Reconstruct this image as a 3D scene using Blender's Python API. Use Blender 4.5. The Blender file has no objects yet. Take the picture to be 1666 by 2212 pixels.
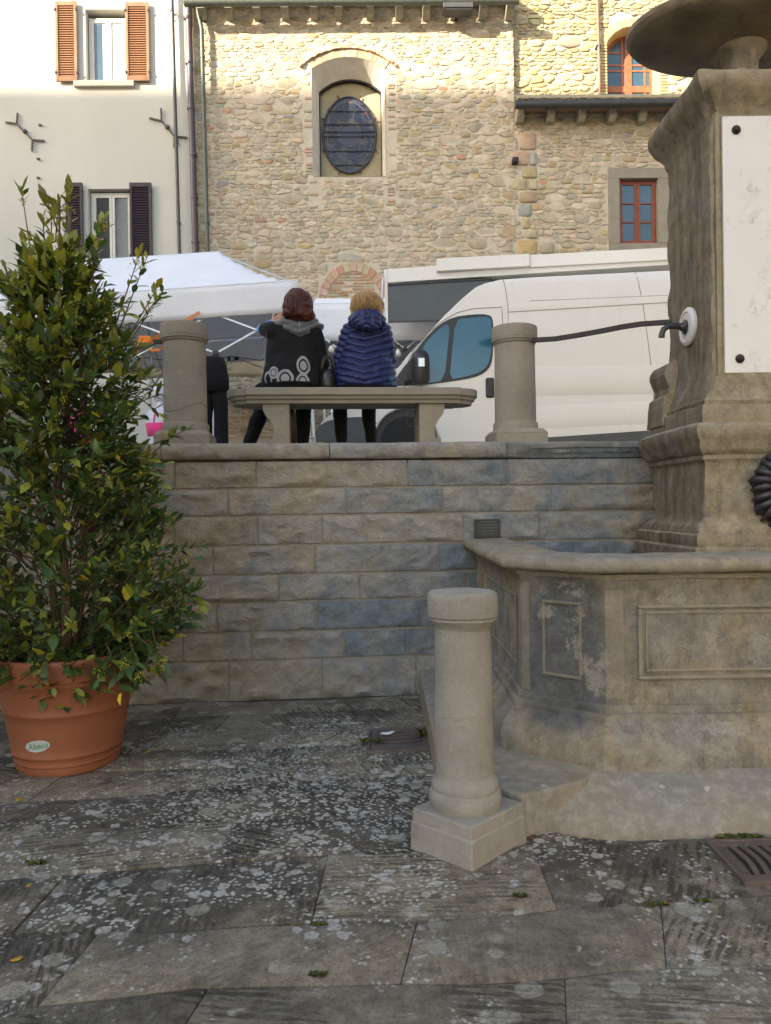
import bpy, bmesh, math, random
import numpy as np
from math import sin, cos, pi, radians, atan2, sqrt
from mathutils import Vector, Matrix, noise
from mathutils.geometry import tessellate_polygon
from mathutils.bvhtree import BVHTree

rnd = random.Random(7)
scene = bpy.context.scene
COL = scene.collection

# ------------------------------------------------------------------ camera
F = 1640.0; CX = 833.0; CY = 1106.0          # focal length and centre on a 1666 x 2212 picture
EYE = Vector((0, 0, 1.5))
PITCH = radians(0.35); ROLL = radians(0.8)
fwd = Vector((0, cos(PITCH), -sin(PITCH)))
up0 = Vector((0, sin(PITCH), cos(PITCH))); r0 = Vector((1, 0, 0))
rgt = cos(ROLL)*r0 - sin(ROLL)*up0
upv = cos(ROLL)*up0 + sin(ROLL)*r0
cam_d = bpy.data.cameras.new('camera'); cam = bpy.data.objects.new('camera', cam_d); COL.objects.link(cam)
cam.matrix_world = Matrix(((rgt.x, upv.x, -fwd.x, EYE.x), (rgt.y, upv.y, -fwd.y, EYE.y), (rgt.z, upv.z, -fwd.z, EYE.z), (0, 0, 0, 1)))
cam_d.sensor_fit = 'VERTICAL'; cam_d.sensor_height = 24.0; cam_d.sensor_width = 24.0
cam_d.lens = 24.0*F/2212.0; cam_d.clip_end = 500; cam_d.clip_start = 0.05
scene.camera = cam

# ------------------------------------------------------------------ light
SUN = Vector((1.2, 1.0, -0.55)).normalized()   # direction the light travels
world = bpy.data.worlds.new('World'); scene.world = world; world.use_nodes = True
wn = world.node_tree.nodes; wl = world.node_tree.links
bg = wn['Background']; sky = wn.new('ShaderNodeTexSky'); sky.sky_type = 'NISHITA'; sky.sun_disc = False
sky.sun_elevation = math.asin(-SUN.z)
sky.sun_rotation = atan2(-SUN.x, -SUN.y)       # azimuth of the sun, clockwise from +Y
sky.air_density = 1.0; sky.dust_density = 2.0; sky.ozone_density = 0.6
tint = wn.new('ShaderNodeMix'); tint.data_type = 'RGBA'; tint.blend_type = 'MULTIPLY'; tint.inputs[0].default_value = 1; tint.inputs[7].default_value = (1.02, 1.0, .965, 1)   # daylight white balance of the camera
wl.new(sky.outputs[0], tint.inputs[6]); wl.new(tint.outputs[2], bg.inputs[0]); bg.inputs[1].default_value = 0.15
sd = bpy.data.lights.new('sun', 'SUN'); sd.energy = 5.0; sd.angle = radians(0.5); sd.color = (1.0, 0.87, 0.68)
so = bpy.data.objects.new('sun', sd); COL.objects.link(so)
so.rotation_euler = SUN.to_track_quat('-Z', 'Y').to_euler(); so.location = (-20, -20, 30)
vs = scene.view_settings; vs.view_transform = 'Standard'; vs.look = 'None'; vs.gamma = 1; vs.use_curve_mapping = False
vs.exposure = 1.66

# ------------------------------------------------------------------ pixel helpers
def ray(px, py):
    return fwd + rgt*((px-CX)/F) + upv*((CY-py)/F)
def at(px, py, Y):
    """point on the plane y = Y seen at a picture position"""
    d = ray(px, py); return EYE + d*((Y-EYE.y)/d.y)
def atz(px, py, Z):
    d = ray(px, py); return EYE + d*((Z-EYE.z)/d.z)
class Plane:
    """a vertical plane through (ox,oy) turned by yaw; local s along it, t away from the camera, z up from oz"""
    def __init__(s, ox, oy, oz, yaw):
        s.o = Vector((ox, oy, oz)); s.yaw = yaw; s.u = Vector((cos(yaw), sin(yaw), 0)); s.n = Vector((-sin(yaw), cos(yaw), 0))
    def at(s, px, py, t=0.0):
        d = ray(px, py); p0 = s.o + s.n*t
        k = (p0-EYE).dot(s.n)/d.dot(s.n); q = EYE + d*k - s.o
        return q.dot(s.u), q.z
    def depth(s, x): return s.o.y + (x-s.o.x)*math.tan(s.yaw)

# ------------------------------------------------------------------ mesh builder
class MB:
    def __init__(s): s.v = []; s.f = []; s.c = []; s.col = (1, 1, 1)
    def add(s, vs, fs, col=None):
        b = len(s.v); s.v += [tuple(x) for x in vs]; s.f += [tuple(i+b for i in f) for f in fs]
        s.c += [tuple(col or s.col)]*len(vs); return b
    def box(s, x0, x1, y0, y1, z0, z1, col=None):
        if x0 > x1: x0, x1 = x1, x0
        if y0 > y1: y0, y1 = y1, y0
        if z0 > z1: z0, z1 = z1, z0
        s.add([(x0,y0,z0),(x1,y0,z0),(x1,y1,z0),(x0,y1,z0),(x0,y0,z1),(x1,y0,z1),(x1,y1,z1),(x0,y1,z1)],
              [(0,3,2,1),(4,5,6,7),(0,1,5,4),(1,2,6,5),(2,3,7,6),(3,0,4,7)], col)
    def tube(s, pts, r, n=8, cap=True, col=None, flat=1.0):
        pts = [Vector(p) for p in pts]; rs = r if isinstance(r, (list, tuple)) else [r]*len(pts)
        rings = []; up = Vector((0, 0, 1)); vs = []; prev = None
        for i, p in enumerate(pts):
            t = (pts[min(i+1, len(pts)-1)]-pts[max(i-1, 0)])
            if t.length < 1e-9: t = Vector((0, 0, 1))
            t.normalize()
            if prev is None:
                a = t.cross(up) if abs(t.dot(up)) < .95 else t.cross(Vector((1, 0, 0)))
            else: a = prev - t*prev.dot(t)
            a.normalize(); prev = a; b = t.cross(a)
            for k in range(n):
                th = 2*pi*(k+.5)/n; vs.append(p + a*cos(th)*rs[i] + b*sin(th)*rs[i]*flat)
        fs = []
        for i in range(len(pts)-1):
            for k in range(n):
                fs.append((i*n+k, i*n+(k+1) % n, (i+1)*n+(k+1) % n, (i+1)*n+k))
        if cap: fs.append(tuple(range(n-1, -1, -1))); fs.append(tuple(range((len(pts)-1)*n, len(pts)*n)))
        s.add(vs, fs, col)
    def lathe(s, prof, n=32, c=(0, 0, 0), sx=1, sy=1, col=None, cap0=True, cap1=True):
        vs = []; fs = []
        for (r, z) in prof:
            for k in range(n):
                a = 2*pi*k/n; vs.append((c[0]+r*sx*cos(a), c[1]+r*sy*sin(a), c[2]+z))
        for i in range(len(prof)-1):
            for k in range(n): fs.append((i*n+k, i*n+(k+1) % n, (i+1)*n+(k+1) % n, (i+1)*n+k))
        if cap0: fs.append(tuple(range(n-1, -1, -1)))
        if cap1: fs.append(tuple(range((len(prof)-1)*n, len(prof)*n)))
        s.add(vs, fs, col)
    def sphere(s, c, r, n=10, m=6, col=None):
        rx, ry, rz = r if isinstance(r, (tuple, list)) else (r, r, r)
        vs = []; fs = []
        for i in range(1, m):
            ph = pi*i/m
            for k in range(n):
                a = 2*pi*k/n; vs.append((c[0]+rx*sin(ph)*cos(a), c[1]+ry*sin(ph)*sin(a), c[2]-rz*cos(ph)))
        for i in range(m-2):
            for k in range(n): fs.append((i*n+k, i*n+(k+1) % n, (i+1)*n+(k+1) % n, (i+1)*n+k))
        vs.append((c[0], c[1], c[2]-rz)); vs.append((c[0], c[1], c[2]+rz)); a, b = len(vs)-2, len(vs)-1
        for k in range(n): fs.append((a, (k+1) % n, k)); fs.append((b, (m-2)*n+k, (m-2)*n+(k+1) % n))
        s.add(vs, fs, col)
    def prism_y(s, poly, y0, y1, col=None, back=True):
        """polygon in x,z extruded between y0 and y1 (may be concave)"""
        n = len(poly); vs = [(p[0], y0, p[1]) for p in poly]+[(p[0], y1, p[1]) for p in poly]
        tri = tessellate_polygon([[Vector((p[0], p[1], 0)) for p in poly]])
        fs = [tuple(t) for t in tri]
        if back: fs += [tuple(i+n for i in reversed(t)) for t in tri]
        fs += [(i, (i+1) % n, n+(i+1) % n, n+i) for i in range(n)]
        s.add(vs, fs, col)
    def prism_z(s, poly, z0, z1, col=None):
        n = len(poly); vs = [(p[0], p[1], z0) for p in poly]+[(p[0], p[1], z1) for p in poly]
        tri = tessellate_polygon([[Vector((p[0], p[1], 0)) for p in poly]])
        fs = [tuple(t) for t in tri]+[tuple(i+n for i in reversed(t)) for t in tri]
        fs += [(i, (i+1) % n, n+(i+1) % n, n+i) for i in range(n)]
        s.add(vs, fs, col)
    def grid(s, P, nu, nv, col=None, closeu=False):
        """P(i,j) -> point; nu x nv vertices"""
        vs = [P(i, j) for j in range(nv) for i in range(nu)]; fs = []
        for j in range(nv-1):
            for i in range(nu if closeu else nu-1):
                i2 = (i+1) % nu; fs.append((j*nu+i, j*nu+i2, (j+1)*nu+i2, (j+1)*nu+i))
        s.add(vs, fs, col)
    def faces_holes(s, outer, holes, y, col=None):
        loops = [[Vector((p[0], p[1], 0)) for p in outer]]+[[Vector((p[0], p[1], 0)) for p in h] for h in holes]
        tri = tessellate_polygon(loops); flat = [p for l in [outer]+holes for p in l]
        s.add([(p[0], y, p[1]) for p in flat], [tuple(t) for t in tri], col)
    def mesh(s, name, smooth=False, recalc=True, merge=0.0):
        me = bpy.data.meshes.new(name); me.from_pydata([tuple(v) for v in s.v], [], s.f)
        at_ = me.color_attributes.new('Col', 'FLOAT_COLOR', 'POINT')
        a = np.ones((len(s.v), 4), dtype=np.float32)
        if s.v: a[:, :3] = np.array(s.c, dtype=np.float32)
        at_.data.foreach_set('color', a.ravel())
        if recalc or merge:
            bm = bmesh.new(); bm.from_mesh(me)
            if merge: bmesh.ops.remove_doubles(bm, verts=bm.verts, dist=merge)
            bmesh.ops.recalc_face_normals(bm, faces=bm.faces); bm.to_mesh(me); bm.free()
        if smooth: me.polygons.foreach_set('use_smooth', [True]*len(me.polygons))
        return me

def tag(o, label=None, cat=None, group=None, kind=None):
    if label: o['label'] = label
    if cat: o['category'] = cat
    if group: o['group'] = group
    if kind: o['kind'] = kind
    return o
def thing(name, label, cat, loc=(0, 0, 0), rz=0.0, group=None):
    o = bpy.data.objects.new(name, None); COL.objects.link(o); o.location = loc; o.rotation_euler = (0, 0, rz)
    o.empty_display_size = .2
    return tag(o, label, cat, group)
def link(name, me, parent=None):
    o = bpy.data.objects.new(name, me); COL.objects.link(o)
    if parent: o.parent = parent
    return o
def part(name, mb, mat, parent=None, smooth=False, bevel=0.0, seg=2, label=None, kind=None, autos=None, recalc=True):
    me = mb.mesh(name, smooth or autos is not None, recalc); me.materials.append(mat)
    o = link(name, me, parent)
    if autos is not None:
        me.set_sharp_from_angle(angle=radians(autos))
    if bevel:
        m = o.modifiers.new('bevel', 'BEVEL'); m.width = bevel; m.segments = seg; m.limit_method = 'ANGLE'; m.angle_limit = radians(40)
    if label: o['label'] = label
    if kind: o['kind'] = kind
    return o
def copy_tree(o, parent=None):
    c = o.copy(); COL.objects.link(c)
    if parent: c.parent = parent
    for ch in list(o.children): copy_tree(ch, c)
    return c

# ------------------------------------------------------------------ materials
class NT:
    def __init__(s, name):
        s.m = bpy.data.materials.new(name); s.m.use_nodes = True; s.t = s.m.node_tree; s.n = s.t.nodes; s.l = s.t.links
        s.b = s.n['Principled BSDF']; s.co = None; s.k = None
    def node(s, t, **kw):
        n = s.n.new(t)
        for k, v in kw.items(): setattr(n, k, v)
        return n
    def put(s, sock, v):
        if hasattr(v, 'is_output') or hasattr(v, 'links'): s.l.new(v, sock)
        elif isinstance(v, (tuple, list)) and len(v) == 3 and sock.type == 'RGBA': sock.default_value = (*v, 1)
        else: sock.default_value = v
    def coord(s, kind='Object', scale=(1, 1, 1), rot=(0, 0, 0)):
        tc = s.node('ShaderNodeTexCoord'); mp = s.node('ShaderNodeMapping')
        s.l.new(tc.outputs[kind], mp.inputs[0]); mp.inputs['Scale'].default_value = scale; mp.inputs['Rotation'].default_value = rot
        return mp.outputs[0]
    def world(s, scale=(1, 1, 1), rot=(0, 0, 0)):
        g = s.node('ShaderNodeNewGeometry'); mp = s.node('ShaderNodeMapping')
        s.l.new(g.outputs['Position'], mp.inputs[0]); mp.inputs['Scale'].default_value = scale; mp.inputs['Rotation'].default_value = rot
        return mp.outputs[0]
    def noise(s, co, scale=5, detail=6, rough=.6, dist=0.0):
        n = s.node('ShaderNodeTexNoise'); s.l.new(co, n.inputs['Vector']); n.inputs['Scale'].default_value = scale
        n.inputs['Detail'].default_value = detail; n.inputs['Roughness'].default_value = rough; n.inputs['Distortion'].default_value = dist
        return n.outputs['Fac']
    def voro(s, co, scale=5, feature='F1', rand=1.0, out='Distance'):
        n = s.node('ShaderNodeTexVoronoi'); n.feature = feature; s.l.new(co, n.inputs['Vector']); n.inputs['Scale'].default_value = scale
        n.inputs['Randomness'].default_value = rand
        return n.outputs[out]
    def wave(s, co, scale=5, dist=2, detail=2, dscale=1, direction='X'):
        n = s.node('ShaderNodeTexWave'); n.bands_direction = direction; s.l.new(co, n.inputs['Vector']); n.inputs['Scale'].default_value = scale
        n.inputs['Distortion'].default_value = dist; n.inputs['Detail'].default_value = detail; n.inputs['Detail Scale'].default_value = dscale
        return n.outputs['Fac']
    def ramp(s, f, lo, hi, a=0.0, b=1.0):
        n = s.node('ShaderNodeMapRange'); n.clamp = True; s.put(n.inputs[0], f)
        n.inputs[1].default_value = lo; n.inputs[2].default_value = hi; n.inputs[3].default_value = a; n.inputs[4].default_value = b
        return n.outputs[0]
    def math(s, op, a, b=0.0):
        n = s.node('ShaderNodeMath', operation=op); s.put(n.inputs[0], a); s.put(n.inputs[1], b); return n.outputs[0]
    def mix(s, f, a, b, mode='MIX'):
        n = s.node('ShaderNodeMix', data_type='RGBA', blend_type=mode); s.put(n.inputs[0], f); s.put(n.inputs[6], a); s.put(n.inputs[7], b)
        return n.outputs[2]
    def attr(s, name='Col'):
        n = s.node('ShaderNodeAttribute'); n.attribute_name = name; return n.outputs['Color']
    def bump(s, h, strength=.5, dist=.01, prev=None):
        n = s.node('ShaderNodeBump'); s.put(n.inputs['Height'], h); n.inputs['Strength'].default_value = strength
        n.inputs['Distance'].default_value = dist
        if prev is not None: s.l.new(prev, n.inputs['Normal'])
        return n.outputs[0]
    def done(s, col, rough=.8, bump=None, metal=0.0, spec=.5, **kw):
        s.put(s.b.inputs['Base Color'], col); s.put(s.b.inputs['Roughness'], rough); s.b.inputs['Metallic'].default_value = metal
        s.b.inputs['Specular IOR Level'].default_value = spec
        if bump is not None: s.l.new(bump, s.b.inputs['Normal'])
        for k, v in kw.items(): s.put(s.b.inputs[k.replace('_', ' ')], v)
        return s.m

def mat_simple(name, col, rough=.6, var=.12, scale=8, bump=.15, bscale=60, bdist=.003, metal=0.0, spec=.5, coord='Object', **kw):
    t = NT(name); co = t.coord(coord)
    n = t.noise(co, scale, 6, .6); c = t.mix(t.ramp(n, .3, .7), tuple(x*(1-var) for x in col), tuple(min(1, x*(1+var)) for x in col))
    b = t.bump(t.noise(co, bscale, 4, .6), bump, bdist) if bump else None
    return t.done(c, rough, b, metal, spec, **kw)

def m_rubble():
    t = NT('rubble_stone'); co = t.world()
    a = t.attr(); n1 = t.noise(co, 6, 8, .65); n2 = t.noise(co, 35, 6, .7)
    c = t.mix(t.ramp(n1, .3, .7), t.mix(1, a, (.78, .76, .72), 'MULTIPLY'), t.mix(1, a, (1.18, 1.14, 1.06), 'MULTIPLY'))
    c = t.mix(t.ramp(n2, .45, .75, 0, .45), c, (.46, .42, .34))
    g = t.noise(co, 90, 3, .7); c = t.mix(t.ramp(g, .55, .8, 0, .4), c, (.15, .13, .10))
    b = t.bump(n1, .3, .012); b = t.bump(n2, .5, .008, b)
    return t.done(c, .92, b, spec=.2)
def m_mortar():
    t = NT('lime_mortar'); co = t.world(); n1 = t.noise(co, 3, 8, .65); n2 = t.noise(co, 28, 7, .7)
    c = t.mix(t.ramp(n1, .3, .7), (.50, .44, .35), (.60, .53, .43)); c = t.mix(t.ramp(n2, .5, .8, 0, .5), c, (.38, .33, .25))
    return t.done(c, .95, t.bump(n2, .8, .02), spec=.15)
def m_plaster():
    t = NT('cream_plaster'); co = t.world(); n1 = t.noise(co, .5, 6, .6); n2 = t.noise(t.world((5, 5, .5)), 1.2, 6, .7); n3 = t.noise(co, 40, 4, .6)
    c = t.mix(t.ramp(n1, .3, .7), (.56, .545, .485), (.63, .615, .555)); c = t.mix(t.ramp(n2, .5, .8, 0, .3), c, (.56, .52, .42))
    c = t.mix(t.ramp(t.noise(t.world((1, 1, 1)), 7, 8, .7), .6, .8, 0, .35), c, (.58, .55, .47))
    return t.done(c, .9, t.bump(t.math('ADD', t.math('MULTIPLY', n1, 3), n3), .3, .008), spec=.2)
def m_ashlar():
    t = NT('ashlar_sandstone'); a = t.attr(); co = t.world(); sep = t.node('ShaderNodeSeparateColor'); t.l.new(a, sep.inputs[0])
    n1 = t.noise(co, 2.6, 7, .6, .6); n2 = t.noise(co, 18, 7, .7); n3 = t.noise(t.world((2.2, 2.2, 3.2)), 3.4, 9, .74, .5); n4 = t.noise(co, 110, 4, .7)
    dd = t.node('ShaderNodeVectorMath', operation='DISTANCE'); t.l.new(t.world((.8, 1, 1)), dd.inputs[0]); dd.inputs[1].default_value = (.75, 6.1, .75)   # damp, blue-grey corner beside the basin
    f = t.math('ADD', t.math('ADD', t.ramp(n1, .3, .7, -.45, .45), t.math('MULTIPLY', sep.outputs[0], .8)), t.ramp(dd.outputs['Value'], 2.1, .4, 0, .50))
    tan = t.mix(t.ramp(n3, .35, .7), (.25, .215, .15), (.47, .41, .31))
    grey = t.mix(t.ramp(n3, .3, .7), (.20, .20, .195), (.43, .41, .375))
    blue = t.mix(t.ramp(n3, .3, .7), (.10, .13, .16), (.27, .31, .335))
    c = t.mix(t.ramp(f, .12, .58), tan, grey); c = t.mix(t.ramp(f, .55, 1.05), c, blue)
    c = t.mix(t.ramp(n2, .55, .75, 0, .5), c, (.38, .34, .27)); c = t.mix(t.ramp(n4, .52, .72, 0, .6), c, (.12, .105, .08))
    lich = t.ramp(t.voro(co, 24, 'F1'), .12, .05); lich = t.math('MULTIPLY', lich, t.ramp(t.noise(co, 3.5, 3), .58, .64))
    c = t.mix(lich, c, (.5, .48, .43))
    b = t.bump(n3, 1.0, .03); b = t.bump(n2, .9, .018, b); b = t.bump(n4, .7, .004, b)
    return t.done(c, .9, b, spec=.25)
def m_fountain(name='fountain_sandstone', tanb=.5, dark_left=False):
    t = NT(name); co = t.world(); n1 = t.noise(co, 1.7, 7, .62, .7); n2 = t.noise(co, 11, 8, .7, .3); n3 = t.noise(t.world((7, 7, .9)), 1.6, 7, .7); n4 = t.noise(co, 80, 5, .7)
    tan = t.mix(t.ramp(n2, .3, .7), (.19, .145, .085), (.42, .355, .245)); grey = t.mix(t.ramp(n2, .3, .7), (.14, .135, .12), (.33, .315, .28))
    c = t.mix(t.ramp(n1, tanb-.08, tanb+.1), tan, grey)
    c = t.mix(t.ramp(n3, .52, .72, 0, .55), c, (.085, .072, .052))
    if not dark_left:   # slate-grey damp stain on the cut corner of the basin, pale limewash remains on its front
        dd = t.node('ShaderNodeVectorMath', operation='DISTANCE'); t.l.new(t.world((1, 1, .62)), dd.inputs[0]); dd.inputs[1].default_value = (.93, 3.95, .46)
        c = t.mix(t.ramp(t.math('ADD', dd.outputs['Value'], t.math('MULTIPLY', n1, .35)), .50, .40, 0, .85), c, t.mix(t.ramp(n2, .3, .7), (.055, .062, .07), (.135, .145, .15)))
    patch = t.ramp(t.noise(co, 4.2, 9, .74, .2), .555, .60, 0, .62); c = t.mix(patch, c, (.38, .35, .29))
    spot = t.ramp(t.noise(co, 7.5, 9, .75), .60, .63, 0, .6); c = t.mix(spot, c, (.13, .125, .115))
    c = t.mix(t.ramp(n4, .52, .72, 0, .6), c, (.10, .085, .06))
    g = t.node('ShaderNodeNewGeometry'); c = t.mix(t.ramp(g.outputs['Pointiness'], .50, .56, 0, .45), c, (.34, .29, .21))
    if dark_left:   # faces turned left are mixed darker, broken up by the vertical streak noise
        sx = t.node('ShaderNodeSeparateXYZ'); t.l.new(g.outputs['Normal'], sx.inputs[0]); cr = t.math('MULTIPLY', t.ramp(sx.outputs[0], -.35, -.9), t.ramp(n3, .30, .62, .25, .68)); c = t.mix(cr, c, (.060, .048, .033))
    b = t.bump(n2, .9, .018); b = t.bump(n4, .8, .006, b)
    return t.done(c, .9, b, spec=.25)
def m_bollard(name, warm):
    t = NT(name); co = t.world(); n1 = t.noise(co, 2.2, 6, .6); n2 = t.noise(t.world((5, 5, .8)), 2.3, 6, .7); n3 = t.noise(co, 140, 4, .75); n4 = t.noise(co, 30, 5, .6)
    a, b_ = ((.29, .265, .225), (.42, .39, .34)) if warm else ((.24, .21, .165), (.35, .31, .25))
    c = t.mix(t.ramp(n1, .3, .7), a, b_); c = t.mix(t.ramp(n2, .5, .75, 0, .4), c, (.27, .255, .22))
    c = t.mix(t.ramp(n4, .55, .75, 0, .3), c, (.5, .46, .40)); c = t.mix(t.ramp(n3, .54, .72, 0, .55), c, (.19, .17, .14))
    cr = t.voro(t.mix(.08, co, t.node('ShaderNodeTexNoise').outputs['Color']), 2.1, 'DISTANCE_TO_EDGE')
    crm = t.math('MULTIPLY', t.ramp(cr, .010, .003), t.ramp(t.noise(co, 1.4, 2), .5, .56)); c = t.mix(t.math('MULTIPLY', crm, .2 if warm else 0), c, (.12, .10, .08))
    c = t.mix(t.ramp(t.noise(co, 5, 8, .7), .54, .64, 0, .4), c, (.22, .205, .18)); b = t.bump(n3, .8, .006); b = t.bump(n4, .6, .012, b)
    return t.done(c, .88, b, spec=.25)
def m_paving():
    t = NT('worn_stone_paving'); co = t.world(); a = t.attr(); sep = t.node('ShaderNodeSeparateColor'); t.l.new(a, sep.inputs[0])
    # chisel grooves: each slab carries its own tooling direction in the vertex colour
    vr = t.node('ShaderNodeVectorRotate', rotation_type='Z_AXIS'); t.l.new(co, vr.inputs['Vector']); t.put(vr.inputs['Angle'], t.math('MULTIPLY', sep.outputs[1], 3.14))
    mp = t.node('ShaderNodeMapping'); t.l.new(vr.outputs[0], mp.inputs[0]); mp.inputs['Scale'].default_value = (30, 4.6, 1)
    gr = t.ramp(t.math('ADD', t.math('MULTIPLY', t.noise(mp.outputs[0], 1.0, 3, .55, .35), 1.0), t.math('MULTIPLY', t.wave(vr.outputs[0], 9.5, 2.2, 3, 2.5), .16)), .48, .66); grm = t.ramp(t.noise(co, 2.4, 6, .65), .44, .56)
    grm = t.math('MULTIPLY', grm, t.ramp(sep.outputs[2], .0, 1.0))
    n1 = t.noise(co, 1.5, 8, .66, .3); n2 = t.noise(co, 14, 8, .75); n3 = t.noise(co, 75, 6, .75); n5 = t.noise(co, 4.5, 7, .7)
    dark = t.mix(t.ramp(n2, .3, .7), (.050, .043, .032), (.17, .148, .115)); tan = t.mix(t.ramp(n2, .3, .7), (.15, .122, .082), (.38, .325, .235))
    f = t.math('ADD', t.ramp(n1, .35, .65, -.4, .4), sep.outputs[0]); c = t.mix(t.ramp(f, .2, .8), dark, tan)
    c = t.mix(t.ramp(n5, .52, .72, 0, .55), c, (.175, .165, .15))
    c = t.mix(t.math('MULTIPLY', t.ramp(gr, .45, .15), t.math('MULTIPLY', grm, .7)), c, (.035, .030, .023))
    # lichen crusts of several sizes, in drifts
    wob = t.node('ShaderNodeTexNoise'); t.l.new(co, wob.inputs['Vector']); wob.inputs['Scale'].default_value = 34; wob.inputs['Detail'].default_value = 4
    cw = t.mix(.012, co, wob.outputs['Color'], 'LINEAR_LIGHT')
    dd = t.node('ShaderNodeVectorMath', operation='DISTANCE'); t.l.new(t.world((.75, 1, 1)), dd.inputs[0]); dd.inputs[1].default_value = (-.25, 3.95, 0)   # the drift of lichen in front of the wall
    area = t.math('ADD', t.noise(co, 1.3, 6, .7), t.ramp(dd.outputs['Value'], .3, 1.6, .15, -.10)); 
    L1 = t.math('MULTIPLY', t.ramp(t.voro(cw, 42), .42, .30), t.ramp(t.math('ADD', t.noise(co, 9, 4), t.math('MULTIPLY', area, 1.4)), 1.14, 1.28))
    L2 = t.math('MULTIPLY', t.ramp(t.voro(cw, 13), .36, .30), t.ramp(t.math('ADD', t.noise(co, 5, 3), t.math('MULTIPLY', area, 1.0)), 1.00, 1.07))
    L3 = t.math('MULTIPLY', t.ramp(t.voro(cw, 6.0), .30, .255), t.ramp(t.noise(co, 2.3, 3), .47, .52))
    n6 = t.noise(co, 45, 5, .7)
    c = t.mix(t.math('MULTIPLY', L1, t.ramp(n6, .25, .6, .45, 1)), c, (.58, .55, .48)); c = t.mix(t.math('MULTIPLY', L2, t.ramp(n6, .3, .6, .5, 1)), c, (.50, .475, .42)); c = t.mix(t.math('MULTIPLY', L3, t.ramp(n6, .3, .6, .4, .85)), c, (.37, .34, .27))
    c = t.mix(t.ramp(n3, .50, .70, 0, .7), c, (.035, .031, .024)); c = t.mix(t.ramp(t.noise(co, 2.1, 7, .7), .56, .66, 0, .5), c, (.27, .235, .175))
    h = t.math('ADD', t.math('MULTIPLY', gr, t.math('MULTIPLY', grm, .9)), t.math('MULTIPLY', n2, .8))
    b = t.bump(h, .8, .012); b = t.bump(n3, .5, .005, b); b = t.bump(t.math('ADD', L1, L2), .35, .004, b)
    return t.done(c, t.ramp(n2, .3, .7, .72, .95), b, spec=.2)
def m_step():
    t = NT('worn_step_stone'); co = t.world(); n1 = t.noise(co, 2.0, 7, .62, .4); n2 = t.noise(co, 16, 8, .72); n3 = t.noise(co, 90, 5, .7)
    c = t.mix(t.ramp(n1, .38, .62), (.27, .225, .155), (.23, .22, .195)); c = t.mix(t.ramp(n2, .45, .65, 0, .7), c, (.40, .365, .30))
    c = t.mix(t.ramp(t.noise(co, 5, 6, .7), .58, .7, 0, .6), c, (.16, .145, .115)); c = t.mix(t.ramp(n3, .6, .8, 0, .5), c, (.10, .09, .07))
    L = t.math('MULTIPLY', t.ramp(t.voro(co, 9), .22, .17), t.ramp(t.noise(co, 3, 3), .54, .58)); c = t.mix(L, c, (.46, .43, .37))
    b = t.bump(n2, .6, .010); b = t.bump(n3, .5, .004, b)
    return t.done(c, .85, b, spec=.3)
def m_terracotta():
    t = NT('terracotta_plastic'); co = t.world(); n1 = t.noise(co, 3, 6, .6); n2 = t.noise(t.world((6, 6, 1)), 3, 6, .7); n3 = t.noise(co, 150, 4, .6)
    c = t.mix(t.ramp(n1, .3, .7), (.235, .078, .036), (.31, .115, .055)); c = t.mix(t.ramp(n2, .55, .8, 0, .3), c, (.30, .12, .06))
    c = t.mix(t.ramp(n3, .62, .8, 0, .35), c, (.25, .10, .05))
    return t.done(c, t.ramp(n1, .3, .7, .45, .62), t.bump(n3, .3, .002), spec=.4)
def m_leaf():
    t = NT('leaf'); a = t.attr(); oi = t.node('ShaderNodeObjectInfo'); co = t.coord('Object')
    n = t.noise(t.world(), 9, 4, .6); n2 = t.noise(t.world(), 70, 4, .6)
    c = t.mix(t.ramp(n, .3, .7), t.mix(1, a, (.75, .78, .85), 'MULTIPLY'), t.mix(1, a, (1.25, 1.15, .95), 'MULTIPLY'))
    t.done(c, t.ramp(n2, .3, .7, .34, .5), t.bump(n2, .3, .003), spec=.45)
    tr = t.node('ShaderNodeBsdfTranslucent'); t.put(tr.inputs[0], t.mix(1, c, (1.6, 1.5, .6), 'MULTIPLY')); mx = t.node('ShaderNodeMixShader'); mx.inputs[0].default_value = .22
    t.l.new(t.b.outputs[0], mx.inputs[1]); t.l.new(tr.outputs[0], mx.inputs[2]); t.l.new(mx.outputs[0], t.n['Material Output'].inputs[0])
    return t.m
def m_marble():
    t = NT('white_marble'); co = t.world(); wob = t.node('ShaderNodeTexNoise'); t.l.new(co, wob.inputs['Vector']); wob.inputs['Scale'].default_value = 3; wob.inputs['Detail'].default_value = 8
    cw = t.mix(.25, t.world((1, 1, 1), (0, .7, 0)), wob.outputs['Color'], 'LINEAR_LIGHT')
    v = t.ramp(t.math('ABSOLUTE', t.math('SUBTRACT', t.noise(cw, 2.6, 7, .62, .8), .5)), .0, .022, 1, 0); v = t.math('MULTIPLY', v, t.ramp(t.noise(co, 6, 5), .48, .66))
    c = t.mix(t.ramp(t.noise(co, 2, 5), .3, .7), (.70, .69, .68), (.77, .76, .75)); c = t.mix(t.math('MULTIPLY', v, .75), c, (.40, .41, .42))
    c = t.mix(t.ramp(t.noise(t.world((6, 6, .6)), 1.5, 6), .6, .8, 0, .25), c, (.55, .5, .42))
    return t.done(c, .42, t.bump(t.noise(co, 60, 4), .1, .002), spec=.5)
def m_glass(name, col, rough=.06, spec=.9):
    t = NT(name); co = t.world(); n = t.noise(co, 1.8, 4, .5); c = t.mix(t.ramp(n, .3, .7), tuple(x*.85 for x in col), tuple(x*1.15 for x in col))
    return t.done(c, rough, t.bump(t.noise(co, 2.2, 2), .08, .01), spec=spec)
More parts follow.
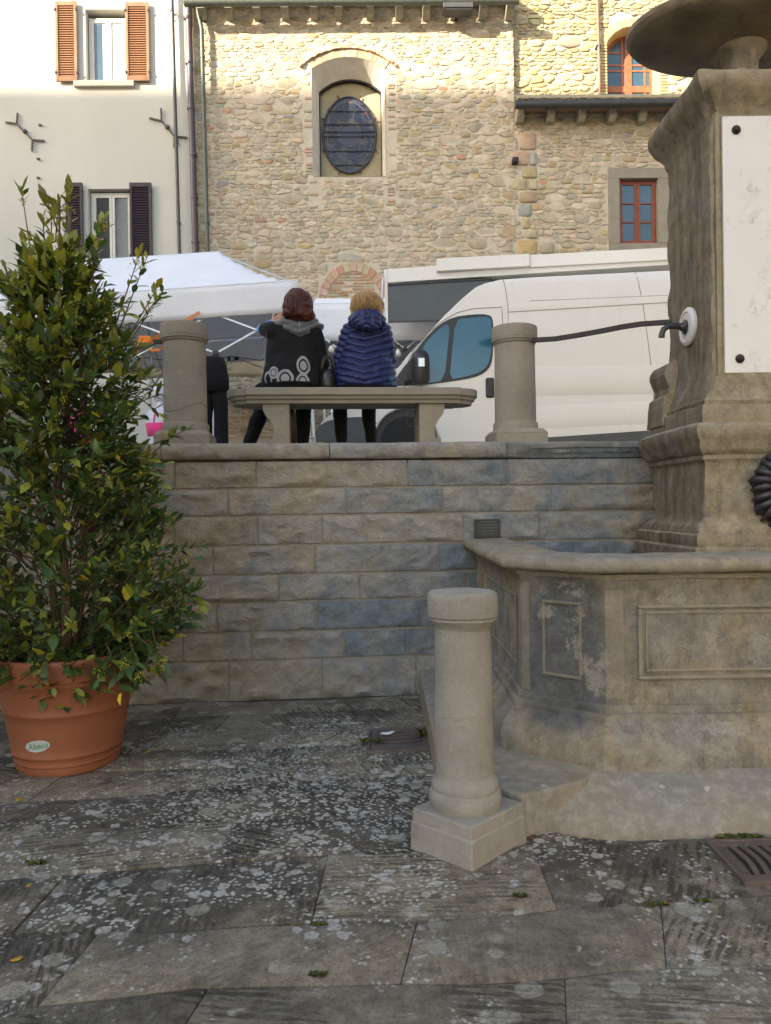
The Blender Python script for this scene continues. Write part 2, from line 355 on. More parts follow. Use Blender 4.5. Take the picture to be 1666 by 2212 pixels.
def m_canvas(name, col, tr=.3):
    t = NT(name); co = t.coord('Object'); n = t.noise(co, 1.6, 6, .6, .5); f = t.noise(co, 250, 2)
    c = t.mix(t.ramp(n, .3, .7), tuple(x*.93 for x in col), col)
    b = t.bump(n, .35, .05); b = t.bump(f, .15, .001, b)
    t.done(c, .75, b, spec=.25)
    ts = t.node('ShaderNodeBsdfTranslucent'); t.put(ts.inputs[0], c); mx = t.node('ShaderNodeMixShader'); mx.inputs[0].default_value = tr
    t.l.new(t.b.outputs[0], mx.inputs[1]); t.l.new(ts.outputs[0], mx.inputs[2]); t.l.new(mx.outputs[0], t.n['Material Output'].inputs[0])
    return t.m
def m_van():
    t = NT('white_van_paint'); co = t.world(); n = t.noise(co, .9, 7, .65, .4); n2 = t.noise(t.world((6, 6, .7)), 1.6, 7, .75)
    g = t.node('ShaderNodeSeparateXYZ'); t.l.new(t.world(), g.inputs[0])
    c = t.mix(t.ramp(n, .3, .7), (.68, .66, .62), (.74, .72, .67)); c = t.mix(t.ramp(n2, .55, .8, 0, .35), c, (.55, .52, .45))
    chip = t.ramp(t.noise(co, 3.2, 9, .75), .66, .68, 0, .7); c = t.mix(chip, c, (.46, .47, .47))
    return t.done(c, t.ramp(n, .3, .7, .28, .45), t.bump(n, .04, .02), spec=.5, Coat_Weight=.15)
def m_fabric(name, col, rough=.85, sheen=.3, bump=.3, scale=300, var=.15):
    t = NT(name); co = t.coord('Object'); n = t.noise(co, 6, 5, .6); f = t.noise(co, scale, 3)
    c = t.mix(t.ramp(n, .3, .7), tuple(x*(1-var) for x in col), tuple(x*(1+var) for x in col))
    return t.done(c, rough, t.bump(f, bump, .002), spec=.3, Sheen_Weight=sheen)
def m_hair(name, a, b):
    t = NT(name); co = t.coord('Object'); n = t.noise(t.coord('Object', (60, 60, 6)), 2.2, 5, .7); n2 = t.noise(co, 8, 4)
    c = t.mix(t.ramp(n, .3, .7), a, b); c = t.mix(t.ramp(n2, .4, .7, 0, .5), c, b)
    return t.done(c, .42, t.bump(n, .6, .004), spec=.3)
def m_iron(name, col=(.055, .045, .05), rough=.55, rust=.3):
    t = NT(name); co = t.world(); n = t.noise(co, 9, 7, .7); n2 = t.noise(co, 60, 5, .7)
    c = t.mix(t.ramp(n, .3, .7), tuple(x*.8 for x in col), tuple(x*1.25 for x in col)); c = t.mix(t.ramp(n2, .5, .75, 0, rust), c, (.16, .085, .05))
    return t.done(c, rough, t.bump(n2, .4, .003), metal=.35, spec=.5)
def m_curtain():
    t = NT('pale_curtain'); w = t.wave(t.world((1, 1, 1)), 3, 1.5, 2, 1)
    return t.done(t.mix(w, (.52, .52, .50), (.66, .66, .64)), .8, None, spec=.2)

M = dict(
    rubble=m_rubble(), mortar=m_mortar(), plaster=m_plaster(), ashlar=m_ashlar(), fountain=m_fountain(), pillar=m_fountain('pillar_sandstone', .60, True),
    bollard=m_bollard('pale_bollard_stone', True), bollard2=m_bollard('grey_bollard_stone', False), paving=m_paving(), step=m_step(),
    terracotta=m_terracotta(), leaf=m_leaf(), marble=m_marble(), van=m_van(),
    white_reveal=mat_simple('white_reveal_plaster', (.66, .62, .54), .9, .1, 3, .4, 40, .004, spec=.2),
    yellow_reveal=mat_simple('ochre_reveal_plaster', (.55, .42, .22), .9, .12, 3, .4, 40, .004, spec=.2),
    brown_wood=mat_simple('brown_shutter_wood', (.27, .135, .07), .6, .22, 6, .3, 60, .003),
    dark_wood=mat_simple('dark_shutter_wood', (.035, .024, .028), .5, .25, 6, .3, 60, .003),
    red_wood=mat_simple('red_window_wood', (.22, .055, .025), .5, .2, 9, .3, 60, .003),
    red_wood2=mat_simple('orange_window_wood', (.36, .115, .05), .5, .2, 9, .3, 60, .003),
    white_paint=mat_simple('white_window_paint', (.62, .60, .54), .5, .06, 5, .15, 60, .002),
    sill=mat_simple('sill_stone', (.50, .47, .40), .85, .12, 6, .3, 50, .004, spec=.2),
    serena=mat_simple('grey_dressed_stone', (.27, .245, .20), .88, .12, 5, .4, 70, .004, spec=.2, coord='Object'),
    corbel=mat_simple('corbel_stone', (.36, .33, .25), .9, .2, 9, .5, 40, .006, spec=.2),
    glass_dark=m_glass('dark_window_glass', (.030, .031, .026)), glass_blue=m_glass('blue_window_glass', (.040, .090, .135), .2),
    glass_stain=m_glass('leaded_glass', (.045, .045, .07), .3, .5), van_glass=m_glass('van_glass', (.022, .105, .165), .07, .6),
    hatch_glass=m_glass('smoked_panel', (.045, .048, .045), .25, .5),
    curtain=m_curtain(),
    copper=m_iron('brown_painted_downpipe', (.095, .075, .085), .42, .12), pipe_grey=m_iron('grey_downpipe', (.08, .08, .085), .45, .1),
    pipe_green=m_iron('green_grey_downpipe', (.10, .115, .095), .5, .15), gutter=m_iron('dark_gutter_metal', (.055, .06, .06), .45, .15),
    iron=m_iron('wrought_iron', (.03, .026, .03)), grate=m_iron('cast_iron_grate', (.15, .12, .105), .55, .4), bronze=m_iron('dark_bronze', (.045, .045, .05), .4, .1),
    anchor=m_iron('tie_rod_iron', (.11, .10, .09), .7, .3),
    canvas=m_canvas('white_canvas', (.88, .90, .95), .14), canvas_beige=m_canvas('beige_canvas', (.50, .41, .27), .3),
    alu=mat_simple('painted_aluminium', (.50, .52, .54), .4, .05, 5, 0, metal=.5), black_plastic=mat_simple('black_plastic', (.016, .016, .018), .45, .2, 9, .15, 80, .002),
    grey_plastic=mat_simple('grey_bumper_plastic', (.07, .075, .08), .6, .1, 4, .2, 120, .002), chrome=mat_simple('silver_lamp', (.45, .45, .45), .2, .1, 30, 0, metal=.8),
    rubber=mat_simple('tyre_rubber', (.018, .018, .018), .8, .2, 9, .2), rim=mat_simple('steel_rim', (.18, .18, .18), .45, .1, 9, 0, metal=.7),
    skin=mat_simple('skin', (.52, .29, .20), .5, .07, 9, .1, 120, .001, Subsurface_Weight=.1),
    black_cloth=m_fabric('black_cloth', (.007, .007, .009), .9, .03), trouser=m_fabric('black_trouser_cloth', (.006, .006, .007), .9, .02),
    grey_knit=m_fabric('grey_knit', (.10, .105, .115), .9, .4, .6, 160), grey_print=m_fabric('grey_print', (.27, .27, .28), .9, .2),
    blue_knit=m_fabric('light_blue_knit', (.14, .32, .58)), puffer=m_fabric('navy_quilted_nylon', (.010, .018, .085), .36, .08, .25, 40, .2),
    leather=mat_simple('black_leather', (.012, .012, .012), .35, .2, 9, .3, 90, .002), brown_leather=mat_simple('brown_leather', (.045, .016, .009), .5, .25, 9, .3, 60, .003),
    purple=m_fabric('purple_cloth', (.035, .018, .085)), pink=m_fabric('pink_cloth', (.75, .05, .22)), mannequin=mat_simple('white_mannequin', (.62, .62, .68), .35, .04, 5, 0),
    hair_red=m_hair('auburn_hair', (.016, .004, .003), (.085, .018, .009)), hair_blond=m_hair('blond_hair', (.20, .10, .035), (.55, .36, .16)),
    orange=m_fabric('orange_webbing', (.85, .25, .035), .6, .1, .3, 200), bulb=mat_simple('bulb_glass', (.62, .60, .55), .12, .05, 5, 0, spec=.8),
    bark=mat_simple('bark', (.12, .085, .055), .9, .3, 18, .8, 60, .006, spec=.15), soil=mat_simple('potting_soil', (.035, .024, .016), .95, .4, 20, .8, 60, .01),
    flower=mat_simple('yellow_green_flower', (.42, .42, .05), .7, .3, 30, 0), sticker=mat_simple('sticker_silver', (.50, .52, .50), .35, .08, 8, 0),
    green_ink=mat_simple('green_ink', (.05, .30, .12), .5, .1, 9, 0), moss=mat_simple('moss', (.075, .10, .02), .9, .4, 30, .8, 90, .004),
    water=m_glass('basin_water', (.01, .018, .016), .03, .7), plaque=mat_simple('slate_plaque', (.022, .025, .03), .5, .15, 6, .3, 60, .003),
    plaque_ink=mat_simple('plaque_grey_ink', (.09, .095, .10), .5, .1, 6, 0),
    white_litter=mat_simple('white_paper', (.72, .74, .76), .6, .05, 9, 0), dry_leaf=mat_simple('dry_leaf', (.42, .26, .04), .7, .3, 30, .4, 80, .003),
    wet_leaf=mat_simple('brown_leaf', (.14, .06, .03), .7, .3, 30, .4, 80, .003), lead=mat_simple('lead_came', (.16, .15, .14), .5, .1, 9, 0, metal=.4),
    mesh_back=mat_simple('ochre_backing', (.40, .34, .22), .8, .1, 4, .5, 120, .004), lip=mat_simple('lips', (.40, .12, .10), .5, .1, 9, 0), eye=mat_simple('eye_white', (.7, .7, .7), .2, 0, 9, 0),
    brickm=m_rubble(), mortar_line=mat_simple('pale_joint_mortar', (.27, .24, .185), .95, .15, 12, .6, 60, .005, spec=.15), tile=mat_simple('clay_roof_tile', (.30, .20, .13), .9, .25, 9, .5, 40, .006),
    cable=mat_simple('black_cable', (.012, .012, .012), .5, .1, 9, 0), joint=mat_simple('joint_soil', (.10, .088, .066), .95, .3, 14, .8, 60, .01, spec=.1), red_print=mat_simple('red_print', (.5, .05, .04), .5, 0, 9, 0),
)
# ================================================================== rubble masonry
def clip_half(poly, nx, nz, d):
    """keep the side nx*x+nz*z <= d"""
    out = []; n = len(poly)
    for i in range(n):
        a = poly[i]; b = poly[(i+1) % n]; da = a[0]*nx+a[1]*nz-d; db = b[0]*nx+b[1]*nz-d
        if da <= 0: out.append(a)
        if (da < 0 < db) or (db < 0 < da):
            k = da/(da-db); out.append((a[0]+(b[0]-a[0])*k, a[1]+(b[1]-a[1])*k))
    return out
def poly_area(p): return .5*abs(sum(p[i][0]*p[(i+1) % len(p)][1]-p[(i+1) % len(p)][0]*p[i][1] for i in range(len(p))))
def rubble(x0, x1, z0, z1, holes, hmin=.09, hmax=.24, seed=1, stretch=1.7, big=.08):
    """irregular coursed rubble: power-diagram cells in a sideways-stretched metric"""
    R = random.Random(seed); S = []; z = z0
    while z < z1:
        h = R.uniform(hmin, hmax); x = x0 - R.random()*.3
        while x < x1:
            w = h*R.uniform(1.1, 3.4)
            if R.random() < big: w *= 1.3; r = .55*sqrt(w*h)*1.5
            else: r = .45*sqrt(w*h)*R.uniform(.5, 1.25)
            S.append(((x+w/2)/stretch, z+h/2+R.uniform(-.3, .3)*h, r*.7)); x += w
        z += h
    A = np.array(S); cells = []
    for i in range(len(A)):
        cx, cz, r = A[i]
        dx = A[:, 0]-cx; dz = A[:, 1]-cz; d2 = dx*dx+dz*dz; idx = np.argsort(d2)[1:26]
        L = .8; poly = [(cx-L, cz-L), (cx+L, cz-L), (cx+L, cz+L), (cx-L, cz+L)]
        for j in idx:
            nx, nz = dx[j], dz[j]; D = d2[j]
            if D < 1e-6: continue
            d = nx*cx+nz*cz + (D + r*r - A[j, 2]**2)/2
            poly = clip_half(poly, nx, nz, d)
            if len(poly) < 3: break
        if len(poly) < 3: continue
        poly = [(p[0]*stretch, p[1]) for p in poly]
        for (nx, nz, d) in ((-1, 0, -x0), (1, 0, x1), (0, -1, -z0), (0, 1, z1)): poly = clip_half(poly, nx, nz, d)
        if len(poly) < 3: continue
        mx = sum(p[0] for p in poly)/len(poly); mz = sum(p[1] for p in poly)/len(poly)
        ok = True
        for (hx0, hx1, hz0, hz1) in holes:
            if hx0 < mx < hx1 and hz0 < mz < hz1: ok = False; break
            if max(p[0] for p in poly) > hx0 and min(p[0] for p in poly) < hx1 and max(p[1] for p in poly) > hz0 and min(p[1] for p in poly) < hz1:
                c = [(hx0-mx, (1, 0, hx0)), (mx-hx1, (-1, 0, -hx1)), (hz0-mz, (0, 1, hz0)), (mz-hz1, (0, -1, -hz1))]
                poly = clip_half(poly, *max(c)[1])
                if len(poly) < 3: ok = False; break
        if ok and poly_area(poly) > .0012: cells.append(poly)
    return cells
def stone_mb(poly, mb, R, gap=.013, proud=.03, col=(.4, .35, .25), rect=False):
    """one rounded pillow stone on the local plane y=0, bulging towards -y"""
    n = len(poly); mx = sum(p[0] for p in poly)/n; mz = sum(p[1] for p in poly)/n
    pts = []
    for i in range(n):
        a = poly[i]; b = poly[(i+1) % n]; k = .10 if rect else R.uniform(.08, .20)
        pts.append((a[0]+(b[0]-a[0])*k, a[1]+(b[1]-a[1])*k)); pts.append((a[0]+(b[0]-a[0])*(1-k), a[1]+(b[1]-a[1])*(1-k)))
    q = []
    for i, p in enumerate(pts):
        a = pts[i-1]; b = pts[(i+1) % len(pts)]
        if (p[0]-a[0])**2+(p[1]-a[1])**2 < .00006 and len(pts)-i > 2 and i: continue
        q.append(p)
    pts = q; out = []
    for p in pts:
        dx, dz = mx-p[0], mz-p[1]; L = sqrt(dx*dx+dz*dz)+1e-6; g = min(gap*R.uniform(.55, 1.5), L*.4)
        out.append((p[0]+dx/L*g, p[1]+dz/L*g))
    n = len(out)
    if n < 3: return
    rings = []; tilt = (R.uniform(-.1, .1), R.uniform(-.12, .12))
    for (y, k) in ((.012, 1.0), (-proud*.6, .97), (-proud, .86)):
        rings.append([(mx+(p[0]-mx)*k, y+((p[0]-mx)*tilt[0]+(p[1]-mz)*tilt[1])*(0 if y > 0 else 1)+(R.uniform(-.004, .004) if y < 0 else 0), mz+(p[1]-mz)*k) for p in out])
    vs = [v for r in rings for v in r]; vs.append((mx, -proud*1.05, mz)); fs = []
    for j in range(2):
        for i in range(n): fs.append((j*n+i, j*n+(i+1) % n, (j+1)*n+(i+1) % n, (j+1)*n+i))
    for i in range(n): fs.append((2*n+i, 2*n+(i+1) % n, 3*n))
    mb.add(vs, fs, col)
def stone_wall(root, cells, pal, seed, mat, gap=.013, proud=(.018, .045), limit=300, clear=None):
    R = random.Random(seed); cells = sorted(cells, key=poly_area, reverse=True)
    vis = [c for c in cells if clear is None or clear(c)]; rest = [c for c in cells if not (clear is None or clear(c))]
    first = vis[:limit]; rest += vis[limit:]
    def colr():
        t = R.random(); acc = 0
        for w, c in pal:
            acc += w
            if t <= acc: break
        k = R.uniform(.84, 1.14); return tuple(min(.8, x*k*R.uniform(.97, 1.03)) for x in c)
    for c in first:
        mb = MB(); stone_mb(c, mb, R, gap, R.uniform(*proud), colr()); part('stone', mb, mat, root, autos=50)
    mb = MB()
    for c in rest: stone_mb(c, mb, R, gap, R.uniform(*proud), colr())
    if mb.v: part('small_stones', mb, mat, root, kind='stuff', autos=50)
PAL_CH = [(.46, (.46, .40, .31)), (.26, (.52, .46, .375)), (.09, (.42, .34, .205)), (.09, (.41, .37, .30)), (.03, (.37, .36, .33)), (.04, (.50, .38, .29)), (.006, (.46, .27, .18)), (1, (.40, .33, .21))]
PAL_UP = [(.45, (.50, .43, .26)), (.2, (.55, .48, .33)), (.15, (.46, .37, .19)), (.1, (.42, .39, .30)), (1, (.38, .32, .19))]

YAW_F = radians(1.0)
FA = Plane(0, 16, 2.0, YAW_F)                    # the facades
def arch_pts(x0, x1, zs, zc, n=12):
    """segmental arch polyline from (x0,zs) over the crown zc to (x1,zs)"""
    w = (x1-x0)/2; h = zc-zs; Rr = (w*w+h*h)/(2*h); cx = (x0+x1)/2; cz = zc-Rr; a = math.asin(min(1, w/Rr))
    return [(cx+Rr*sin(-a+2*a*i/n), cz+Rr*cos(-a+2*a*i/n)) for i in range(n+1)], (cx, cz, Rr, a)
def brick_arch(root, x0, x1, zs, zc, r0_, r1_, n, y, proud, mat, seed, cols, extra=0.0):
    _, (cx, cz, Rr, a) = arch_pts(x0, x1, zs, zc); R = random.Random(seed); a += extra
    for i in range(n):
        t0 = -a+2*a*i/n+.10*a/n; t1 = -a+2*a*(i+1)/n-.10*a/n; mb = MB(); p = proud*R.uniform(.7, 1.2)
        A = Rr+r0_; B = Rr+r1_+R.uniform(-.012, .012); q = [(A, t0), (A, t1), (B, t1), (B, t0)]
        base = [(cx+r*sin(t), cz+r*cos(t)) for r, t in q]; k = R.uniform(.85, 1.12); c = R.choice(cols)
        mb.col = tuple(v*k for v in c); mb.prism_y(base, y-p, y+.03)
        part('brick', mb, mat, root)
BR = [(.50, .38, .28), (.47, .33, .24), (.53, .43, .33), (.46, .31, .22)]

def shutter(root, x0, x1, z0, z1, y, mat, nsl, label=None):
    """a louvred shutter lying open against the wall: frame, slats"""
    f = MB(); st = .055; th = .045; zs = z0+.10; zt = z1-.09
    f.box(x0, x0+st, y-th, y, z0, z1); f.box(x1-st, x1, y-th, y, z0, z1); f.box(x0+st, x1-st, y-th+.002, y-.002, z0, zs); f.box(x0+st, x1-st, y-th+.002, y-.002, zt, z1)
    o = part('shutter', f, mat, root, bevel=.004, label=label)
    b = MB(); b.box(x0+st, x1-st, y-.006, y-.003, zs, zt); part('backing', b, mat, o)
    n = nsl; me = None
    for i in range(n):
        z = zs+(zt-zs)*(i+.5)/n
        if me is None:
            s = MB(); h = (zt-zs)/n; L = (x1-x0-2*st)
            s.add([(-L/2, -.040, -h*.42), (L/2, -.040, -h*.42), (L/2, -.033, -h*.50), (-L/2, -.033, -h*.50), (-L/2, -.010, h*.50), (L/2, -.010, h*.50), (L/2, -.004, h*.42), (-L/2, -.004, h*.42)],
                  [(0, 1, 5, 4), (1, 2, 6, 5), (2, 3, 7, 6), (3, 0, 4, 7), (0, 3, 2, 1), (4, 5, 6, 7)])
            me = s.mesh('slat'); me.materials.append(mat)
        q = link('slat', me, o); q.location = ((x0+x1)/2, y, z)
    for z in (z0+.15, z1-.2):
        for (xa, xb) in ((x0-.015, x0+.02), (x1-.02, x1+.015)): hg = MB(); hg.box(xa, xb, y-.06, y-.02, z, z+.05); part('hinge', hg, M['iron'], o)
    pass
    return o

# ------------------------------------------------------------------ ground, terrace, paving
WP = Plane(0, 6.07, 0.0, radians(5))             # face of the retaining wall
def wall_y(x): return 6.07+math.tan(radians(5))*x
g = MB(); g.box(-150, 150, -150, 250, -.4, -.05); tag(part('ground', g, M['joint']), kind='structure')
tb = MB(); c5, s5 = cos(radians(5)), sin(radians(5))
def wl_(s, t): return (WP.u*s+WP.n*t+WP.o)
def wbox(mb, s0, s1, t0, t1, z0, z1, col=None):
    P = [wl_(s0, t0), wl_(s1, t0), wl_(s1, t1), wl_(s0, t1)]
    mb.add([(p.x, p.y, z0) for p in P]+[(p.x, p.y, z1) for p in P], [(0,3,2,1),(4,5,6,7),(0,1,5,4),(1,2,6,5),(2,3,7,6),(3,0,4,7)], col)
wbox(tb, -60, 60, .30, 120, -.3, 1.985); part('upper_piazza', tb, mat_simple('piazza_paving', (.25, .235, .205), .9, .2, 1.5, .4, 20, .01, coord='Object'), kind='structure')

# lower paving: every slab is its own piece
pav = MB(); pav.box(-30, 30, -30, 6.2, -.045, -.010); pavement = part('stone_pavement', pav, M['joint'], kind='structure')
rows = [6.02, 5.62, 5.28, 4.86, 4.50, 4.14, 3.70, 3.27, 2.80, 2.36, 1.94, 1.5, 1.05, .55]
given = {7: [-2.55, -1.35, -.28, .62, 1.75], 8: [-2.1, -1.06, .06, .95, 2.0], 6: [-2.6, -1.7, -.75, .12, .8, 1.9], 9: [-1.55, -.62, .50, 1.35], 10: [-1.3, -.42, .35, 1.2]}
R = random.Random(21)
for k in range(len(rows)-1):
    ya, yb = rows[k+1], rows[k]
    cuts = [-4.6, -3.5]+given[k] + [3.0, 4.0, 5.2] if k in given else None
    if cuts is None:
        cuts = [-5.0+R.random()*.6]
        while cuts[-1] < 4.5: cuts.append(cuts[-1]+R.uniform(.75, 1.35))
    sl = [R.uniform(-.05, .28) for _ in cuts]
    wig = lambda x, kk: .10*noise.noise(Vector((x*.8, kk*7.3, 0)))+.03*noise.noise(Vector((x*3.1, kk*7.3, 4)))
    for i in range(len(cuts)-1):
        g_ = .002; nu = 9; nv = 5; tx, ty = R.uniform(-.003, .003), R.uniform(-.004, .004); dz = R.uniform(-.003, .003); sd_ = R.random()*50
        xa0, xa1, xb0, xb1 = cuts[i]-sl[i]*.5+g_, cuts[i+1]-sl[i+1]*.5-g_, cuts[i]+sl[i]*.5+g_, cuts[i+1]+sl[i+1]*.5-g_
        # bands of grid points: edge, lip, inside ... lip, edge
        us = [0, .012, .2, .4, .5, .6, .8, .988, 1]; vs_ = [0, .03, .5, .97, 1]
        mb = MB(); mb.col = (R.uniform(0.1, .75), R.random(), R.choice([.3, .8, 1, 1]))
        V = []; 
        for j in range(nv):
            for a in range(nu):
                v = vs_[j]; u = us[a]
                x = (xa0+(xa1-xa0)*u)*(1-v)+(xb0+(xb1-xb0)*u)*v
                lo = ya+.087*x+wig(x, k+1)+g_; hi = yb+.087*x+wig(x, k)-g_
                y = lo+(hi-lo)*v; e = (a in (0, nu-1)) or (j in (0, nv-1))
                z = dz+tx*(u-.5)*2+ty*(v-.5)*2+.006*noise.noise(Vector((x*2, y*2, sd_))) - (.0045 if e else 0)
                V.append((x, y, z))
        mb.add(V, [(j*nu+a, j*nu+a+1, (j+1)*nu+a+1, (j+1)*nu+a) for j in range(nv-1) for a in range(nu-1)])
        # skirt
        ed = [a for a in range(nu)]+[j*nu+nu-1 for j in range(1, nv)]+[(nv-1)*nu+a for a in range(nu-2, -1, -1)]+[j*nu for j in range(nv-2, 0, -1)]
        b0 = len(mb.v); mb.add([(V[e][0], V[e][1], -.04) for e in ed], [])
        for q in range(len(ed)): mb.f.append((ed[q], ed[(q+1) % len(ed)], b0+(q+1) % len(ed), b0+q))
        part('paving_slab', mb, M['paving'], pavement, autos=60, recalc=False)

# ------------------------------------------------------------------ retaining wall of ashlar blocks
rw = thing('retaining_wall', 'ashlar retaining wall of tan and blue grey sandstone blocks holding up the upper piazza', 'wall', (0, 0, 0))
core = MB(); wbox(core, -5.5, 7.5, .007, .30, -.2, 1.86); part('mortar_core', core, M['mortar_line'], rw)
cz = [1.88, 1.66, 1.445, 1.21, .98, .766, .53, .305, -.02]
J = [[554, 880, 1097], [493, 748, 955, 1190], [557, 696, 1000, 1165], [461, 681, 948, 1100], [602, 777, 1010], [469, 684, 912, 1080], [396, 544, 744, 880], [495, 696, 900]]
R = random.Random(4)
for k in range(8):
    zt, zb = cz[k], cz[k+1]; ym = CY-(((zt+zb)/2-1.5)*F/6.05)-8
    xs = [WP.at(px, ym)[0] for px in J[k]]
    while xs[0] > -4.4: xs.insert(0, xs[0]-R.uniform(.5, 1.05))
    while xs[-1] < 4.8: xs.append(xs[-1]+R.uniform(.5, 1.05))
    for i in range(len(xs)-1):
        s0, s1 = xs[i]+.003, xs[i+1]-.003; z0, z1 = zb+.003, zt-.003; nu, nv = 23, 10; sd_ = R.random()*90
        sc = (s0+s1)/2; blue = max(0, min(1, (sc+1.2)/2.2))*(1.0 if k >= 3 else .55)
        tone = R.uniform(0, .42)+.72*blue*(R.random()**.4)
        if k <= 2 and sc < .3: tone = R.uniform(.1, .62)
        mb = MB(); mb.col = (tone, R.random(), 0); V = []
        rough = R.uniform(.6, 1.25); marg = .012
        for j in range(nv):
            for a in range(nu):
                u = [0, marg/2/(s1-s0), marg/(s1-s0)][a] if a < 3 else ([1-marg/(s1-s0), 1-marg/2/(s1-s0), 1][a-nu+3] if a >= nu-3 else marg/(s1-s0)+(1-2*marg/(s1-s0))*(a-2)/(nu-5))
                v = [0, marg/(z1-z0)][j] if j < 2 else ([1-marg/(z1-z0), 1][j-nv+2] if j >= nv-2 else marg/(z1-z0)+(1-2*marg/(z1-z0))*(j-1)/(nv-3))
                s = s0+(s1-s0)*u; z = z0+(z1-z0)*v
                e = min(u*(s1-s0), (1-u)*(s1-s0), v*(z1-z0), (1-v)*(z1-z0))
                if e < 1e-5: t = .012
                else:
                    w = min(1, e/.035); nn = noise.fractal(Vector((s*5.2, z*9, sd_)), .8, 2.0, 4)
                    t = -.003 - w*rough*(.004+.032*nn+.016*abs(noise.noise(Vector((s*9, z*14, sd_)))))
                    t = min(t, -.002)
                p = wl_(s, t); V.append((p.x, p.y, z))
        mb.add(V, [(j*nu+a, j*nu+a+1, (j+1)*nu+a+1, (j+1)*nu+a) for j in range(nv-1) for a in range(nu-1)])
        ed = [a for a in range(nu)]+[j*nu+nu-1 for j in range(1, nv)]+[(nv-1)*nu+a for a in range(nu-2, -1, -1)]+[j*nu for j in range(nv-2, 0, -1)]
        b0 = len(mb.v); 
        for e in ed: q = V[e]; mb.v.append((q[0]+WP.n.x*.04, q[1]+WP.n.y*.04, q[2])); mb.c.append(mb.col)
        for q in range(len(ed)): mb.f.append((ed[q], ed[(q+1) % len(ed)], b0+(q+1) % len(ed), b0+q))
        part('block', mb, M['ashlar'], rw, autos=40, recalc=False)
# coping: rounded weathered stones
cs = [WP.at(px, 975)[0] for px in (350, 712, 1093)]
cs = [cs[0]-2.9, cs[0]-1.5]+cs+[WP.at(1372, 960)[0]+.05, 3.6, 5.0]
for i in range(len(cs)-1):
    s0, s1 = cs[i]+.003, cs[i+1]-.003; n = 26; sd_ = R.random()*50; mb = MB(); mb.col = (R.uniform(.1, .5), 0, 0) if i < 4 else (.72, 0, 0)
    prof = [(.33, 1.885), (.06, 1.885), (.0, 1.888), (-.028, 1.897), (-.042, 1.93), (-.045, 1.965), (-.038, 1.995), (-.015, 2.015), (.03, 2.022), (.15, 2.022), (.34, 2.020)]
    if i == 4: prof = [(.33, 1.885), (.0, 1.885), (-.012, 1.90), (-.02, 1.925), (-.03, 1.928), (-.034, 1.96), (-.048, 1.965), (-.052, 1.998), (-.05, 2.015), (.15, 2.022), (.34, 2.020)]
    def P(a, j):
        s = s0+(s1-s0)*a/(n-1); t, z = prof[j]; d = .012*noise.fractal(Vector((s*5, j*.6, sd_)), 1, 2, 3)+.010*noise.noise(Vector((s*1.5, sd_, j*.2)))
        e = .008 if a in (0, n-1) else 0
        p = wl_(s, t+d*(1 if 2 <= j <= 7 else 0)+e*(1 if t < .1 else 0)); return (p.x, p.y, z+d*.5*(1 if 4 <= j <= 8 else 0)-(e if j > 7 else 0))
    mb.grid(P, n, len(prof)); b = len(mb.v)-n*len(prof)
    mb.f.append(tuple(b+j*n for j in range(len(prof)))); mb.f.append(tuple(b+j*n+n-1 for j in range(len(prof)-1, -1, -1)))
    part('coping_stone', mb, M['ashlar'], rw, autos=45)

# ------------------------------------------------------------------ left house
def fa(px, py, t=0.0): return FA.at(px, py, t)
house = thing('plastered_house', 'cream plastered house at the left with brown shutters above and dark shutters below', 'building', FA.o, YAW_F)
X1 = fa(418, 300)[0]; X0 = X1-16
def ap(px0, py0, px1, py1): a = fa(px0, py0); b = fa(px1, py1); return (min(a[0], b[0]), max(a[0], b[0]), min(a[1], b[1]), max(a[1], b[1]))
UW = ap(184, 20, 275, 180); LW = ap(190, 408, 286, 575)
# the row continues to the left, outside the picture
more = [(UW[0]-3.6, UW[1]-3.6, UW[2], UW[3]), (LW[0]-3.6, LW[1]-3.6, LW[2], LW[3])]
hw = MB(); wins = [UW, LW]+more
hw.faces_holes([(X0, -.1), (X1, -.1), (X1, 14.5), (X0, 14.5)], [[(a, c), (b, c), (b, d), (a, d)] for a, b, c, d in wins], 0)
hw.f = [tuple(f) for f in hw.f]
hw.box(X0, X1, .9, 8, -.1, 14.5)
for (a, b, c, d) in wins:      # reveals
    hw.add([(a, 0, c), (b, 0, c), (b, 0, d), (a, 0, d), (a, .9, c), (b, .9, c), (b, .9, d), (a, .9, d)], [(0, 1, 5, 4), (1, 2, 6, 5), (2, 3, 7, 6), (3, 0, 4, 7)])
hw.add([(X1, 0, -.1), (X1, .9, -.1), (X1, .9, 14.5), (X1, 0, 14.5)], [(0, 1, 2, 3)])
hw.add([(X0, 0, 14.5), (X1, 0, 14.5), (X1, .9, 14.5), (X0, .9, 14.5)], [(0, 1, 2, 3)])
part('wall', hw, M['plaster'], house, recalc=False)
rf = MB(); rf.prism_y([(X0-.3, 14.5), (X1+.1, 14.5), (X1+.1, 14.66), (X0-.3, 14.66)], -.6, 8); part('roof', rf, M['tile'], house)
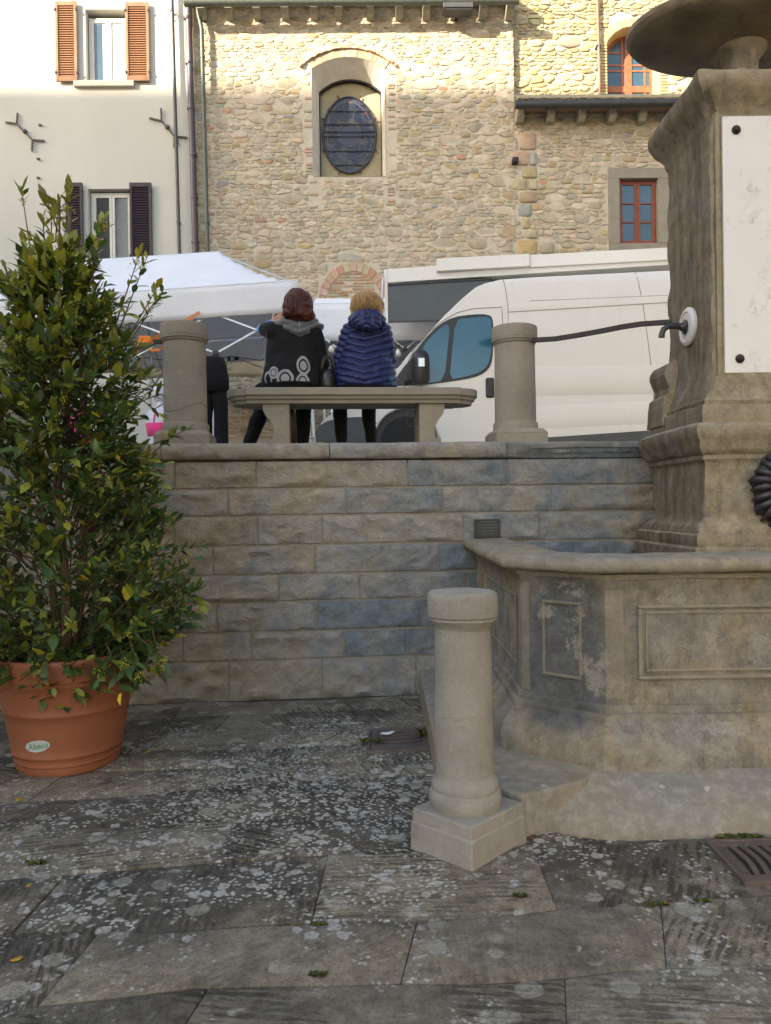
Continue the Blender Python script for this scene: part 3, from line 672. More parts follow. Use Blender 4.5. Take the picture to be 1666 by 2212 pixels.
def casement(root, a, b, c, d, y, fm, gm, nx, label=None, mull=.035, fr=.05, cols=1, rowsn=1, curt=False, arched=None):
    """window: frame, sashes, panes"""
    w = MB(); w.box(a, a+fr, y, y+.06, c, d); w.box(b-fr, b, y, y+.06, c, d); w.box(a+fr, b-fr, y+.002, y+.058, d-fr, d); w.box(a+fr, b-fr, y+.002, y+.058, c, c+fr)
    o = part('window', w, fm, root, bevel=.005, label=label)
    ia, ib, ic, id_ = a+fr, b-fr, c+fr, d-fr; n = nx
    for i in range(n):
        sa = ia+(ib-ia)*i/n+.003; sb = ia+(ib-ia)*(i+1)/n-.003; s = MB(); sr = .055
        s.box(sa, sa+sr, y-.014, y+.035, ic, id_); s.box(sb-sr, sb, y-.014, y+.035, ic, id_); s.box(sa+sr, sb-sr, y-.012, y+.033, id_-sr, id_); s.box(sa+sr, sb-sr, y-.012, y+.033, ic, ic+sr)
        for q in range(1, rowsn): z = ic+sr+(id_-ic-2*sr)*q/rowsn; s.box(sa+sr, sb-sr, y-.010, y+.031, z-mull/2, z+mull/2)
        for q in range(1, cols): x = sa+sr+(sb-sa-2*sr)*q/cols; s.box(x-mull/2, x+mull/2, y-.009, y+.030, ic+sr, id_-sr)
        part('sash', s, fm, o, bevel=.004)
        for q in range(rowsn):
            for r_ in range(cols):
                p = MB(); za = ic+sr+(id_-ic-2*sr)*q/rowsn; zb = ic+sr+(id_-ic-2*sr)*(q+1)/rowsn; xa = sa+sr+(sb-sa-2*sr)*r_/cols; xb = sa+sr+(sb-sa-2*sr)*(r_+1)/cols
                p.box(xa, xb, y+.012, y+.018, za, zb); part('pane', p, gm, o)
    return o
bk = MB(); bk.box(UW[0]-.2, UW[1]+.2, .85, .88, UW[2]-.2, UW[3]+.2); bk.box(LW[0]-.2, LW[1]+.2, .85, .88, LW[2]-.2, LW[3]+.2); part('dark_interior', bk, M['black_plastic'], house)
w1 = casement(house, UW[0]+.02, UW[1]-.0, UW[2]+.02, UW[3]-.10, .14, M['white_paint'], M['curtain'], 2, 'white framed window with pale curtains behind brown shutters')
# an open strip of dark room at the left of the curtains
dk = MB(); dk.box(UW[0]+.125, UW[0]+.30, .150, .153, UW[2]+.13, UW[3]-.22); part('dark_gap', dk, M['glass_blue'], w1)
casement(house, LW[0]+.02, LW[1]-.0, LW[2]+.02, LW[3]-.04, .12, M['white_paint'], M['glass_dark'], 2, 'white framed window with dark panes')
for (a, b, c, d) in more: casement(house, a, b, c, d, .14, M['white_paint'], M['glass_dark'], 2)
a = ap(122, 8, 171, 180); shutter(house, a[0], a[1], a[2], a[3], -.045, M['brown_wood'], 30, 'left brown shutter of the upper window')
a = ap(273, 10, 326, 179); shutter(house, a[0], a[1], a[2], a[3], -.045, M['brown_wood'], 30, 'right brown shutter of the upper window')
a = ap(146, 398, 184, 572); shutter(house, a[0], a[1], a[2], a[3], -.045, M['dark_wood'], 28, 'left dark shutter of the lower window')
a = ap(282, 398, 332, 573); shutter(house, a[0], a[1], a[2], a[3], -.045, M['dark_wood'], 28, 'right dark shutter of the lower window')
s = MB(); a = ap(162, 178, 292, 190); s.box(a[0], a[1], -.09, .1, a[2], a[3]); part('window_sill', s, M['sill'], house, bevel=.008)
s = MB(); s.box(LW[0]-.1, LW[1]+.1, -.08, .1, LW[2]-.12, LW[2]-.004); part('window_sill', s, M['sill'], house, bevel=.008)

# wall anchors of the tie rods, things fixed to the house
def anchor(pts_list, knob, label):
    t = thing('wall_anchor', label, 'wall anchor', FA.o, YAW_F, 'iron tie rod anchors on the cream house')
    for pl in pts_list:
        mb = MB(); P = [(*fa(x, y), ) for x, y in pl]; mb.tube([(p[0], -.035, p[1]) for p in P], .022, 4); part('arm', mb, M['anchor'], t)
    k = fa(*knob); mb = MB(); mb.lathe([(.045, -.03), (.05, 0), (.03, .04)], 8); me = part('knob', mb, M['anchor'], t); me.location = (k[0], -.05, k[1]); me.rotation_euler = (radians(90), 0, 0)
anchor([[(14, 266), (38, 269), (72, 304), (98, 306)], [(40, 246), (38, 269)], [(72, 304), (71, 328)]], (56, 286), 'forked iron wall anchor on the cream house nearer the left edge')
anchor([[(324, 257), (350, 263), (378, 296), (405, 299)], [(349, 236), (350, 263)], [(378, 296), (377, 320)]], (363, 277), 'forked iron wall anchor behind the thin grey pipe')
for (px, py) in ((88, 271), (84, 344), (84, 385)):
    mb = MB(); p = fa(px, py); mb.box(p[0]-.03, p[0]+.03, -.04, .01, p[1]-.015, p[1]+.015); mb.tube([(p[0], -.03, p[1]), (p[0]+.05, -.05, p[1]-.03)], .009, 5)
    tag(part('wall_hook', mb, M['anchor']), 'small rusty hook stub in the cream wall '+{271: 'just above the left wall anchor level', 344: 'below the left wall anchor', 385: 'lowest, above the dark shutters'}[py], 'hook')
    bpy.data.objects[-1] if False else None
for o in list(COL.objects):
    if o.name.startswith('wall_hook'): o.location = FA.o; o.rotation_euler = (0, 0, YAW_F)

def downpipe(name, pts, r, mat, label, joints, y=-.12, extra=None):
    t = thing(name, label, 'downpipe', FA.o, YAW_F)
    P = [fa(px, py, y) for px, py in pts]; mb = MB(); mb.tube([(p[0], y, p[1]) for p in P], r, 12); part('pipe', mb, mat, t, autos=50)
    for (px, py) in joints:
        p = fa(px, py, y); mb = MB(); mb.lathe([(r*1.02, -.03), (r*1.22, -.025), (r*1.22, .025), (r*1.02, .03)], 12, (p[0], y, p[1])); mb.tube([(p[0], y+.02, p[1]), (p[0]+.02, -.0, p[1])], .012, 4); part('bracket', mb, mat, t, autos=40)
    return t
# verticals: continue each pipe down to the piazza
downpipe('thin_downpipe', [(371, -30), (388, 556), (392, 1040)], .036, M['pipe_grey'], 'thinnest dark grey downpipe on the cream house wall', [(372, 22), (381, 305), (386, 480)])
downpipe('wide_downpipe', [(406, -30), (423, 556), (428, 1040)], .066, M['copper'], 'wide purple brown downpipe at the edge of the cream house', [(406, 40), (409, 137), (413, 235), (418, 335), (420, 427), (422, 523)])
downpipe('grey_green_downpipe', [(427, 8), (429, 30), (436, 62), (449, 556), (455, 1040)], .042, M['pipe_green'], 'grey green downpipe from the gutter down the left edge of the stone wall', [(438, 123), (448, 480)], y=-.16)
sc = thing('scroll_bracket', 'small wrought iron scroll between thin and wide pipe near the top of the house', 'bracket', FA.o, YAW_F)
mb = MB(); P = []
for i in range(22):
    u = i/21; P.append((381+5*sin(u*6.6+.4)*(1), 29+26*u-.0))
mb.tube([(fa(x, y)[0], -.10, fa(x, y)[1]) for x, y in P], .010, 5); part('scroll', mb, M['anchor'], sc)

# ------------------------------------------------------------------ church: main stone wall
church = thing('stone_church', 'rubble stone church wall with an arched niche round an oval window', 'building', FA.o, YAW_F)
CX0 = fa(419.5, 300)[0]; CX1 = fa(1112, 300)[0]; CT = fa(700, 14)[1]
NO = ap(673, 150, 834, 381)                       # niche opening, springing at its top
zc = fa(753, 124)[1]; arc, _ = arch_pts(NO[0], NO[1], NO[3], zc, 14)
outline = [(NO[0], NO[2]), (NO[1], NO[2])]+arc[::-1]
mw = MB(); mw.faces_holes([(CX0, -.1), (CX1, -.1), (CX1, CT+.3), (CX0, CT+.3)], [outline], 0)
mw.box(CX0, CX1, 1.0, 8, -.1, CT+.3); mw.add([(CX0, 0, -.1), (CX0, 1, -.1), (CX0, 1, CT), (CX0, 0, CT)], [(0, 1, 2, 3)]); mw.add([(CX1, 0, -.1), (CX1, 3, -.1), (CX1, 3, CT), (CX1, 0, CT)], [(0, 1, 2, 3)])
part('mortar_wall', mw, M['mortar'], church, recalc=False)
# splayed niche, plastered
inner = ap(686, 172, 827, 379); ia, _ = arch_pts(inner[0], inner[1], inner[3], inner[3]+.28, 14); D = .55
innero = [(inner[0], inner[2]), (inner[1], inner[2])]+ia[::-1]
nb = MB(); n = len(outline); nb.add([(p[0], -.012, p[1]) for p in outline]+[(p[0], D, p[1]) for p in innero], [(i, (i+1) % n, n+(i+1) % n, n+i) for i in range(n)])
part('niche_reveal', nb, M['white_reveal'], church, recalc=False)
# grille frame, backing and the oval leaded window
ow = MB(); t_ = .035
def strip(mb, pts, w, y0, y1):
    mb.tube([(p[0], (y0+y1)/2, p[1]) for p in pts], w, 4)
strip(ow, innero+[innero[0]], .028, D-.03, D-.01); oval_frame = part('grille_frame', ow, M['iron'], church)
bkp = MB(); bkp.prism_y(innero, D+.10, D+.14); part('backing_wall', bkp, M['mesh_back'], church)
oc = fa(755, 289, D); orx = 57*.01*1.0; orz = 83*.0101
orx = (fa(812, 289, D)[0]-fa(698, 289, D)[0])/2; orz = (fa(755, 207, D)[1]-fa(755, 371, D)[1])/2
rng = MB(); rng.tube([(oc[0]+orx*cos(a*pi/24), D+.05, oc[1]+orz*sin(a*pi/24)) for a in range(49)], .022, 6, cap=False); owin = part('oval_window', rng, M['bronze'], church, label='oval leaded glass window in a bronze ring')
gl = MB(); gl.lathe([(.001, 0), (1, 0)], 48, cap0=False, cap1=False); gl.v = [(oc[0]+v[0]*orx, D+.06, oc[1]+v[1]*orz) for v in gl.v]; part('leaded_pane', gl, M['glass_stain'], owin, recalc=False)
ld = MB(); Rl = random.Random(3)
cells = rubble(-orx, orx, -orz, orz, [], .05, .10, 5, 1.0, .0)
for c in cells:
    mx = sum(p[0] for p in c)/len(c); mz = sum(p[1] for p in c)/len(c)
    if (mx/orx)**2+(mz/orz)**2 > .88: continue
    if (mx**2+mz**2) < (orx*.42)**2: continue
    q = [(mx+(p[0]-mx)*.8, mz+(p[1]-mz)*.8) for p in c]
    col = Rl.choice([(.012, .015, .035), (.03, .03, .04), (.035, .02, .02), (.02, .022, .03), (.07, .06, .045)])
    ld.add([(oc[0]+p[0], D+.052, oc[1]+p[1]) for p in q], [tuple(range(len(q)))], col)
t = NT('stained_glass_piece'); gm = t.done(t.attr(), .2, None, spec=.5); part('glass_pieces', ld, gm, owin, kind='stuff', recalc=False)
for rr in (.42, .86):
    l2 = MB(); l2.tube([(oc[0]+orx*rr*cos(a*pi/20), D+.048, oc[1]+orz*(rr if rr > .5 else rr*.75)*sin(a*pi/20)) for a in range(41)], .008, 4, cap=False); part('lead_ring', l2, M['lead'], owin)
for py in (238, 267, 283, 293, 325, 341 + 14):
    z = fa(755, py, D)[1]-oc[1]; hx = orx*sqrt(max(0, 1-(z/orz)**2)); l2 = MB(); l2.tube([(oc[0]-hx-.02, D+.03, oc[1]+z), (oc[0]+hx+.02, D+.03, oc[1]+z)], .009, 4); part('saddle_bar', l2, M['iron'], owin)
for a in range(8):
    th = (a+.5)*pi/4; l2 = MB(); l2.tube([(oc[0]+orx*cos(th)*.98, D+.04, oc[1]+orz*sin(th)*.98), (oc[0]+orx*cos(th)*1.12, D+.04, oc[1]+orz*sin(th)*1.12)], .016, 5); part('lug', l2, M['bronze'], owin)
# brick arch over the niche, with a thin projecting outer course
brick_arch(church, NO[0], NO[1], NO[3], zc, .0, .16, 42, 0, .02, M['brickm'], 5, BR)
brick_arch(church, NO[0], NO[1], NO[3], zc, .17, .215, 26, 0, .075, M['brickm'], 6, BR, .12)
# brick jambs below and beside the niche
R = random.Random(9)
BRR = [(.46, .29, .19), (.49, .34, .24), (.42, .24, .15)]
jambs = []
for (px0, px1, py0, py1) in ((655, 672, 190, 378), (836, 852, 175, 378), (668, 690, 384, 450), (832, 852, 400, 450)):
    z = fa(px0, py1)[1]; zt = fa(px0, py0)[1]; xa, xb = fa(px0, py0)[0], fa(px1, py0)[0]; jambs.append((xa-.02, xb+.02, z, zt))
    while z < zt-.05:
        h = R.uniform(.045, .06); l = R.uniform(.7, 1.0)*(xb-xa)
        if R.random() < .5:
            mb = MB(); mb.col = tuple(v*R.uniform(.9, 1.12) for v in R.choice([(.48, .37, .28), (.47, .33, .24), (.46, .40, .30)])); x = xa if px0 < 700 and px0 > 660 else xb-l
            mb.box(x, x+l, -R.uniform(.012, .026), .02, z, z+h); part('brick', mb, M['brickm'], church, bevel=.006, seg=1)
        z += h+.014
# blind brick arch low down, filled with brick
ba = ap(700, 640, 828, 640); bz = fa(765, 572)[1]; bs = fa(765, 655)[1]
x0b, x1b = fa(690, 620)[0], fa(838, 620)[0]; wb = (x1b-x0b)/2; cb = (x0b+x1b)/2
for i in range(15):
    for side in (0,):
        t0 = pi*(i+.06)/15; t1 = pi*(i+.94)/15; mb = MB(); mb.col = tuple(v*R.uniform(.85, 1.1) for v in R.choice(BR)); r_a, r_b = wb-.14, wb+.02
        q = [(cb-r_a*cos(t0), bs+r_a*sin(t0)*1.15), (cb-r_a*cos(t1), bs+r_a*sin(t1)*1.15), (cb-r_b*cos(t1), bs+r_b*sin(t1)*1.15), (cb-r_b*cos(t0), bs+r_b*sin(t0)*1.15)]
        mb.prism_y(q, -.028, .02); part('brick', mb, M['brickm'], church)
z = bs-.3
while z < bs+(wb-.2)*1.15:
    k = max(0, (z-bs)/1.15); hx = sqrt(max(0, (wb-.17)**2-k*k)); x = cb-hx
    while x < cb+hx-.08:
        l = min(R.uniform(.16, .26), cb+hx-x)
        if R.random() < .88:
            mb = MB(); mb.col = tuple(v*R.uniform(.8, 1.12) for v in R.choice(BRR+[(.45, .38, .27)])); mb.box(x, x+l-.014, -R.uniform(.008, .024), .02, z, z+.048); part('brick', mb, M['brickm'], church, bevel=.006, seg=1)
        x += l
    z += .064
holes = [(NO[0]-.03, NO[1]+.03, NO[2]-.06, NO[3]+.02), (NO[0]-.16, NO[1]+.16, NO[3], zc+.12), (NO[0]+.1, NO[1]-.1, zc, zc+.23), (x0b-.02, x1b+.02, bs-.5, bs+wb*.75), (cb-wb*.75, cb+wb*.75, bs+wb*.75-.01, bs+wb*1.17)]+jambs
cl = rubble(CX0+.02, CX1-.0, 1.0, CT, holes, .035, .125, 11, 1.95, .07)
zvis = fa(700, 660)[1]
stone_wall(church, cl, PAL_CH, 12, M['rubble'], .009, (.003, .017), 300, lambda c: min(p[1] for p in c) > zvis)
# eave: board, gutter, corbels
ev = MB(); ev.box(CX0, CX1+.05, -.42, .3, CT-.02, CT+.09); part('eave_slab', ev, M['corbel'], church, bevel=.01)
gt = MB(); zg = fa(700, 6, -.42)[1]; gt.tube([(CX0-.05, -.47, fa(430, 10, -.4)[1]), (CX1+.03, -.47, fa(1110, 5, -.4)[1])], .085, 12); part('gutter', gt, M['pipe_green'], church, autos=50)
for px in (440, 498, 558, 618, 680, 733, 800, 862, 920, 980, 1041, 1098):
    a = ap(px-8, 20, px+8, 46); mb = MB(); z1 = CT-.025; z0 = a[2]
    mb.add([(a[0], .02, z0), (a[1], .02, z0), (a[1], .02, z1), (a[0], .02, z1), (a[0], -.20, z0), (a[1], -.20, z0), (a[1], -.30, z0+.08), (a[0], -.30, z0+.08), (a[0], -.36, z1), (a[1], -.36, z1)],
           [(0, 1, 2, 3), (0, 4, 5, 1), (4, 6+1, 6, 5), (7, 8, 9, 6), (3, 2, 9, 8), (0, 3, 8, 7, 4), (1, 5, 6, 9, 2)])
    part('corbel', mb, M['corbel'], church, bevel=.008)
# roof slab above the eave (its sloping tiles stay out of the picture)
rf = MB(); rf.add([(CX0, -.45, CT+.12), (CX1, -.45, CT+.12), (CX1, 6, CT+2.2), (CX0, 6, CT+2.2), (CX0, -.45, CT+.05), (CX1, -.45, CT+.05), (CX1, 6, CT+2.0), (CX0, 6, CT+2.0)], [(0,1,2,3),(7,6,5,4),(0,4,5,1),(1,5,6,2),(2,6,7,3),(3,7,4,0)]); part('roof', rf, M['tile'], church)

# floodlight in its wire cage
fl = thing('caged_floodlight', 'grey floodlight behind a white wire cage under the church eave', 'floodlight', FA.o, YAW_F)
a = ap(953, 38, 1016, 50); mb = MB(); mb.box(a[0], a[1], -.52, -.22, a[2], a[3]); part('housing', mb, M['pipe_grey'], fl, bevel=.01)
mb = MB(); mb.box(a[0]+.05, a[1]-.05, -.50, -.24, a[2]-.04, a[2]-.002); part('lens', mb, M['black_plastic'], fl)
mb = MB(); mb.box((a[0]+a[1])/2-.03, (a[0]+a[1])/2+.03, -.24, 0, a[2]+.03, a[3]-.03); part('arm', mb, M['iron'], fl)
cg = MB(); zt = fa(980, 16)[1]
for i in range(13): x = a[0]+(a[1]-a[0])*i/12; cg.tube([(x, -.50, a[3]), (x, -.46, zt)], .007, 4); 
for i in range(6): z = a[3]+(zt-a[3])*(i+1)/6; cg.tube([(a[0], -.50+.04*(i+1)/6, z), (a[1], -.50+.04*(i+1)/6, z)], .007, 4)
part('wire_cage', cg, M['white_paint'], fl)

# ------------------------------------------------------------------ side chapel (lower, with gutter and red window)
ch = thing('side_chapel', 'lower stone chapel wall with corbels, dark gutter and a framed red window', 'building', FA.o, YAW_F)
HX0 = CX1+.003; HX1 = HX0+7.5; HT = fa(1250, 236)[1]
WO = ap(1337, 387, 1422, 526); WS = ap(1313, 364, 1446, 548)
mw = MB(); mw.faces_holes([(HX0, -.1), (HX1, -.1), (HX1, HT), (HX0, HT)], [[(WO[0], WO[2]), (WO[1], WO[2]), (WO[1], WO[3]), (WO[0], WO[3])]], .004)
mw.add([(HX0, .3, -.1), (HX1, .3, -.1), (HX1, .3, HT), (HX0, .3, HT)], [(0, 1, 2, 3)]); mw.box(HX1-.01, HX1, 0, 3, -.1, HT); part('mortar_wall', mw, M['mortar'], ch, recalc=False)
sr = MB(); y0 = -.045
sr.box(WS[0], WO[0], y0, .16, WO[2], WO[3]); part('window_jamb', sr, M['serena'], ch, bevel=.008)
sr = MB(); sr.box(WO[1], WS[1], y0, .16, WO[2], WO[3]); part('window_jamb', sr, M['serena'], ch, bevel=.008)
sr = MB(); sr.box(WS[0], WS[1], y0, .16, WO[3]+.002, WS[3]); part('lintel', sr, M['serena'], ch, bevel=.008)
sr = MB(); sr.box(WS[0], WS[1], y0, .16, WS[2], WO[2]-.002); part('window_sill', sr, M['serena'], ch, bevel=.008)
casement(ch, WO[0]+.0, WO[1]-.0, WO[2], WO[3], .09, M['red_wood'], M['glass_blue'], 2, 'dark red window with six blue panes', .03, .035, 1, 3)
q = []
def cp(x0, x1, y0, y1): return ((1950+x0/1.485)*.5423, (1950+x1/1.485)*.5423, y0/1.485*.5423, y1/1.485*.5423)
QS = [(175, 280, 785, 890, (.46, .34, .26)), (137, 233, 897, 980, (.47, .33, .25)), (237, 280, 897, 980, (.34, .34, .33)), (190, 285, 985, 1055, (.42, .35, .21)), (125, 223, 1058, 1127, (.42, .37, .25)), (227, 285, 1058, 1127, (.42, .37, .25)),
      (172, 285, 1132, 1200, (.36, .28, .19)), (165, 250, 1205, 1283, (.33, .335, .33)), (190, 240, 1286, 1355, (.43, .36, .21)), (210, 285, 1358, 1413, (.42, .37, .25)), (165, 285, 1420, 1530, (.45, .35, .17)), (300, 388, 1440, 1505, (.36, .33, .24))]
R = random.Random(33)
for (a, b, c, d, col) in QS:
    P = cp(a, b, c, d); k = ap(P[0], P[2], P[1], P[3]); q.append((k[0]+.0, k[1]-.0, k[2], k[3])); mb = MB()
    stone_mb([(k[0], k[2]), (k[1], k[2]), (k[1], k[3]), (k[0], k[3])], mb, R, .012, .03, col, True); part('quoin_stone', mb, M['rubble'], ch, autos=50)
cl = rubble(HX0, HX1, 1.0, HT-.05, [(WS[0]-.01, WS[1]+.01, WS[2]-.01, WS[3]+.01)]+q, .04, .14, 17, 1.9, .08)
zvis = fa(1300, 590)[1]; xvis = fa(1450, 400)[0]
stone_wall(ch, cl, PAL_CH, 18, M['rubble'], .011, (.003, .016), 284, lambda c: min(p[1] for p in c) > zvis and min(p[0] for p in c) < xvis)
ev = MB(); ev.box(HX0-.02, HX1, -.45, .3, HT-.002, HT+.07); part('eave_slab', ev, M['corbel'], ch, bevel=.01)
gt = MB(); a = fa(1113, 226, -.5); b = fa(1480, 222, -.5); k = (b[1]-a[1])/(b[0]-a[0]); gt.tube([(a[0], -.5, a[1]), (HX1, -.5, a[1]+k*(HX1-a[0]))], .085, 14); part('gutter', gt, M['gutter'], ch, autos=50)
for i, px in enumerate((1120, 1185, 1251, 1316, 1381, 1446, 1512, 1578)):
    a = ap(px-8, 241, px+8, 271); mb = MB(); z1 = HT-.005; z0 = a[2]
    mb.add([(a[0], .02, z0), (a[1], .02, z0), (a[1], .02, z1), (a[0], .02, z1), (a[0], -.18, z0), (a[1], -.18, z0), (a[1], -.28, z0+.08), (a[0], -.28, z0+.08), (a[0], -.34, z1), (a[1], -.34, z1)],
           [(0, 1, 2, 3), (0, 4, 5, 1), (4, 7, 6, 5), (7, 8, 9, 6), (3, 2, 9, 8), (0, 3, 8, 7, 4), (1, 5, 6, 9, 2)])
    part('corbel', mb, M['corbel'], ch, bevel=.008)
# cover tiles seen end-on over the gutter, the roof running back and up
x = HX0+.12; R = random.Random(2); ez = fa(1250, 214, -.5)[1]
sl_ = MB(); sl_.add([(HX0, -.48, ez-.06), (HX1, -.48, ez-.06), (HX1, .13, ez+.08), (HX0, .13, ez+.08), (HX0, -.48, ez-.12), (HX1, -.48, ez-.12), (HX1, .13, ez+.0), (HX0, .13, ez+.0)], [(0,1,2,3),(7,6,5,4),(0,4,5,1),(1,5,6,2),(2,6,7,3),(3,7,4,0)]); part('roof_deck', sl_, M['tile'], ch)
while x < HX1-.1:
    for r_ in range(1):
        mb = MB(); m = 7; th = .014; y0 = -.55+r_*1.1; y1 = y0+.70; zz = .21
        def P(i, j):
            a_ = pi*i/(m-1); rr = .105 - (.012 if j else 0); yy = y0 if j == 0 else y1
            return (x-rr*cos(a_), yy, ez-.07+.008*(r_ == 0)+(yy+.48)*zz+.075*sin(a_)-(.0 if j == 0 else .012))
        mb.grid(P, m, 2); P0 = P
        mb.grid(lambda i, j: (P0(i, j)[0]*1.0, P0(i, j)[1], P0(i, j)[2]-th), m, 2)
        mb.f += [(i, i+1, 2*m+i+1, 2*m+i) for i in range(m-1)]
        part('roof_tile', mb, M['tile'], ch, autos=40, recalc=False)
    x += .265+R.uniform(-.006, .006)
mb = MB(); p = fa(1112, 351); mb.box(p[0]-.07, p[0]+.06, -.16, .02, p[1]-.055, p[1]+.055)
tag(part('wall_sensor', mb, M['iron'], bevel=.02), 'small dark rusty box bracket on the stone wall at the chapel corner', 'bracket'); o = bpy.data.objects['wall_sensor']; o.location = FA.o; o.rotation_euler = (0, 0, YAW_F)

# ------------------------------------------------------------------ upper nave wall, set back
UP = Plane(0, 16.14, 2.0, YAW_F)
up = thing('nave_wall', 'sunlit yellow rubble stone wall above the chapel roof with an arched red window', 'building', UP.o, YAW_F)
def ua(px, py, t=0.0): return UP.at(px, py, t)
UX0 = CX1+.003; UX1 = UX0+8; UZ0 = ua(1200, 250)[1]-.4; UZ1 = ua(1200, -60)[1]
def aq(px0, py0, px1, py1): a = ua(px0, py0); b = ua(px1, py1); return (min(a[0], b[0]), max(a[0], b[0]), min(a[1], b[1]), max(a[1], b[1]))
NA = aq(1311, 92, 1427, 230); nz = ua(1365, 58)[1]; arc, _ = arch_pts(NA[0], NA[1], NA[3], nz, 14)
outl = [(NA[0], NA[2]), (NA[1], NA[2])]+arc[::-1]; xr = NA[1]-NA[0]
mw = MB(); mw.faces_holes([(UX0, UZ0-.1), (UX1, UZ0-.1), (UX1, UZ1), (UX0, UZ1)], [outl], 0); mw.box(UX0, UX1, 1.0, 6, UZ0-.1, UZ1); part('mortar_wall', mw, M['mortar'], up, recalc=False)
NI = aq(1317, 103, 1423, 230); iz = ua(1367, 80, .4)[1]; arc2, _ = arch_pts(NI[0], NI[1], NI[3], iz, 14); inn = [(NI[0], NI[2]), (NI[1], NI[2])]+arc2[::-1]
nb = MB(); n = len(outl); nb.add([(p[0], -.01, p[1]) for p in outl]+[(p[0], .40, p[1]) for p in inn], [(i, (i+1) % n, n+(i+1) % n, n+i) for i in range(n)]); part('niche_reveal', nb, M['yellow_reveal'], up, recalc=False)
fr = MB(); yF = .36; n = len(inn); sh = lambda p, k: ((NI[0]+NI[1])/2+(p[0]-(NI[0]+NI[1])/2)*k, p[1]-(1-k)*.6 if p[1] > NI[3]-.01 else p[1])
o2 = [sh(p, .90) for p in inn]; fr.add([(p[0], yF, p[1]) for p in inn]+[(p[0], yF, p[1]) for p in o2]+[(p[0], yF+.06, p[1]) for p in inn]+[(p[0], yF+.06, p[1]) for p in o2],
    [(i, (i+1) % n, n+(i+1) % n, n+i) for i in range(1, n)]+[(n+i, n+(i+1) % n, 3*n+(i+1) % n, 3*n+i) for i in range(1, n)])
rwn = part('arched_window', fr, M['red_wood2'], up, label='arched orange red window with small panes', recalc=False)
xm = (NI[0]+NI[1])/2; tz = ua(1367, 173)[1]; zb = NI[2]
s = MB(); s.box(xm-.075, xm+.075, yF-.012, yF+.05, zb, iz-.08); part('centre_stile', s, M['red_wood2'], rwn, bevel=.006)
s = MB(); s.box(NI[0]+.05, NI[1]-.05, yF-.006, yF+.045, tz-.07, tz+.07); part('transom', s, M['red_wood2'], rwn, bevel=.006)
for px in (1344, 1391 + 2):
    x = ua(px, 130, .36)[0]; s = MB(); s.box(x-.02, x+.02, yF+.002, yF+.04, zb, iz-.05); part('muntin', s, M['red_wood2'], rwn)
for py in (114, 141, 165 - 12 + 0):
    z = ua(1367, py, .36)[1]; s = MB(); s.box(NI[0]+.05, NI[1]-.05, yF+.004, yF+.038, z-.018, z+.018); part('muntin', s, M['red_wood2'], rwn)
xs_ = [NI[0]+.05, ua(1344, 130, .36)[0], xm, ua(1393, 130, .36)[0], NI[1]-.05]; zs_ = [zb, tz, ua(1367, 153, .36)[1], ua(1367, 141, .36)[1], ua(1367, 114, .36)[1], iz-.04]
for i in range(4):
    for j in range(5):
        s = MB(); s.box(xs_[i]+.01, xs_[i+1]-.01, yF+.02, yF+.026, zs_[j]+.01, zs_[j+1]-.01); part('pane', s, M['glass_blue'], rwn)
brick_arch(up, NA[0], NA[1], NA[3], nz, .0, .17, 38, 0, .03, M['brickm'], 8, [(.55, .40, .22), (.52, .36, .2), (.58, .45, .27)], .05)
R = random.Random(5)
for side in (0, 1):
    z = NA[2]
    while z < NA[3]:
        l = R.uniform(.13, .22); x = NA[0]-l if side == 0 else NA[1]; mb = MB(); mb.col = tuple(v*R.uniform(.85, 1.1) for v in R.choice([(.50, .34, .19), (.55, .43, .25)]))
        mb.box(x, x+l, -.02, .02, z, z+.05); part('brick', mb, M['brickm'], up, bevel=.006, seg=1); z += .065
holes = [(NA[0]-.22, NA[1]+.22, NA[2]-.2, NA[3]+.02), (NA[0]-.1, NA[1]+.1, NA[3], nz-.05), (NA[0]+.05, NA[1]-.05, nz-.06, nz+.19)]
cl = rubble(UX0-.0, UX1, UZ0-.1, UZ1, holes, .045, .145, 23, 1.6, .08)
stone_wall(up, cl, PAL_UP, 24, M['rubble'], .012, (.012, .042), 300, lambda c: max(p[0] for p in c) < UX0+5.5 and min(p[0] for p in c) > UX0-.1)
t = thing('brown_downpipe', 'brown downpipe on the sunlit yellow wall left of the arched window', 'downpipe', UP.o, YAW_F)
mb = MB(); a = ua(1290, -30, -.1); b = ua(1297, 222, -.1); mb.tube([(a[0], -.1, a[1]), (b[0], -.1, b[1]-.3)], .035, 10); part('pipe', mb, mat_simple('brown_pipe', (.22, .13, .085), .5, .15, 9, .1), t, autos=50)
mb = MB(); p = ua(1293, 100, -.1); mb.box(p[0]-.05, p[0]+.05, -.13, 0, p[1]-.02, p[1]+.02); part('bracket', mb, M['iron'], t)

# ------------------------------------------------------------------ building behind the viewer that shades the square
bb = thing('shading_palace', 'tall plastered building across the square behind the viewer casting the shade', 'building', (0, -20, 0))
H = 29.55; mb = MB(); mb.box(-62, -21, -14, 0, 0, H); part('wall', mb, M['plaster'], bb)
mb = MB(); mb.box(-62.6, -20.4, -14.6, .5, H+.003, H+.3); part('roof', mb, M['tile'], bb)
wd = MB(); wd.box(-.6, .6, 0, .04, 0, 1.8); me = wd.mesh('window'); me.materials.append(M['dark_wood'])
for i in range(11):
    for j in range(6): o = link('window', me, bb); o.location = (-59+i*3.6, .003, 3+j*4.2)

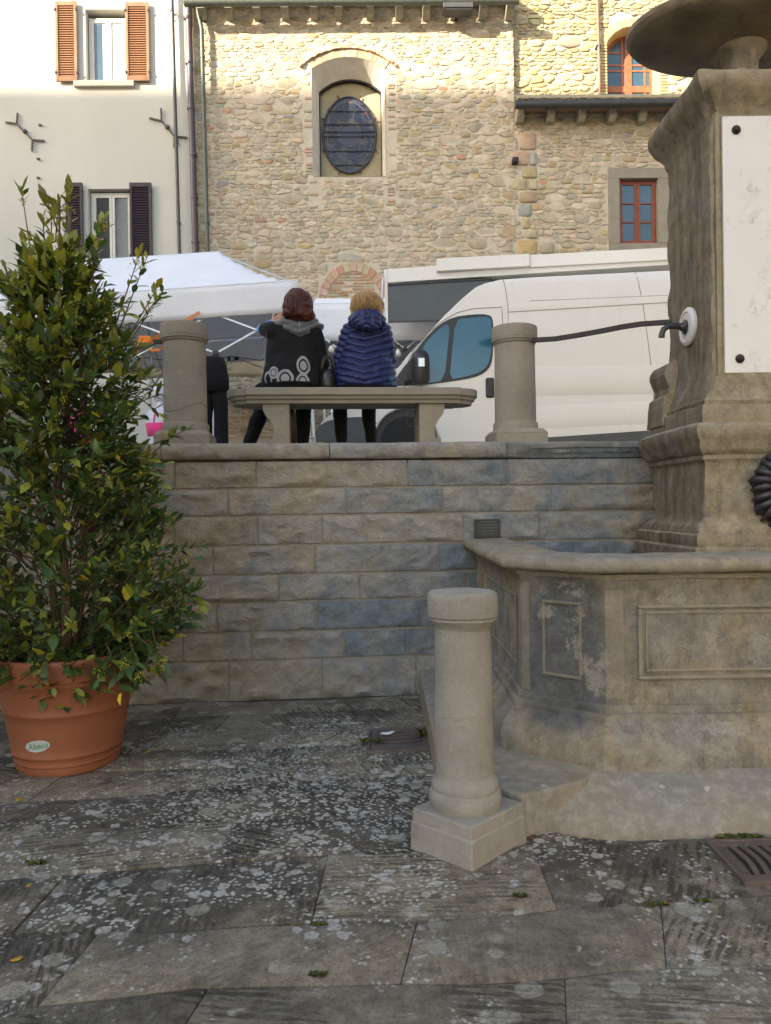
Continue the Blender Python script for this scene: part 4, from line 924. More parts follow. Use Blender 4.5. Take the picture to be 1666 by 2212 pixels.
sb_ = thing('sky_block_palazzo', 'unseen plastered building added on the left to block sky light from that side', 'building', (-13, -16, 0))  # added out of view to cut the skylight on left-facing sides
mb = MB(); mb.box(-10, 0, 0, 28, 0, 8.4); part('wall', mb, M['plaster'], sb_); mb = MB(); mb.box(-10.4, .5, -.3, 28.3, 8.403, 8.7); part('roof', mb, M['tile'], sb_)
wd = MB(); wd.box(-.04, .003, -.5, .5, 0, 1.6); me = wd.mesh('window'); me.materials.append(M['dark_wood'])
for i in range(7):
    for j in range(2): o = link('window', me, sb_); o.location = (.003, 3+i*3.7, 2+j*3.2)

rb_ = thing('bounce_palazzo', 'unseen ochre plastered building added on the right to bounce warm sunlight into the square', 'building', (13, -18, 0))  # added out of view; its sunlit wall throws warm light on the foreground
mb = MB(); mb.box(0, 10, 0, 25, 0, 13); part('wall', mb, M['yellow_reveal'], rb_); mb = MB(); mb.box(-.5, 10.4, -.3, 25.3, 13.003, 13.3); part('roof', mb, M['tile'], rb_)
wd = MB(); wd.box(-.003, .04, -.5, .5, 0, 1.6); me = wd.mesh('window'); me.materials.append(M['dark_wood'])
for i in range(6):
    for j in range(3): o = link('window', me, rb_); o.location = (-.003, 3+i*3.7, 2+j*3.7)
# ================================================================== fountain
FX = 2.58; FY = 5.47
def sweep_miter(path, prof, closed=False):
    """offset each profile point outward (left of travel) with mitred corners; returns grid P[i][j]"""
    n = len(path); out = []
    for i in range(n):
        p = Vector(path[i]); a = Vector(path[i-1]) if (i or closed) else None; b = Vector(path[(i+1) % n]) if (i < n-1 or closed) else None
        if a is None: d = (b-p).normalized(); nrm = Vector((d.y, -d.x)); k = 1
        elif b is None: d = (p-a).normalized(); nrm = Vector((d.y, -d.x)); k = 1
        else:
            d1 = (p-a).normalized(); d2 = (b-p).normalized(); n1 = Vector((d1.y, -d1.x)); n2 = Vector((d2.y, -d2.x)); nrm = (n1+n2)
            nrm = n1 if nrm.length < 1e-6 else nrm.normalized(); k = 1/max(.4, nrm.dot(n1))
        out.append([(p.x+nrm.x*o*k, p.y+nrm.y*o*k, z) for o, z in prof])
    return out
def densify(path, step, closed=False):
    out = []; n = len(path)
    for i in range(n if closed else n-1):
        a = Vector(path[i]); b = Vector(path[(i+1) % n]); m = max(1, int((b-a).length/step))
        for k in range(m): out.append(tuple(a+(b-a)*k/m))
    if not closed: out.append(tuple(path[-1]))
    return out
def dens_prof(prof, step):
    out = []
    for i in range(len(prof)-1):
        a, b = prof[i], prof[i+1]; m = max(1, int(math.hypot(b[0]-a[0], b[1]-a[1])/step))
        for k in range(m): out.append((a[0]+(b[0]-a[0])*k/m, a[1]+(b[1]-a[1])*k/m))
    return out+[prof[-1]]
def worn_sweep(mb, path, prof, amp=.008, freq=4, seed=0, step=.05, pstep=.03, closed=False, col=None, cap=True):
    pa = densify(path, step, closed); pr = dens_prof(prof, pstep); G = sweep_miter(pa, pr, closed); nu = len(pa); nv = len(pr)
    def P(i, j):
        v = Vector(G[i][j]); nn = noise.noise_vector(v*freq+Vector((seed, seed*2, 0))); n2 = noise.noise_vector(v*freq*3.1+Vector((seed, 0, 9)))
        v = v + nn*amp + n2*amp*.45; return (v.x, v.y, v.z)
    b = len(mb.v); mb.grid(P, nu, nv, col, closed)
    if cap and not closed:
        mb.f.append(tuple(b+j*nu for j in range(nv))); mb.f.append(tuple(b+j*nu+nu-1 for j in range(nv-1, -1, -1)))

def square_stack(mb, prof, n=18, amp=.01, seed=0, freq=3.5, chip=.02, cx=FX, cy=FY, cap=True, aspect=1.0, vstep=.035):
    """square section stacked up a profile of (half width, z), with eroded faces and chipped corners"""
    pr = dens_prof(prof, vstep); ring = []
    for side in range(4):
        for k in range(n):
            u = -1+2*k/n
            ring.append(((u, -1), (1, u), (-u, 1), (-1, -u))[side])
    nu = len(ring)
    def P(i, j):
        ux, uy = ring[i]; h, z = pr[j]; cor = min(abs(ux), abs(uy)); v = Vector((cx+ux*h*aspect, cy+uy*h, z))
        nn = noise.noise_vector(v*freq+Vector((seed, 0, 0))); n2 = noise.noise_vector(v*freq*3.3+Vector((0, seed, 0)))
        e = max(0, (cor-.86)/.14); c = chip*e*max(0, .35+noise.noise(Vector((ux*3+seed, uy*3, z*4.5)))*1.5)
        v -= Vector((ux, uy, 0))*c; v += nn*amp+n2*amp*.4; return (v.x, v.y, v.z)
    b = len(mb.v); mb.grid(P, nu, len(pr), None, True)
    if cap: mb.f.append(tuple(b+(len(pr)-1)*nu+i for i in range(nu))); mb.f.append(tuple(b+i for i in range(nu-1, -1, -1)))

fo = thing('stone_fountain', 'weathered sandstone wall fountain with panelled basin, square pillar and overhanging bowl', 'fountain', (0, 0, 0))
# basin footprint, travelled so that the outside is on the right-hand side of the path
A = (.735, 4.12); Bc = (1.09, 3.80); A2 = (2*FX-.735, 4.14); B2 = (2*FX-1.09, 3.82)
W0 = (.735, 6.14); W2 = (2*FX-.735, wall_y(4.4)-.02)
path = [W0, A, Bc, B2, A2, W2]
def off(o): return [tuple(p[0][:2]) for p in sweep_miter(path, [(o, 0)])]
# outward must be away from the basin's centre
test = off(.1); 
SG = 1 if test[2][1] < Bc[1] else -1
body = MB(); prof = [(SG*.14, .18), (SG*.135, .30), (SG*.12, .345), (SG*.085, .385), (SG*.055, .42), (SG*.052, .455), (SG*.03, .46), (SG*.026, .495), (SG*.006, .50), (0, .56), (0, 1.06), (SG*.012, 1.09), (SG*.018, 1.12), (SG*.03, 1.125), (SG*.035, 1.15), (SG*.0, 1.16), (SG*-.12, 1.16), (SG*-.14, .6), (SG*-.2, .3)]
worn_sweep(body, path, prof, .007, 4, 3, .06, .035); part('basin_body', body, M['fountain'], fo, autos=26)
fl_ = MB(); fl_.prism_z([(p[0], p[1]) for p in off(SG*-.16)], .22, .30); part('basin_floor', fl_, M['fountain'], fo)
wa = MB(); wa.prism_z([(p[0], p[1]) for p in off(SG*-.15)], .9, .98); part('basin_water', wa, M['water'], fo)
# rim stones with pale joints
rp = [(SG*.02, 1.158), (SG*.085, 1.158), (SG*.108, 1.166), (SG*.118, 1.185), (SG*.116, 1.208), (SG*.10, 1.226), (SG*.075, 1.236), (SG*-.22, 1.240), (SG*-.235, 1.23), (SG*-.235, 1.16)]
def on(a, b, k): return (a[0]+(b[0]-a[0])*k, a[1]+(b[1]-a[1])*k)
segs = [[W0, on(W0, A, .60)], [on(W0, A, .605), on(W0, A, .93)], [on(W0, A, .935), A, Bc, on(Bc, B2, .10)], [on(Bc, B2, .103), on(Bc, B2, .55)], [on(Bc, B2, .553), on(Bc, B2, .9)], [on(Bc, B2, .903), B2, A2, on(A2, W2, .1)], [on(A2, W2, .105), W2]]
for i, sgm in enumerate(segs):
    mb = MB(); worn_sweep(mb, sgm, rp, .005, 5, i*3.1, .05, .03); part('rim_stone', mb, M['fountain'], fo, autos=45)
for j in (on(W0, A, .6025), on(W0, A, .9325), on(Bc, B2, .1015), on(Bc, B2, .5515), on(Bc, B2, .9015)):
    vert = abs(j[0]-.735) < .01; mb = MB(); 
    pth = [(j[0], j[1]+.007), (j[0], j[1]-.007)] if vert else [(j[0]-.007, j[1]), (j[0]+.007, j[1])]
    worn_sweep(mb, pth, [(o*1.012, z+.001) for o, z in rp], .001, 5, 1, .05, .05); part('joint', mb, M['mortar_line'], fo)
# raised mouldings framing the panels, each bar a piece
def bar(mb, p, q, z0, z1, w, pr, o=.0):
    """box along p-q in plan, proud by pr"""
    p = Vector(p); q = Vector(q); d = (q-p).normalized(); n_ = Vector((d.y, -d.x))*SG
    a, b = p+n_*o, q+n_*o; c, e = q+n_*(o+pr), p+n_*(o+pr)
    mb.add([(a.x, a.y, z0), (b.x, b.y, z0), (c.x, c.y, z0), (e.x, e.y, z0), (a.x, a.y, z1), (b.x, b.y, z1), (c.x, c.y, z1), (e.x, e.y, z1)], [(0,3,2,1),(4,5,6,7),(0,1,5,4),(1,2,6,5),(2,3,7,6),(3,0,4,7)])
def frame(p, q, k0, k1, z0, z1, w=.022, pr=.014, o=-.003):
    L = (Vector(q)-Vector(p)).length; w_ = w/L; a, b = on(p, q, k0), on(p, q, k1)
    for (u0, u1, za, zb) in ((k0, k1, z1-w, z1), (k0, k1, z0, z0+w), (k0, k0+w_, z0+w, z1-w), (k1-w_, k1, z0+w, z1-w)):
        mb = MB(); bar(mb, on(p, q, u0), on(p, q, u1), za, zb, w, pr, o); part('panel_moulding', mb, M['fountain'], fo, bevel=.006)
frame(Bc, B2, .055, .445, .62, .995, .020, .022); frame(Bc, B2, .068, .432, .655, .962, .016, .012)
frame(Bc, B2, .555, .945, .62, .995, .020, .022); frame(Bc, B2, .568, .932, .655, .962, .016, .012)
frame(A, Bc, .26, .74, .60, 1.0, .018, .014); frame(A2, B2, .26, .74, .60, 1.0, .018, .014)
frame(W0, A, .30, .92, .60, 1.0, .018, .014); frame(W0, A, .05, .25, .60, 1.0, .018, .014)
mb = MB(); bar(mb, on(Bc, B2, .0), on(Bc, B2, .032), .50, 1.09, .1, .006, -.002); part('corner_strip', mb, M['fountain'], fo, bevel=.004)
mb = MB(); bar(mb, on(A, Bc, .0), on(A, Bc, .10), .50, 1.09, .1, .012, -.002); part('corner_strip', mb, M['fountain'], fo, bevel=.008)
mb = MB(); bar(mb, on(W0, A, .955), on(W0, A, 1.0), .50, 1.09, .1, .012, -.002); part('corner_strip', mb, M['fountain'], fo, bevel=.008)

# pedestal, shaft, cornice
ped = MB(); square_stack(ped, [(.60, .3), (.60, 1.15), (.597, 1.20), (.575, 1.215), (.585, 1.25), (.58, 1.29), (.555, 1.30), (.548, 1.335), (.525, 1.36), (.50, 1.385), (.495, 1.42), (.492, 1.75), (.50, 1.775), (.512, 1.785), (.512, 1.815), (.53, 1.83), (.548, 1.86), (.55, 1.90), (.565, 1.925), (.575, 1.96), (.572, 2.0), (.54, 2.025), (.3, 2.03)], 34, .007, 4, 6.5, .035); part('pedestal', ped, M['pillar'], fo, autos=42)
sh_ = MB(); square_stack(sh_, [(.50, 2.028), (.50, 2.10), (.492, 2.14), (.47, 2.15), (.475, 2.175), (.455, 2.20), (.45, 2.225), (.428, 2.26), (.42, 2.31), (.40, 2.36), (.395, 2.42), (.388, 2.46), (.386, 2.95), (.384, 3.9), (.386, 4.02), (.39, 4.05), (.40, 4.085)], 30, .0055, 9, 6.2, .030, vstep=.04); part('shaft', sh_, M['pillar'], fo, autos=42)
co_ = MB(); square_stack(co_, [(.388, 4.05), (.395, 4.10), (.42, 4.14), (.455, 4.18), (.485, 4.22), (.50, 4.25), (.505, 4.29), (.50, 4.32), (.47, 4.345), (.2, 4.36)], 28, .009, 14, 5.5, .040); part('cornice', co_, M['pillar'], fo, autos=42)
lump = MB(); ol = [at(px, py, 5.85) for px, py in ((1455, 786), (1438, 788), (1424, 795), (1417, 806), (1416, 818), (1421, 832), (1427, 845), (1426, 858), (1416, 866), (1413, 885), (1412, 905), (1410, 925), (1455, 930))]
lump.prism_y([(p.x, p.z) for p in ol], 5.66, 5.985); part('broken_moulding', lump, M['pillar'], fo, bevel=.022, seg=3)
# marble slab with its bolts
sy = FY-.386-.02
sb = MB(); x0, z0 = at(1567, 806, sy).x, at(1567, 806, sy).z; x1 = 2*FX-x0; z1 = at(1562, 251, sy).z; sb.box(x0, x1, sy, sy+.04, z0, z1); slab = part('marble_slab', sb, M['marble'], fo, bevel=.004)
for (px, py) in ((1590, 281), (1598, 775)):
    p = at(px, py, sy)
    for xx in (p.x, 2*FX-p.x):
        mb = MB(); mb.lathe([(.030, 0), (.030, .008), (.022, .014), (.016, .020), (.014, .028), (.004, .032)], 14); o = part('bolt', mb, M['iron'], slab, autos=40); o.location = (xx, sy-.001, p.z); o.rotation_euler = (radians(90), 0, 0)
rfm = MB()
for (a, b, c, d) in ((x0-.05, x0-.018, z0-.04, z1+.03), (x1+.018, x1+.05, z0-.04, z1+.03)):
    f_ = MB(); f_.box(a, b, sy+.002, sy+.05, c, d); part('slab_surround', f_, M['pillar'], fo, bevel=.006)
# stem and oval bowl
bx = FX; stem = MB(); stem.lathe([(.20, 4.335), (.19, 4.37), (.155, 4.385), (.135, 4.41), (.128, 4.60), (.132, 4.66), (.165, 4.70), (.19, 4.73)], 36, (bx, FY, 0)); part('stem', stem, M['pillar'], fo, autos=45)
bw = MB(); bz = 4.62
prof = [(.15, 4.70), (.20, 4.725), (.30, 4.742), (.50, 4.765), (.68, 4.80), (.755, 4.828), (.768, 4.838), (.772, 4.842), (.79, 4.862), (.792, 4.895), (.775, 4.905), (.74, 4.90), (.6, 4.84), (.3, 4.79), (.0005, 4.78)]
bw.lathe(prof, 72, (bx-.0, FY, 0), 1.0, .66, cap0=True, cap1=True); part('bowl', bw, mat_simple('bowl_stone', (.19, .155, .105), .8, .4, 4, .7, 40, .008, spec=.2, coord='Object'), fo, autos=35)
# tap with its white disc on the left face
tp = thing('brass_tap', 'dark bird beaked tap on a white marble disc on the pillar side', 'tap', (FX-.386, 0, 0))
dsc = at(1487, 712, 5.44); yT, zT = dsc.y, dsc.z+.02
mb = MB(); mb.lathe([(.135, 0), (.137, .018), (.125, .030), (.105, .034), (.098, .027), (.085, .027), (.0005, .030)], 40, cap1=False); o = part('disc', mb, mat_simple('disc_marble', (.62, .60, .59), .5, .06, 5, .1), tp, autos=35); o.rotation_euler = (0, radians(-90), 0); o.location = (0, yT, zT)
mb = MB(); mb.lathe([(.05, .03), (.052, .04), (.032, .05), (.026, .07)], 20); o = part('flange', mb, M['bronze'], tp, autos=40); o.rotation_euler = (0, radians(-90), 0); o.location = (0, yT, zT)
mb = MB(); mb.tube([(-.05, yT, zT), (-.10, yT-.004, zT+.008), (-.155, yT-.008, zT+.004), (-.19, yT-.010, zT-.018), (-.203, yT-.010, zT-.05), (-.205, yT-.010, zT-.075)], [.024, .023, .021, .021, .021, .023], 12); part('spout', mb, M['bronze'], tp, autos=50)
mb = MB(); mb.tube([(-.165, yT-.008, zT+.018), (-.175, yT-.008, zT+.035), (-.200, yT-.008, zT+.030)], [.010, .012, .006], 8); part('crest', mb, M['bronze'], tp, autos=50)
# lion mask: mane, face, muzzle, eyes, ears, beard
lm = thing('lion_mask', 'dark bronze lion head mask spouting on the pedestal front at the right edge', 'fountain mask', (FX+.05, FY-.50, 1.60))
mane = MB(); n = 40
def P(i, j):
    a = 2*pi*i/n; k = j/8; w = 1+.07*sin(a*9)+.05*sin(a*17+1); r = k*w; y = -.10*sqrt(max(0, 1-k*k))-.012*sin(a*13+j)*k
    zz = .26*sin(a)*(1.12 if sin(a) < 0 else .95); return (.235*cos(a)*r, y, zz*r)
mane.grid(P, n, 9, None, True); part('mane', mane, M['bronze'], lm, smooth=True)
for k in range(26):
    a = 2*pi*k/26; c_, s_ = cos(a), sin(a); mb = MB(); z_ = lambda r: .26*s_*r*(1.1 if s_ < 0 else .95)
    mb.tube([(.235*c_*.55, -.085, z_(.55)), (.235*c_*.8+.012*sin(k), -.085, z_(.8)), (.235*c_*1.0+.02*sin(k*2), -.05, z_(1.0)-.01), (.235*c_*1.04, -.015, z_(1.07)-.02)], [.02, .028, .022, .006], 7); part('lock', mb, M['bronze'], lm, smooth=True)
mb = MB(); mb.sphere((0, -.09, .03), (.115, .07, .125), 18, 12); part('face', mb, M['bronze'], lm, smooth=True)
mb = MB(); mb.sphere((0, -.155, -.03), (.065, .05, .05), 14, 10); part('muzzle', mb, M['bronze'], lm, smooth=True)
mb = MB(); mb.tube([(0, -.13, .11), (0, -.165, .05), (0, -.19, -.005)], [.022, .022, .03], 8); part('nose', mb, M['bronze'], lm, smooth=True)
for sx in (-1, 1):
    mb = MB(); mb.sphere((sx*.045, -.145, .055), (.018, .012, .012), 10, 6); part('eye', mb, M['bronze'], lm, smooth=True)
    mb = MB(); mb.tube([(sx*.02, -.155, .075), (sx*.05, -.155, .09), (sx*.085, -.13, .075)], [.012, .016, .008], 6); part('brow', mb, M['bronze'], lm, smooth=True)
    mb = MB(); mb.sphere((sx*.115, -.085, .12), (.035, .02, .04), 10, 7); part('ear', mb, M['bronze'], lm, smooth=True)
mb = MB(); mb.tube([(0, -.14, -.095), (0, -.24, -.10), (0, -.29, -.12)], .013, 10); part('spout', mb, M['iron'], lm, smooth=True)
mb = MB(); mb.sphere((0, -.12, -.13), (.045, .04, .06), 12, 8); part('chin', mb, M['bronze'], lm, smooth=True)

# ------------------------------------------------------------------ stone step round the basin
stp = thing('fountain_step', 'low worn stone step running round the foot of the basin', 'step', (0, 0, 0))
mb = MB(); pl_ = [(.25, wall_y(.25)-.02), (.255, 3.66), (.40, 3.62), (.60, 3.40), (.93, 3.585), (1.02, 3.72), (1.2, 4.0), (1.3, 6.1)]
mb.prism_z(pl_, -.03, .200); part('platform_slab', mb, M['step'], stp, bevel=.015, seg=3)
mb = MB(); nu, nv = 90, 22
sp = dens_prof([(3.385, -.03), (3.385, .0), (3.395, .045), (3.43, .09), (3.49, .13), (3.56, .17), (3.64, .205), (3.72, .222), (4.0, .228)], .035); nv = len(sp)
def P(i, j):
    x = .615+4.2*i/(nu-1); y, z = sp[j]; y += .012*(x-.6)
    if x < 1.0: k = 1-(x-.615)/.385; y += .26*k*k*(1-j/nv); z *= 1-.10*k
    v = Vector((x, y, z)); return (x, y+.016*noise.noise(v*5)+.010*noise.noise(v*14), z+(.014*noise.noise(v*4+Vector((5, 0, 0)))+.006*noise.noise(v*13) if z > .0 else 0))
mb.grid(P, nu, nv); part('rounded_step', mb, M['step'], stp, autos=50)
mb = MB(); mb.box(1.2, 4.9, 3.98, 6.1, -.03, .2265); part('step_core', mb, M['step'], stp)

# ------------------------------------------------------------------ bollards
def lathe_part(name, prof, n, mat, root, loc=(0, 0, 0), amp=0.0, seed=0, autos=35):
    mb = MB(); pr = dens_prof(prof, .03); mb.lathe(pr, n, loc)
    if amp: mb.v = [tuple(Vector(v)+noise.noise_vector(Vector(v)*7+Vector((seed, 0, 0)))*amp) for v in mb.v]
    return part(name, mb, mat, root, autos=autos)
fb = thing('stone_bollard', 'pale stone bollard standing alone in the foreground on a square plinth turned on edge', 'bollard', (.335, 3.365, 0))
mb = MB(); c4 = [(-.245, -.035), (.0, -.262), (.272, .012), (.02, .245)]
def ringz(k, z): return [(x*k, y*k, z) for x, y in c4]
vs_ = ringz(1.02, -.03)+ringz(1.0, .115)+ringz(.975, .124)+ringz(.962, .178)
fs_ = [(0, 3, 2, 1)]+[(4*j+i, 4*j+(i+1) % 4, 4*j+4+(i+1) % 4, 4*j+4+i) for j in range(3) for i in range(4)]+[(12, 13, 14, 15)]
mb.add(vs_, fs_); part('plinth', mb, M['bollard'], fb, bevel=.008, seg=3)
lathe_part('base_moulding', [(.150, .172), (.158, .19), (.163, .215), (.158, .245), (.150, .257), (.152, .265), (.150, .285), (.140, .30), (.132, .31), (.130, .322)], 48, M['bollard'], fb, amp=.003, seed=2)
lathe_part('shaft', [(.128, .318), (.129, .36), (.1285, .6), (.126, .85), (.1235, .965)], 48, M['bollard'], fb, amp=.003, seed=5)
lathe_part('cap', [(.1235, .962), (.128, .975), (.142, .992), (.150, 1.003), (.1485, 1.012), (.1555, 1.020), (.157, 1.05), (.1565, 1.095), (.153, 1.113), (.143, 1.124), (.10, 1.130), (.0005, 1.132)], 48, M['bollard'], fb, amp=.003, seed=7)

def upper_bollard(px, label, first=None):
    s = WP.at(px, 940, .24)[0]; p = wl_(s, .24); z = 2.018
    if first: o = copy_tree(first); o.location = (p.x, p.y, z); o['label'] = label; return o
    t = thing('terrace_bollard', label, 'bollard', (p.x, p.y, z), radians(5), 'stone bollards along the terrace edge')
    mb = MB(); h = .215; mb.box(-h, h, -h, h, -.01, .08); mb.add([(-h, -h, .08), (h, -h, .08), (h, h, .08), (-h, h, .08), (-h+.03, -h+.03, .115), (h-.03, -h+.03, .115), (h-.03, h-.03, .115), (-h+.03, h-.03, .115)], [(0,1,5,4),(1,2,6,5),(2,3,7,6),(3,0,4,7),(4,5,6,7)])
    part('plinth', mb, M['bollard2'], t, bevel=.006)
    lathe_part('base_moulding', [(.186, .11), (.187, .165), (.180, .178), (.172, .182)], 40, M['bollard2'], t)
    lathe_part('shaft', [(.172, .18), (.171, .5), (.167, .835)], 40, M['bollard2'], t, amp=.002, seed=3)
    lathe_part('cap', [(.166, .832), (.176, .838), (.180, .850), (.178, .853), (.188, .858), (.190, .872), (.187, .876), (.1905, .88), (.1905, .965), (.186, .978), (.17, .985), (.0005, .986)], 40, M['bollard2'], t)
    return t
b1 = upper_bollard(402, 'cracked stone bollard on the terrace edge just right of the potted shrub')
b2 = upper_bollard(1114, 'stone bollard on the terrace edge right of the bench in front of the van', b1)
b0 = upper_bollard(26, 'stone bollard on the terrace edge half hidden behind the shrub at the left', b1)
# the crack ring of the left bollard
mb = MB(); pts = []; s = WP.at(402, 940, .24)[0]; p = wl_(s, .24)
for i in range(41):
    a = pi+pi*i/40; zc_ = 2.018+.30+.035*sin(a*2.3+1)+.02*noise.noise(Vector((i*.5, 0, 0))); pts.append((p.x+.1716*cos(a), p.y+.1716*sin(a), zc_))
mb.tube(pts, .0022, 4, cap=False); c_ = part('repair_joint', mb, M['iron'], b1); c_.parent = b1; c_.matrix_parent_inverse = (Matrix.Translation(b1.location) @ Matrix.Rotation(radians(5), 4, 'Z')).inverted()

# ------------------------------------------------------------------ iron bars between bollards
t = thing('iron_rail', 'wavy dark iron bar from the right terrace bollard to the fountain pillar', 'railing', (0, 0, 0))
mb = MB(); L = [(1150, 735, 6.28), (1200, 732, 6.2), (1250, 724, 6.12), (1300, 715, 6.03), (1345, 706, 5.95), (1385, 700, 5.88), (1446, 696, 5.80)]
mb.tube([at(*q) for q in L], .025, 4); part('bar', mb, M['iron'], t, autos=30)
t = thing('iron_rail', 'straight dark iron bar between the two left terrace bollards behind the shrub', 'railing', (0, 0, 0))
mb = MB(); mb.tube([at(70, 740, 6.02), at(355, 739, 6.18)], .024, 4); part('bar', mb, M['iron'], t, autos=30)
st_ = thing('ratchet_strap', 'orange webbing strap wound on the iron bar and running up to the gazebo', 'strap', (0, 0, 0))
def ribbon(mb, pts, w, up=(0, 0, 1)):
    up = Vector(up); b = []
    for i, p in enumerate(pts): p = Vector(p); b += [tuple(p-up*w/2), tuple(p+up*w/2)]
    mb.add(b, [(2*i, 2*i+2, 2*i+3, 2*i+1) for i in range(len(pts)-1)])
def solid(o, t=.003): m = o.modifiers.new('thickness', 'SOLIDIFY'); m.thickness = t; m.offset = 0; return o
mb = MB(); ribbon(mb, [at(322, 741, 6.10), at(345, 726, 6.25), at(372, 712, 6.45), at(400, 694, 7.0), at(434, 674, 8.9)], .045, (-.35, 0, .93)); solid(part('long_run', mb, M['orange'], st_))
mb = MB(); p0 = at(316, 740, 6.16)
mb.box(p0.x-.045, p0.x+.04, p0.y-.031, p0.y+.031, p0.z-.033, p0.z+.033)
for k in (0,): mb.add([(p0.x+dx, p0.y-.038, p0.z+dz) for dx, dz in ((-.05, -.055), (.045, -.05), (.05, .045), (-.045, .05))], [(0, 1, 2, 3)])
solid(part('coil', mb, M['orange'], st_), .002)
mb = MB(); ribbon(mb, [at(299, 735, 6.05), at(297, 745, 6.04), at(294, 755, 6.02), at(293, 762, 6.03)], .05, (.97, 0, .2)); solid(part('loose_end', mb, M['orange'], st_))
mb = MB(); ribbon(mb, [at(316, 750, 6.1), at(330, 757, 6.1), at(345, 756, 6.12), at(354, 748, 6.15)], .02, (0, .3, .95)); solid(part('loop', mb, M['orange'], st_))

# ------------------------------------------------------------------ bench
BS, _ = WP.at(764, 860, .55); bp = wl_(BS, .55)
bench = thing('stone_bench', 'long grey stone bench with stepped slab edge on two scrolled supports', 'bench', (bp.x, bp.y, 2.02), radians(5))
def bench_outline(L, W, r, k):
    pts = []; 
    for i in range(13): a = -pi/2+pi*i/12; pts.append((L/2+(r-k)*cos(a)*.9, (r-k)*sin(a)))
    pts2 = [(L/2-.0, -(W/2-k)), (L/2, -(r-k))] 
    right = [(L/2, -(W/2-k))]+pts+[(L/2, W/2-k)]
    return right+[(-x, -y) for x, y in right]
mb = MB(); lay = [(.055, .362), (.05, .392), (.028, .397), (.022, .415), (.012, .422), (0, .430), (0, .482), (.004, .488)]
rings = [[(x, y, z) for x, y in bench_outline(1.80, .50, .205, k)] for k, z in lay]; n = len(rings[0])
mb.add([v for r_ in rings for v in r_], [(j*n+i, j*n+(i+1) % n, (j+1)*n+(i+1) % n, (j+1)*n+i) for j in range(len(rings)-1) for i in range(n)])
tri = tessellate_polygon([[Vector((p[0], p[1], 0)) for p in rings[0]]]); mb.f += [tuple(x) for x in tri]+[tuple(x+(len(rings)-1)*n for x in tq) for tq in tri]
part('seat_slab', mb, M['serena'], bench, autos=30)
for sx in (-1, 1):
    prof = [(-.085, .0), (.10, .0), (.10, .06), (.055, .075), (.050, .16), (.075, .215), (.115, .265), (.125, .285), (.125, .30), (.135, .305), (.135, .363), (-.085, .363)]
    mb = MB(); mb.prism_y([(sx*(.635+x), z) for x, z in prof], -.17, .17); part('support', mb, M['bollard2'], bench, bevel=.006)

# ------------------------------------------------------------------ plaque, grates, litter
pl = thing('wall_plaque', 'small dark slate plaque on the retaining wall above the basin corner', 'plaque', (0, 0, 0))
a = WP.at(1026, 1162, -.03); b = WP.at(1080, 1121, -.03); mb = MB(); wbox(mb, a[0], b[0], -.045, -.02, a[1], b[1]); part('plate', mb, M['plaque'], pl, bevel=.003)
for i in range(5):
    z = b[1]-.022-i*.024; w = [.62, .8, .74, .8, .5][i]*(b[0]-a[0]); mb = MB(); c_ = (a[0]+b[0])/2; wbox(mb, c_-w/2, c_+w/2, -.0465, -.0455, z-.003, z+.003); part('engraved_line', mb, M['plaque_ink'], pl)

def grate(name, corners, nb, label, text=None, curve=.0):
    """cast-iron grate lying in the paving; corners clockwise from the far left, z 0"""
    P = [Vector((*c, 0)) for c in corners]; t = thing(name, label, 'drain grate', tuple((P[0]+P[1]+P[2]+P[3])/4))
    c0 = (P[0]+P[1]+P[2]+P[3])/4
    def Q(u, v): return (P[0]*(1-u)+P[1]*u)*(1-v)+(P[3]*(1-u)+P[2]*u)*v - c0
    def quad(mb, u0, u1, v0, v1, z0, z1):
        q = [Q(u0, v0), Q(u1, v0), Q(u1, v1), Q(u0, v1)]; mb.add([(p.x, p.y, z0) for p in q]+[(p.x, p.y, z1) for p in q], [(0,3,2,1),(4,5,6,7),(0,1,5,4),(1,2,6,5),(2,3,7,6),(3,0,4,7)])
    for (a_, b_, c_, d_) in ((0, 1, 0, .055), (0, 1, .945, 1), (0, .05, .055, .945), (.95, 1, .055, .945)):
        mb = MB(); quad(mb, a_, b_, c_, d_, -.02, .019); part('rim_bar', mb, M['grate'], t, bevel=.002)
    for (a_, b_, c_, d_) in ((.055, .945, .062, .16), (.055, .945, .84, .938), (.055, .17, .16, .84), (.83, .945, .16, .84)):
        mb = MB(); quad(mb, a_, b_, c_, d_, -.02, .016); part('frame', mb, M['grate'], t, bevel=.002)
    for i in range(nb):
        u0 = .17+.66*(i+.0)/nb; u1 = u0+.66/nb*.52; mb = MB(); m = 7
        vs = []
        for j in range(m):
            v = .16+.68*j/(m-1); o = curve*sin(pi*j/(m-1)); a_ = Q(u0+.66/nb*.26+o, v); b_ = Q(u1+.66/nb*.26+o, v); vs += [(a_.x, a_.y, .016), (b_.x, b_.y, .016), (a_.x, a_.y, -.02), (b_.x, b_.y, -.02)]
        mb.add(vs, [f for j in range(m-1) for f in ((4*j, 4*j+1, 4*j+5, 4*j+4), (4*j, 4*j+4, 4*j+6, 4*j+2), (4*j+1, 4*j+3, 4*j+7, 4*j+5))]+[(0, 2, 3, 1)]); part('bar', mb, M['grate'], t)
    pit = MB(); quad(pit, .02, .98, .02, .98, .0060, .0075); part('dark_pit', pit, M['black_plastic'], t)
    return t, Q
g1 = [atz(1523, 1822, 0), atz(1700, 1817, 0), atz(1790, 1908, 0), atz(1609, 1916, 0)]
g2, Q = grate('drain_grate', [(p.x, p.y) for p in g1], 5, 'cast iron drain grate in the paving at the right edge lettered AREZZO', curve=.05)
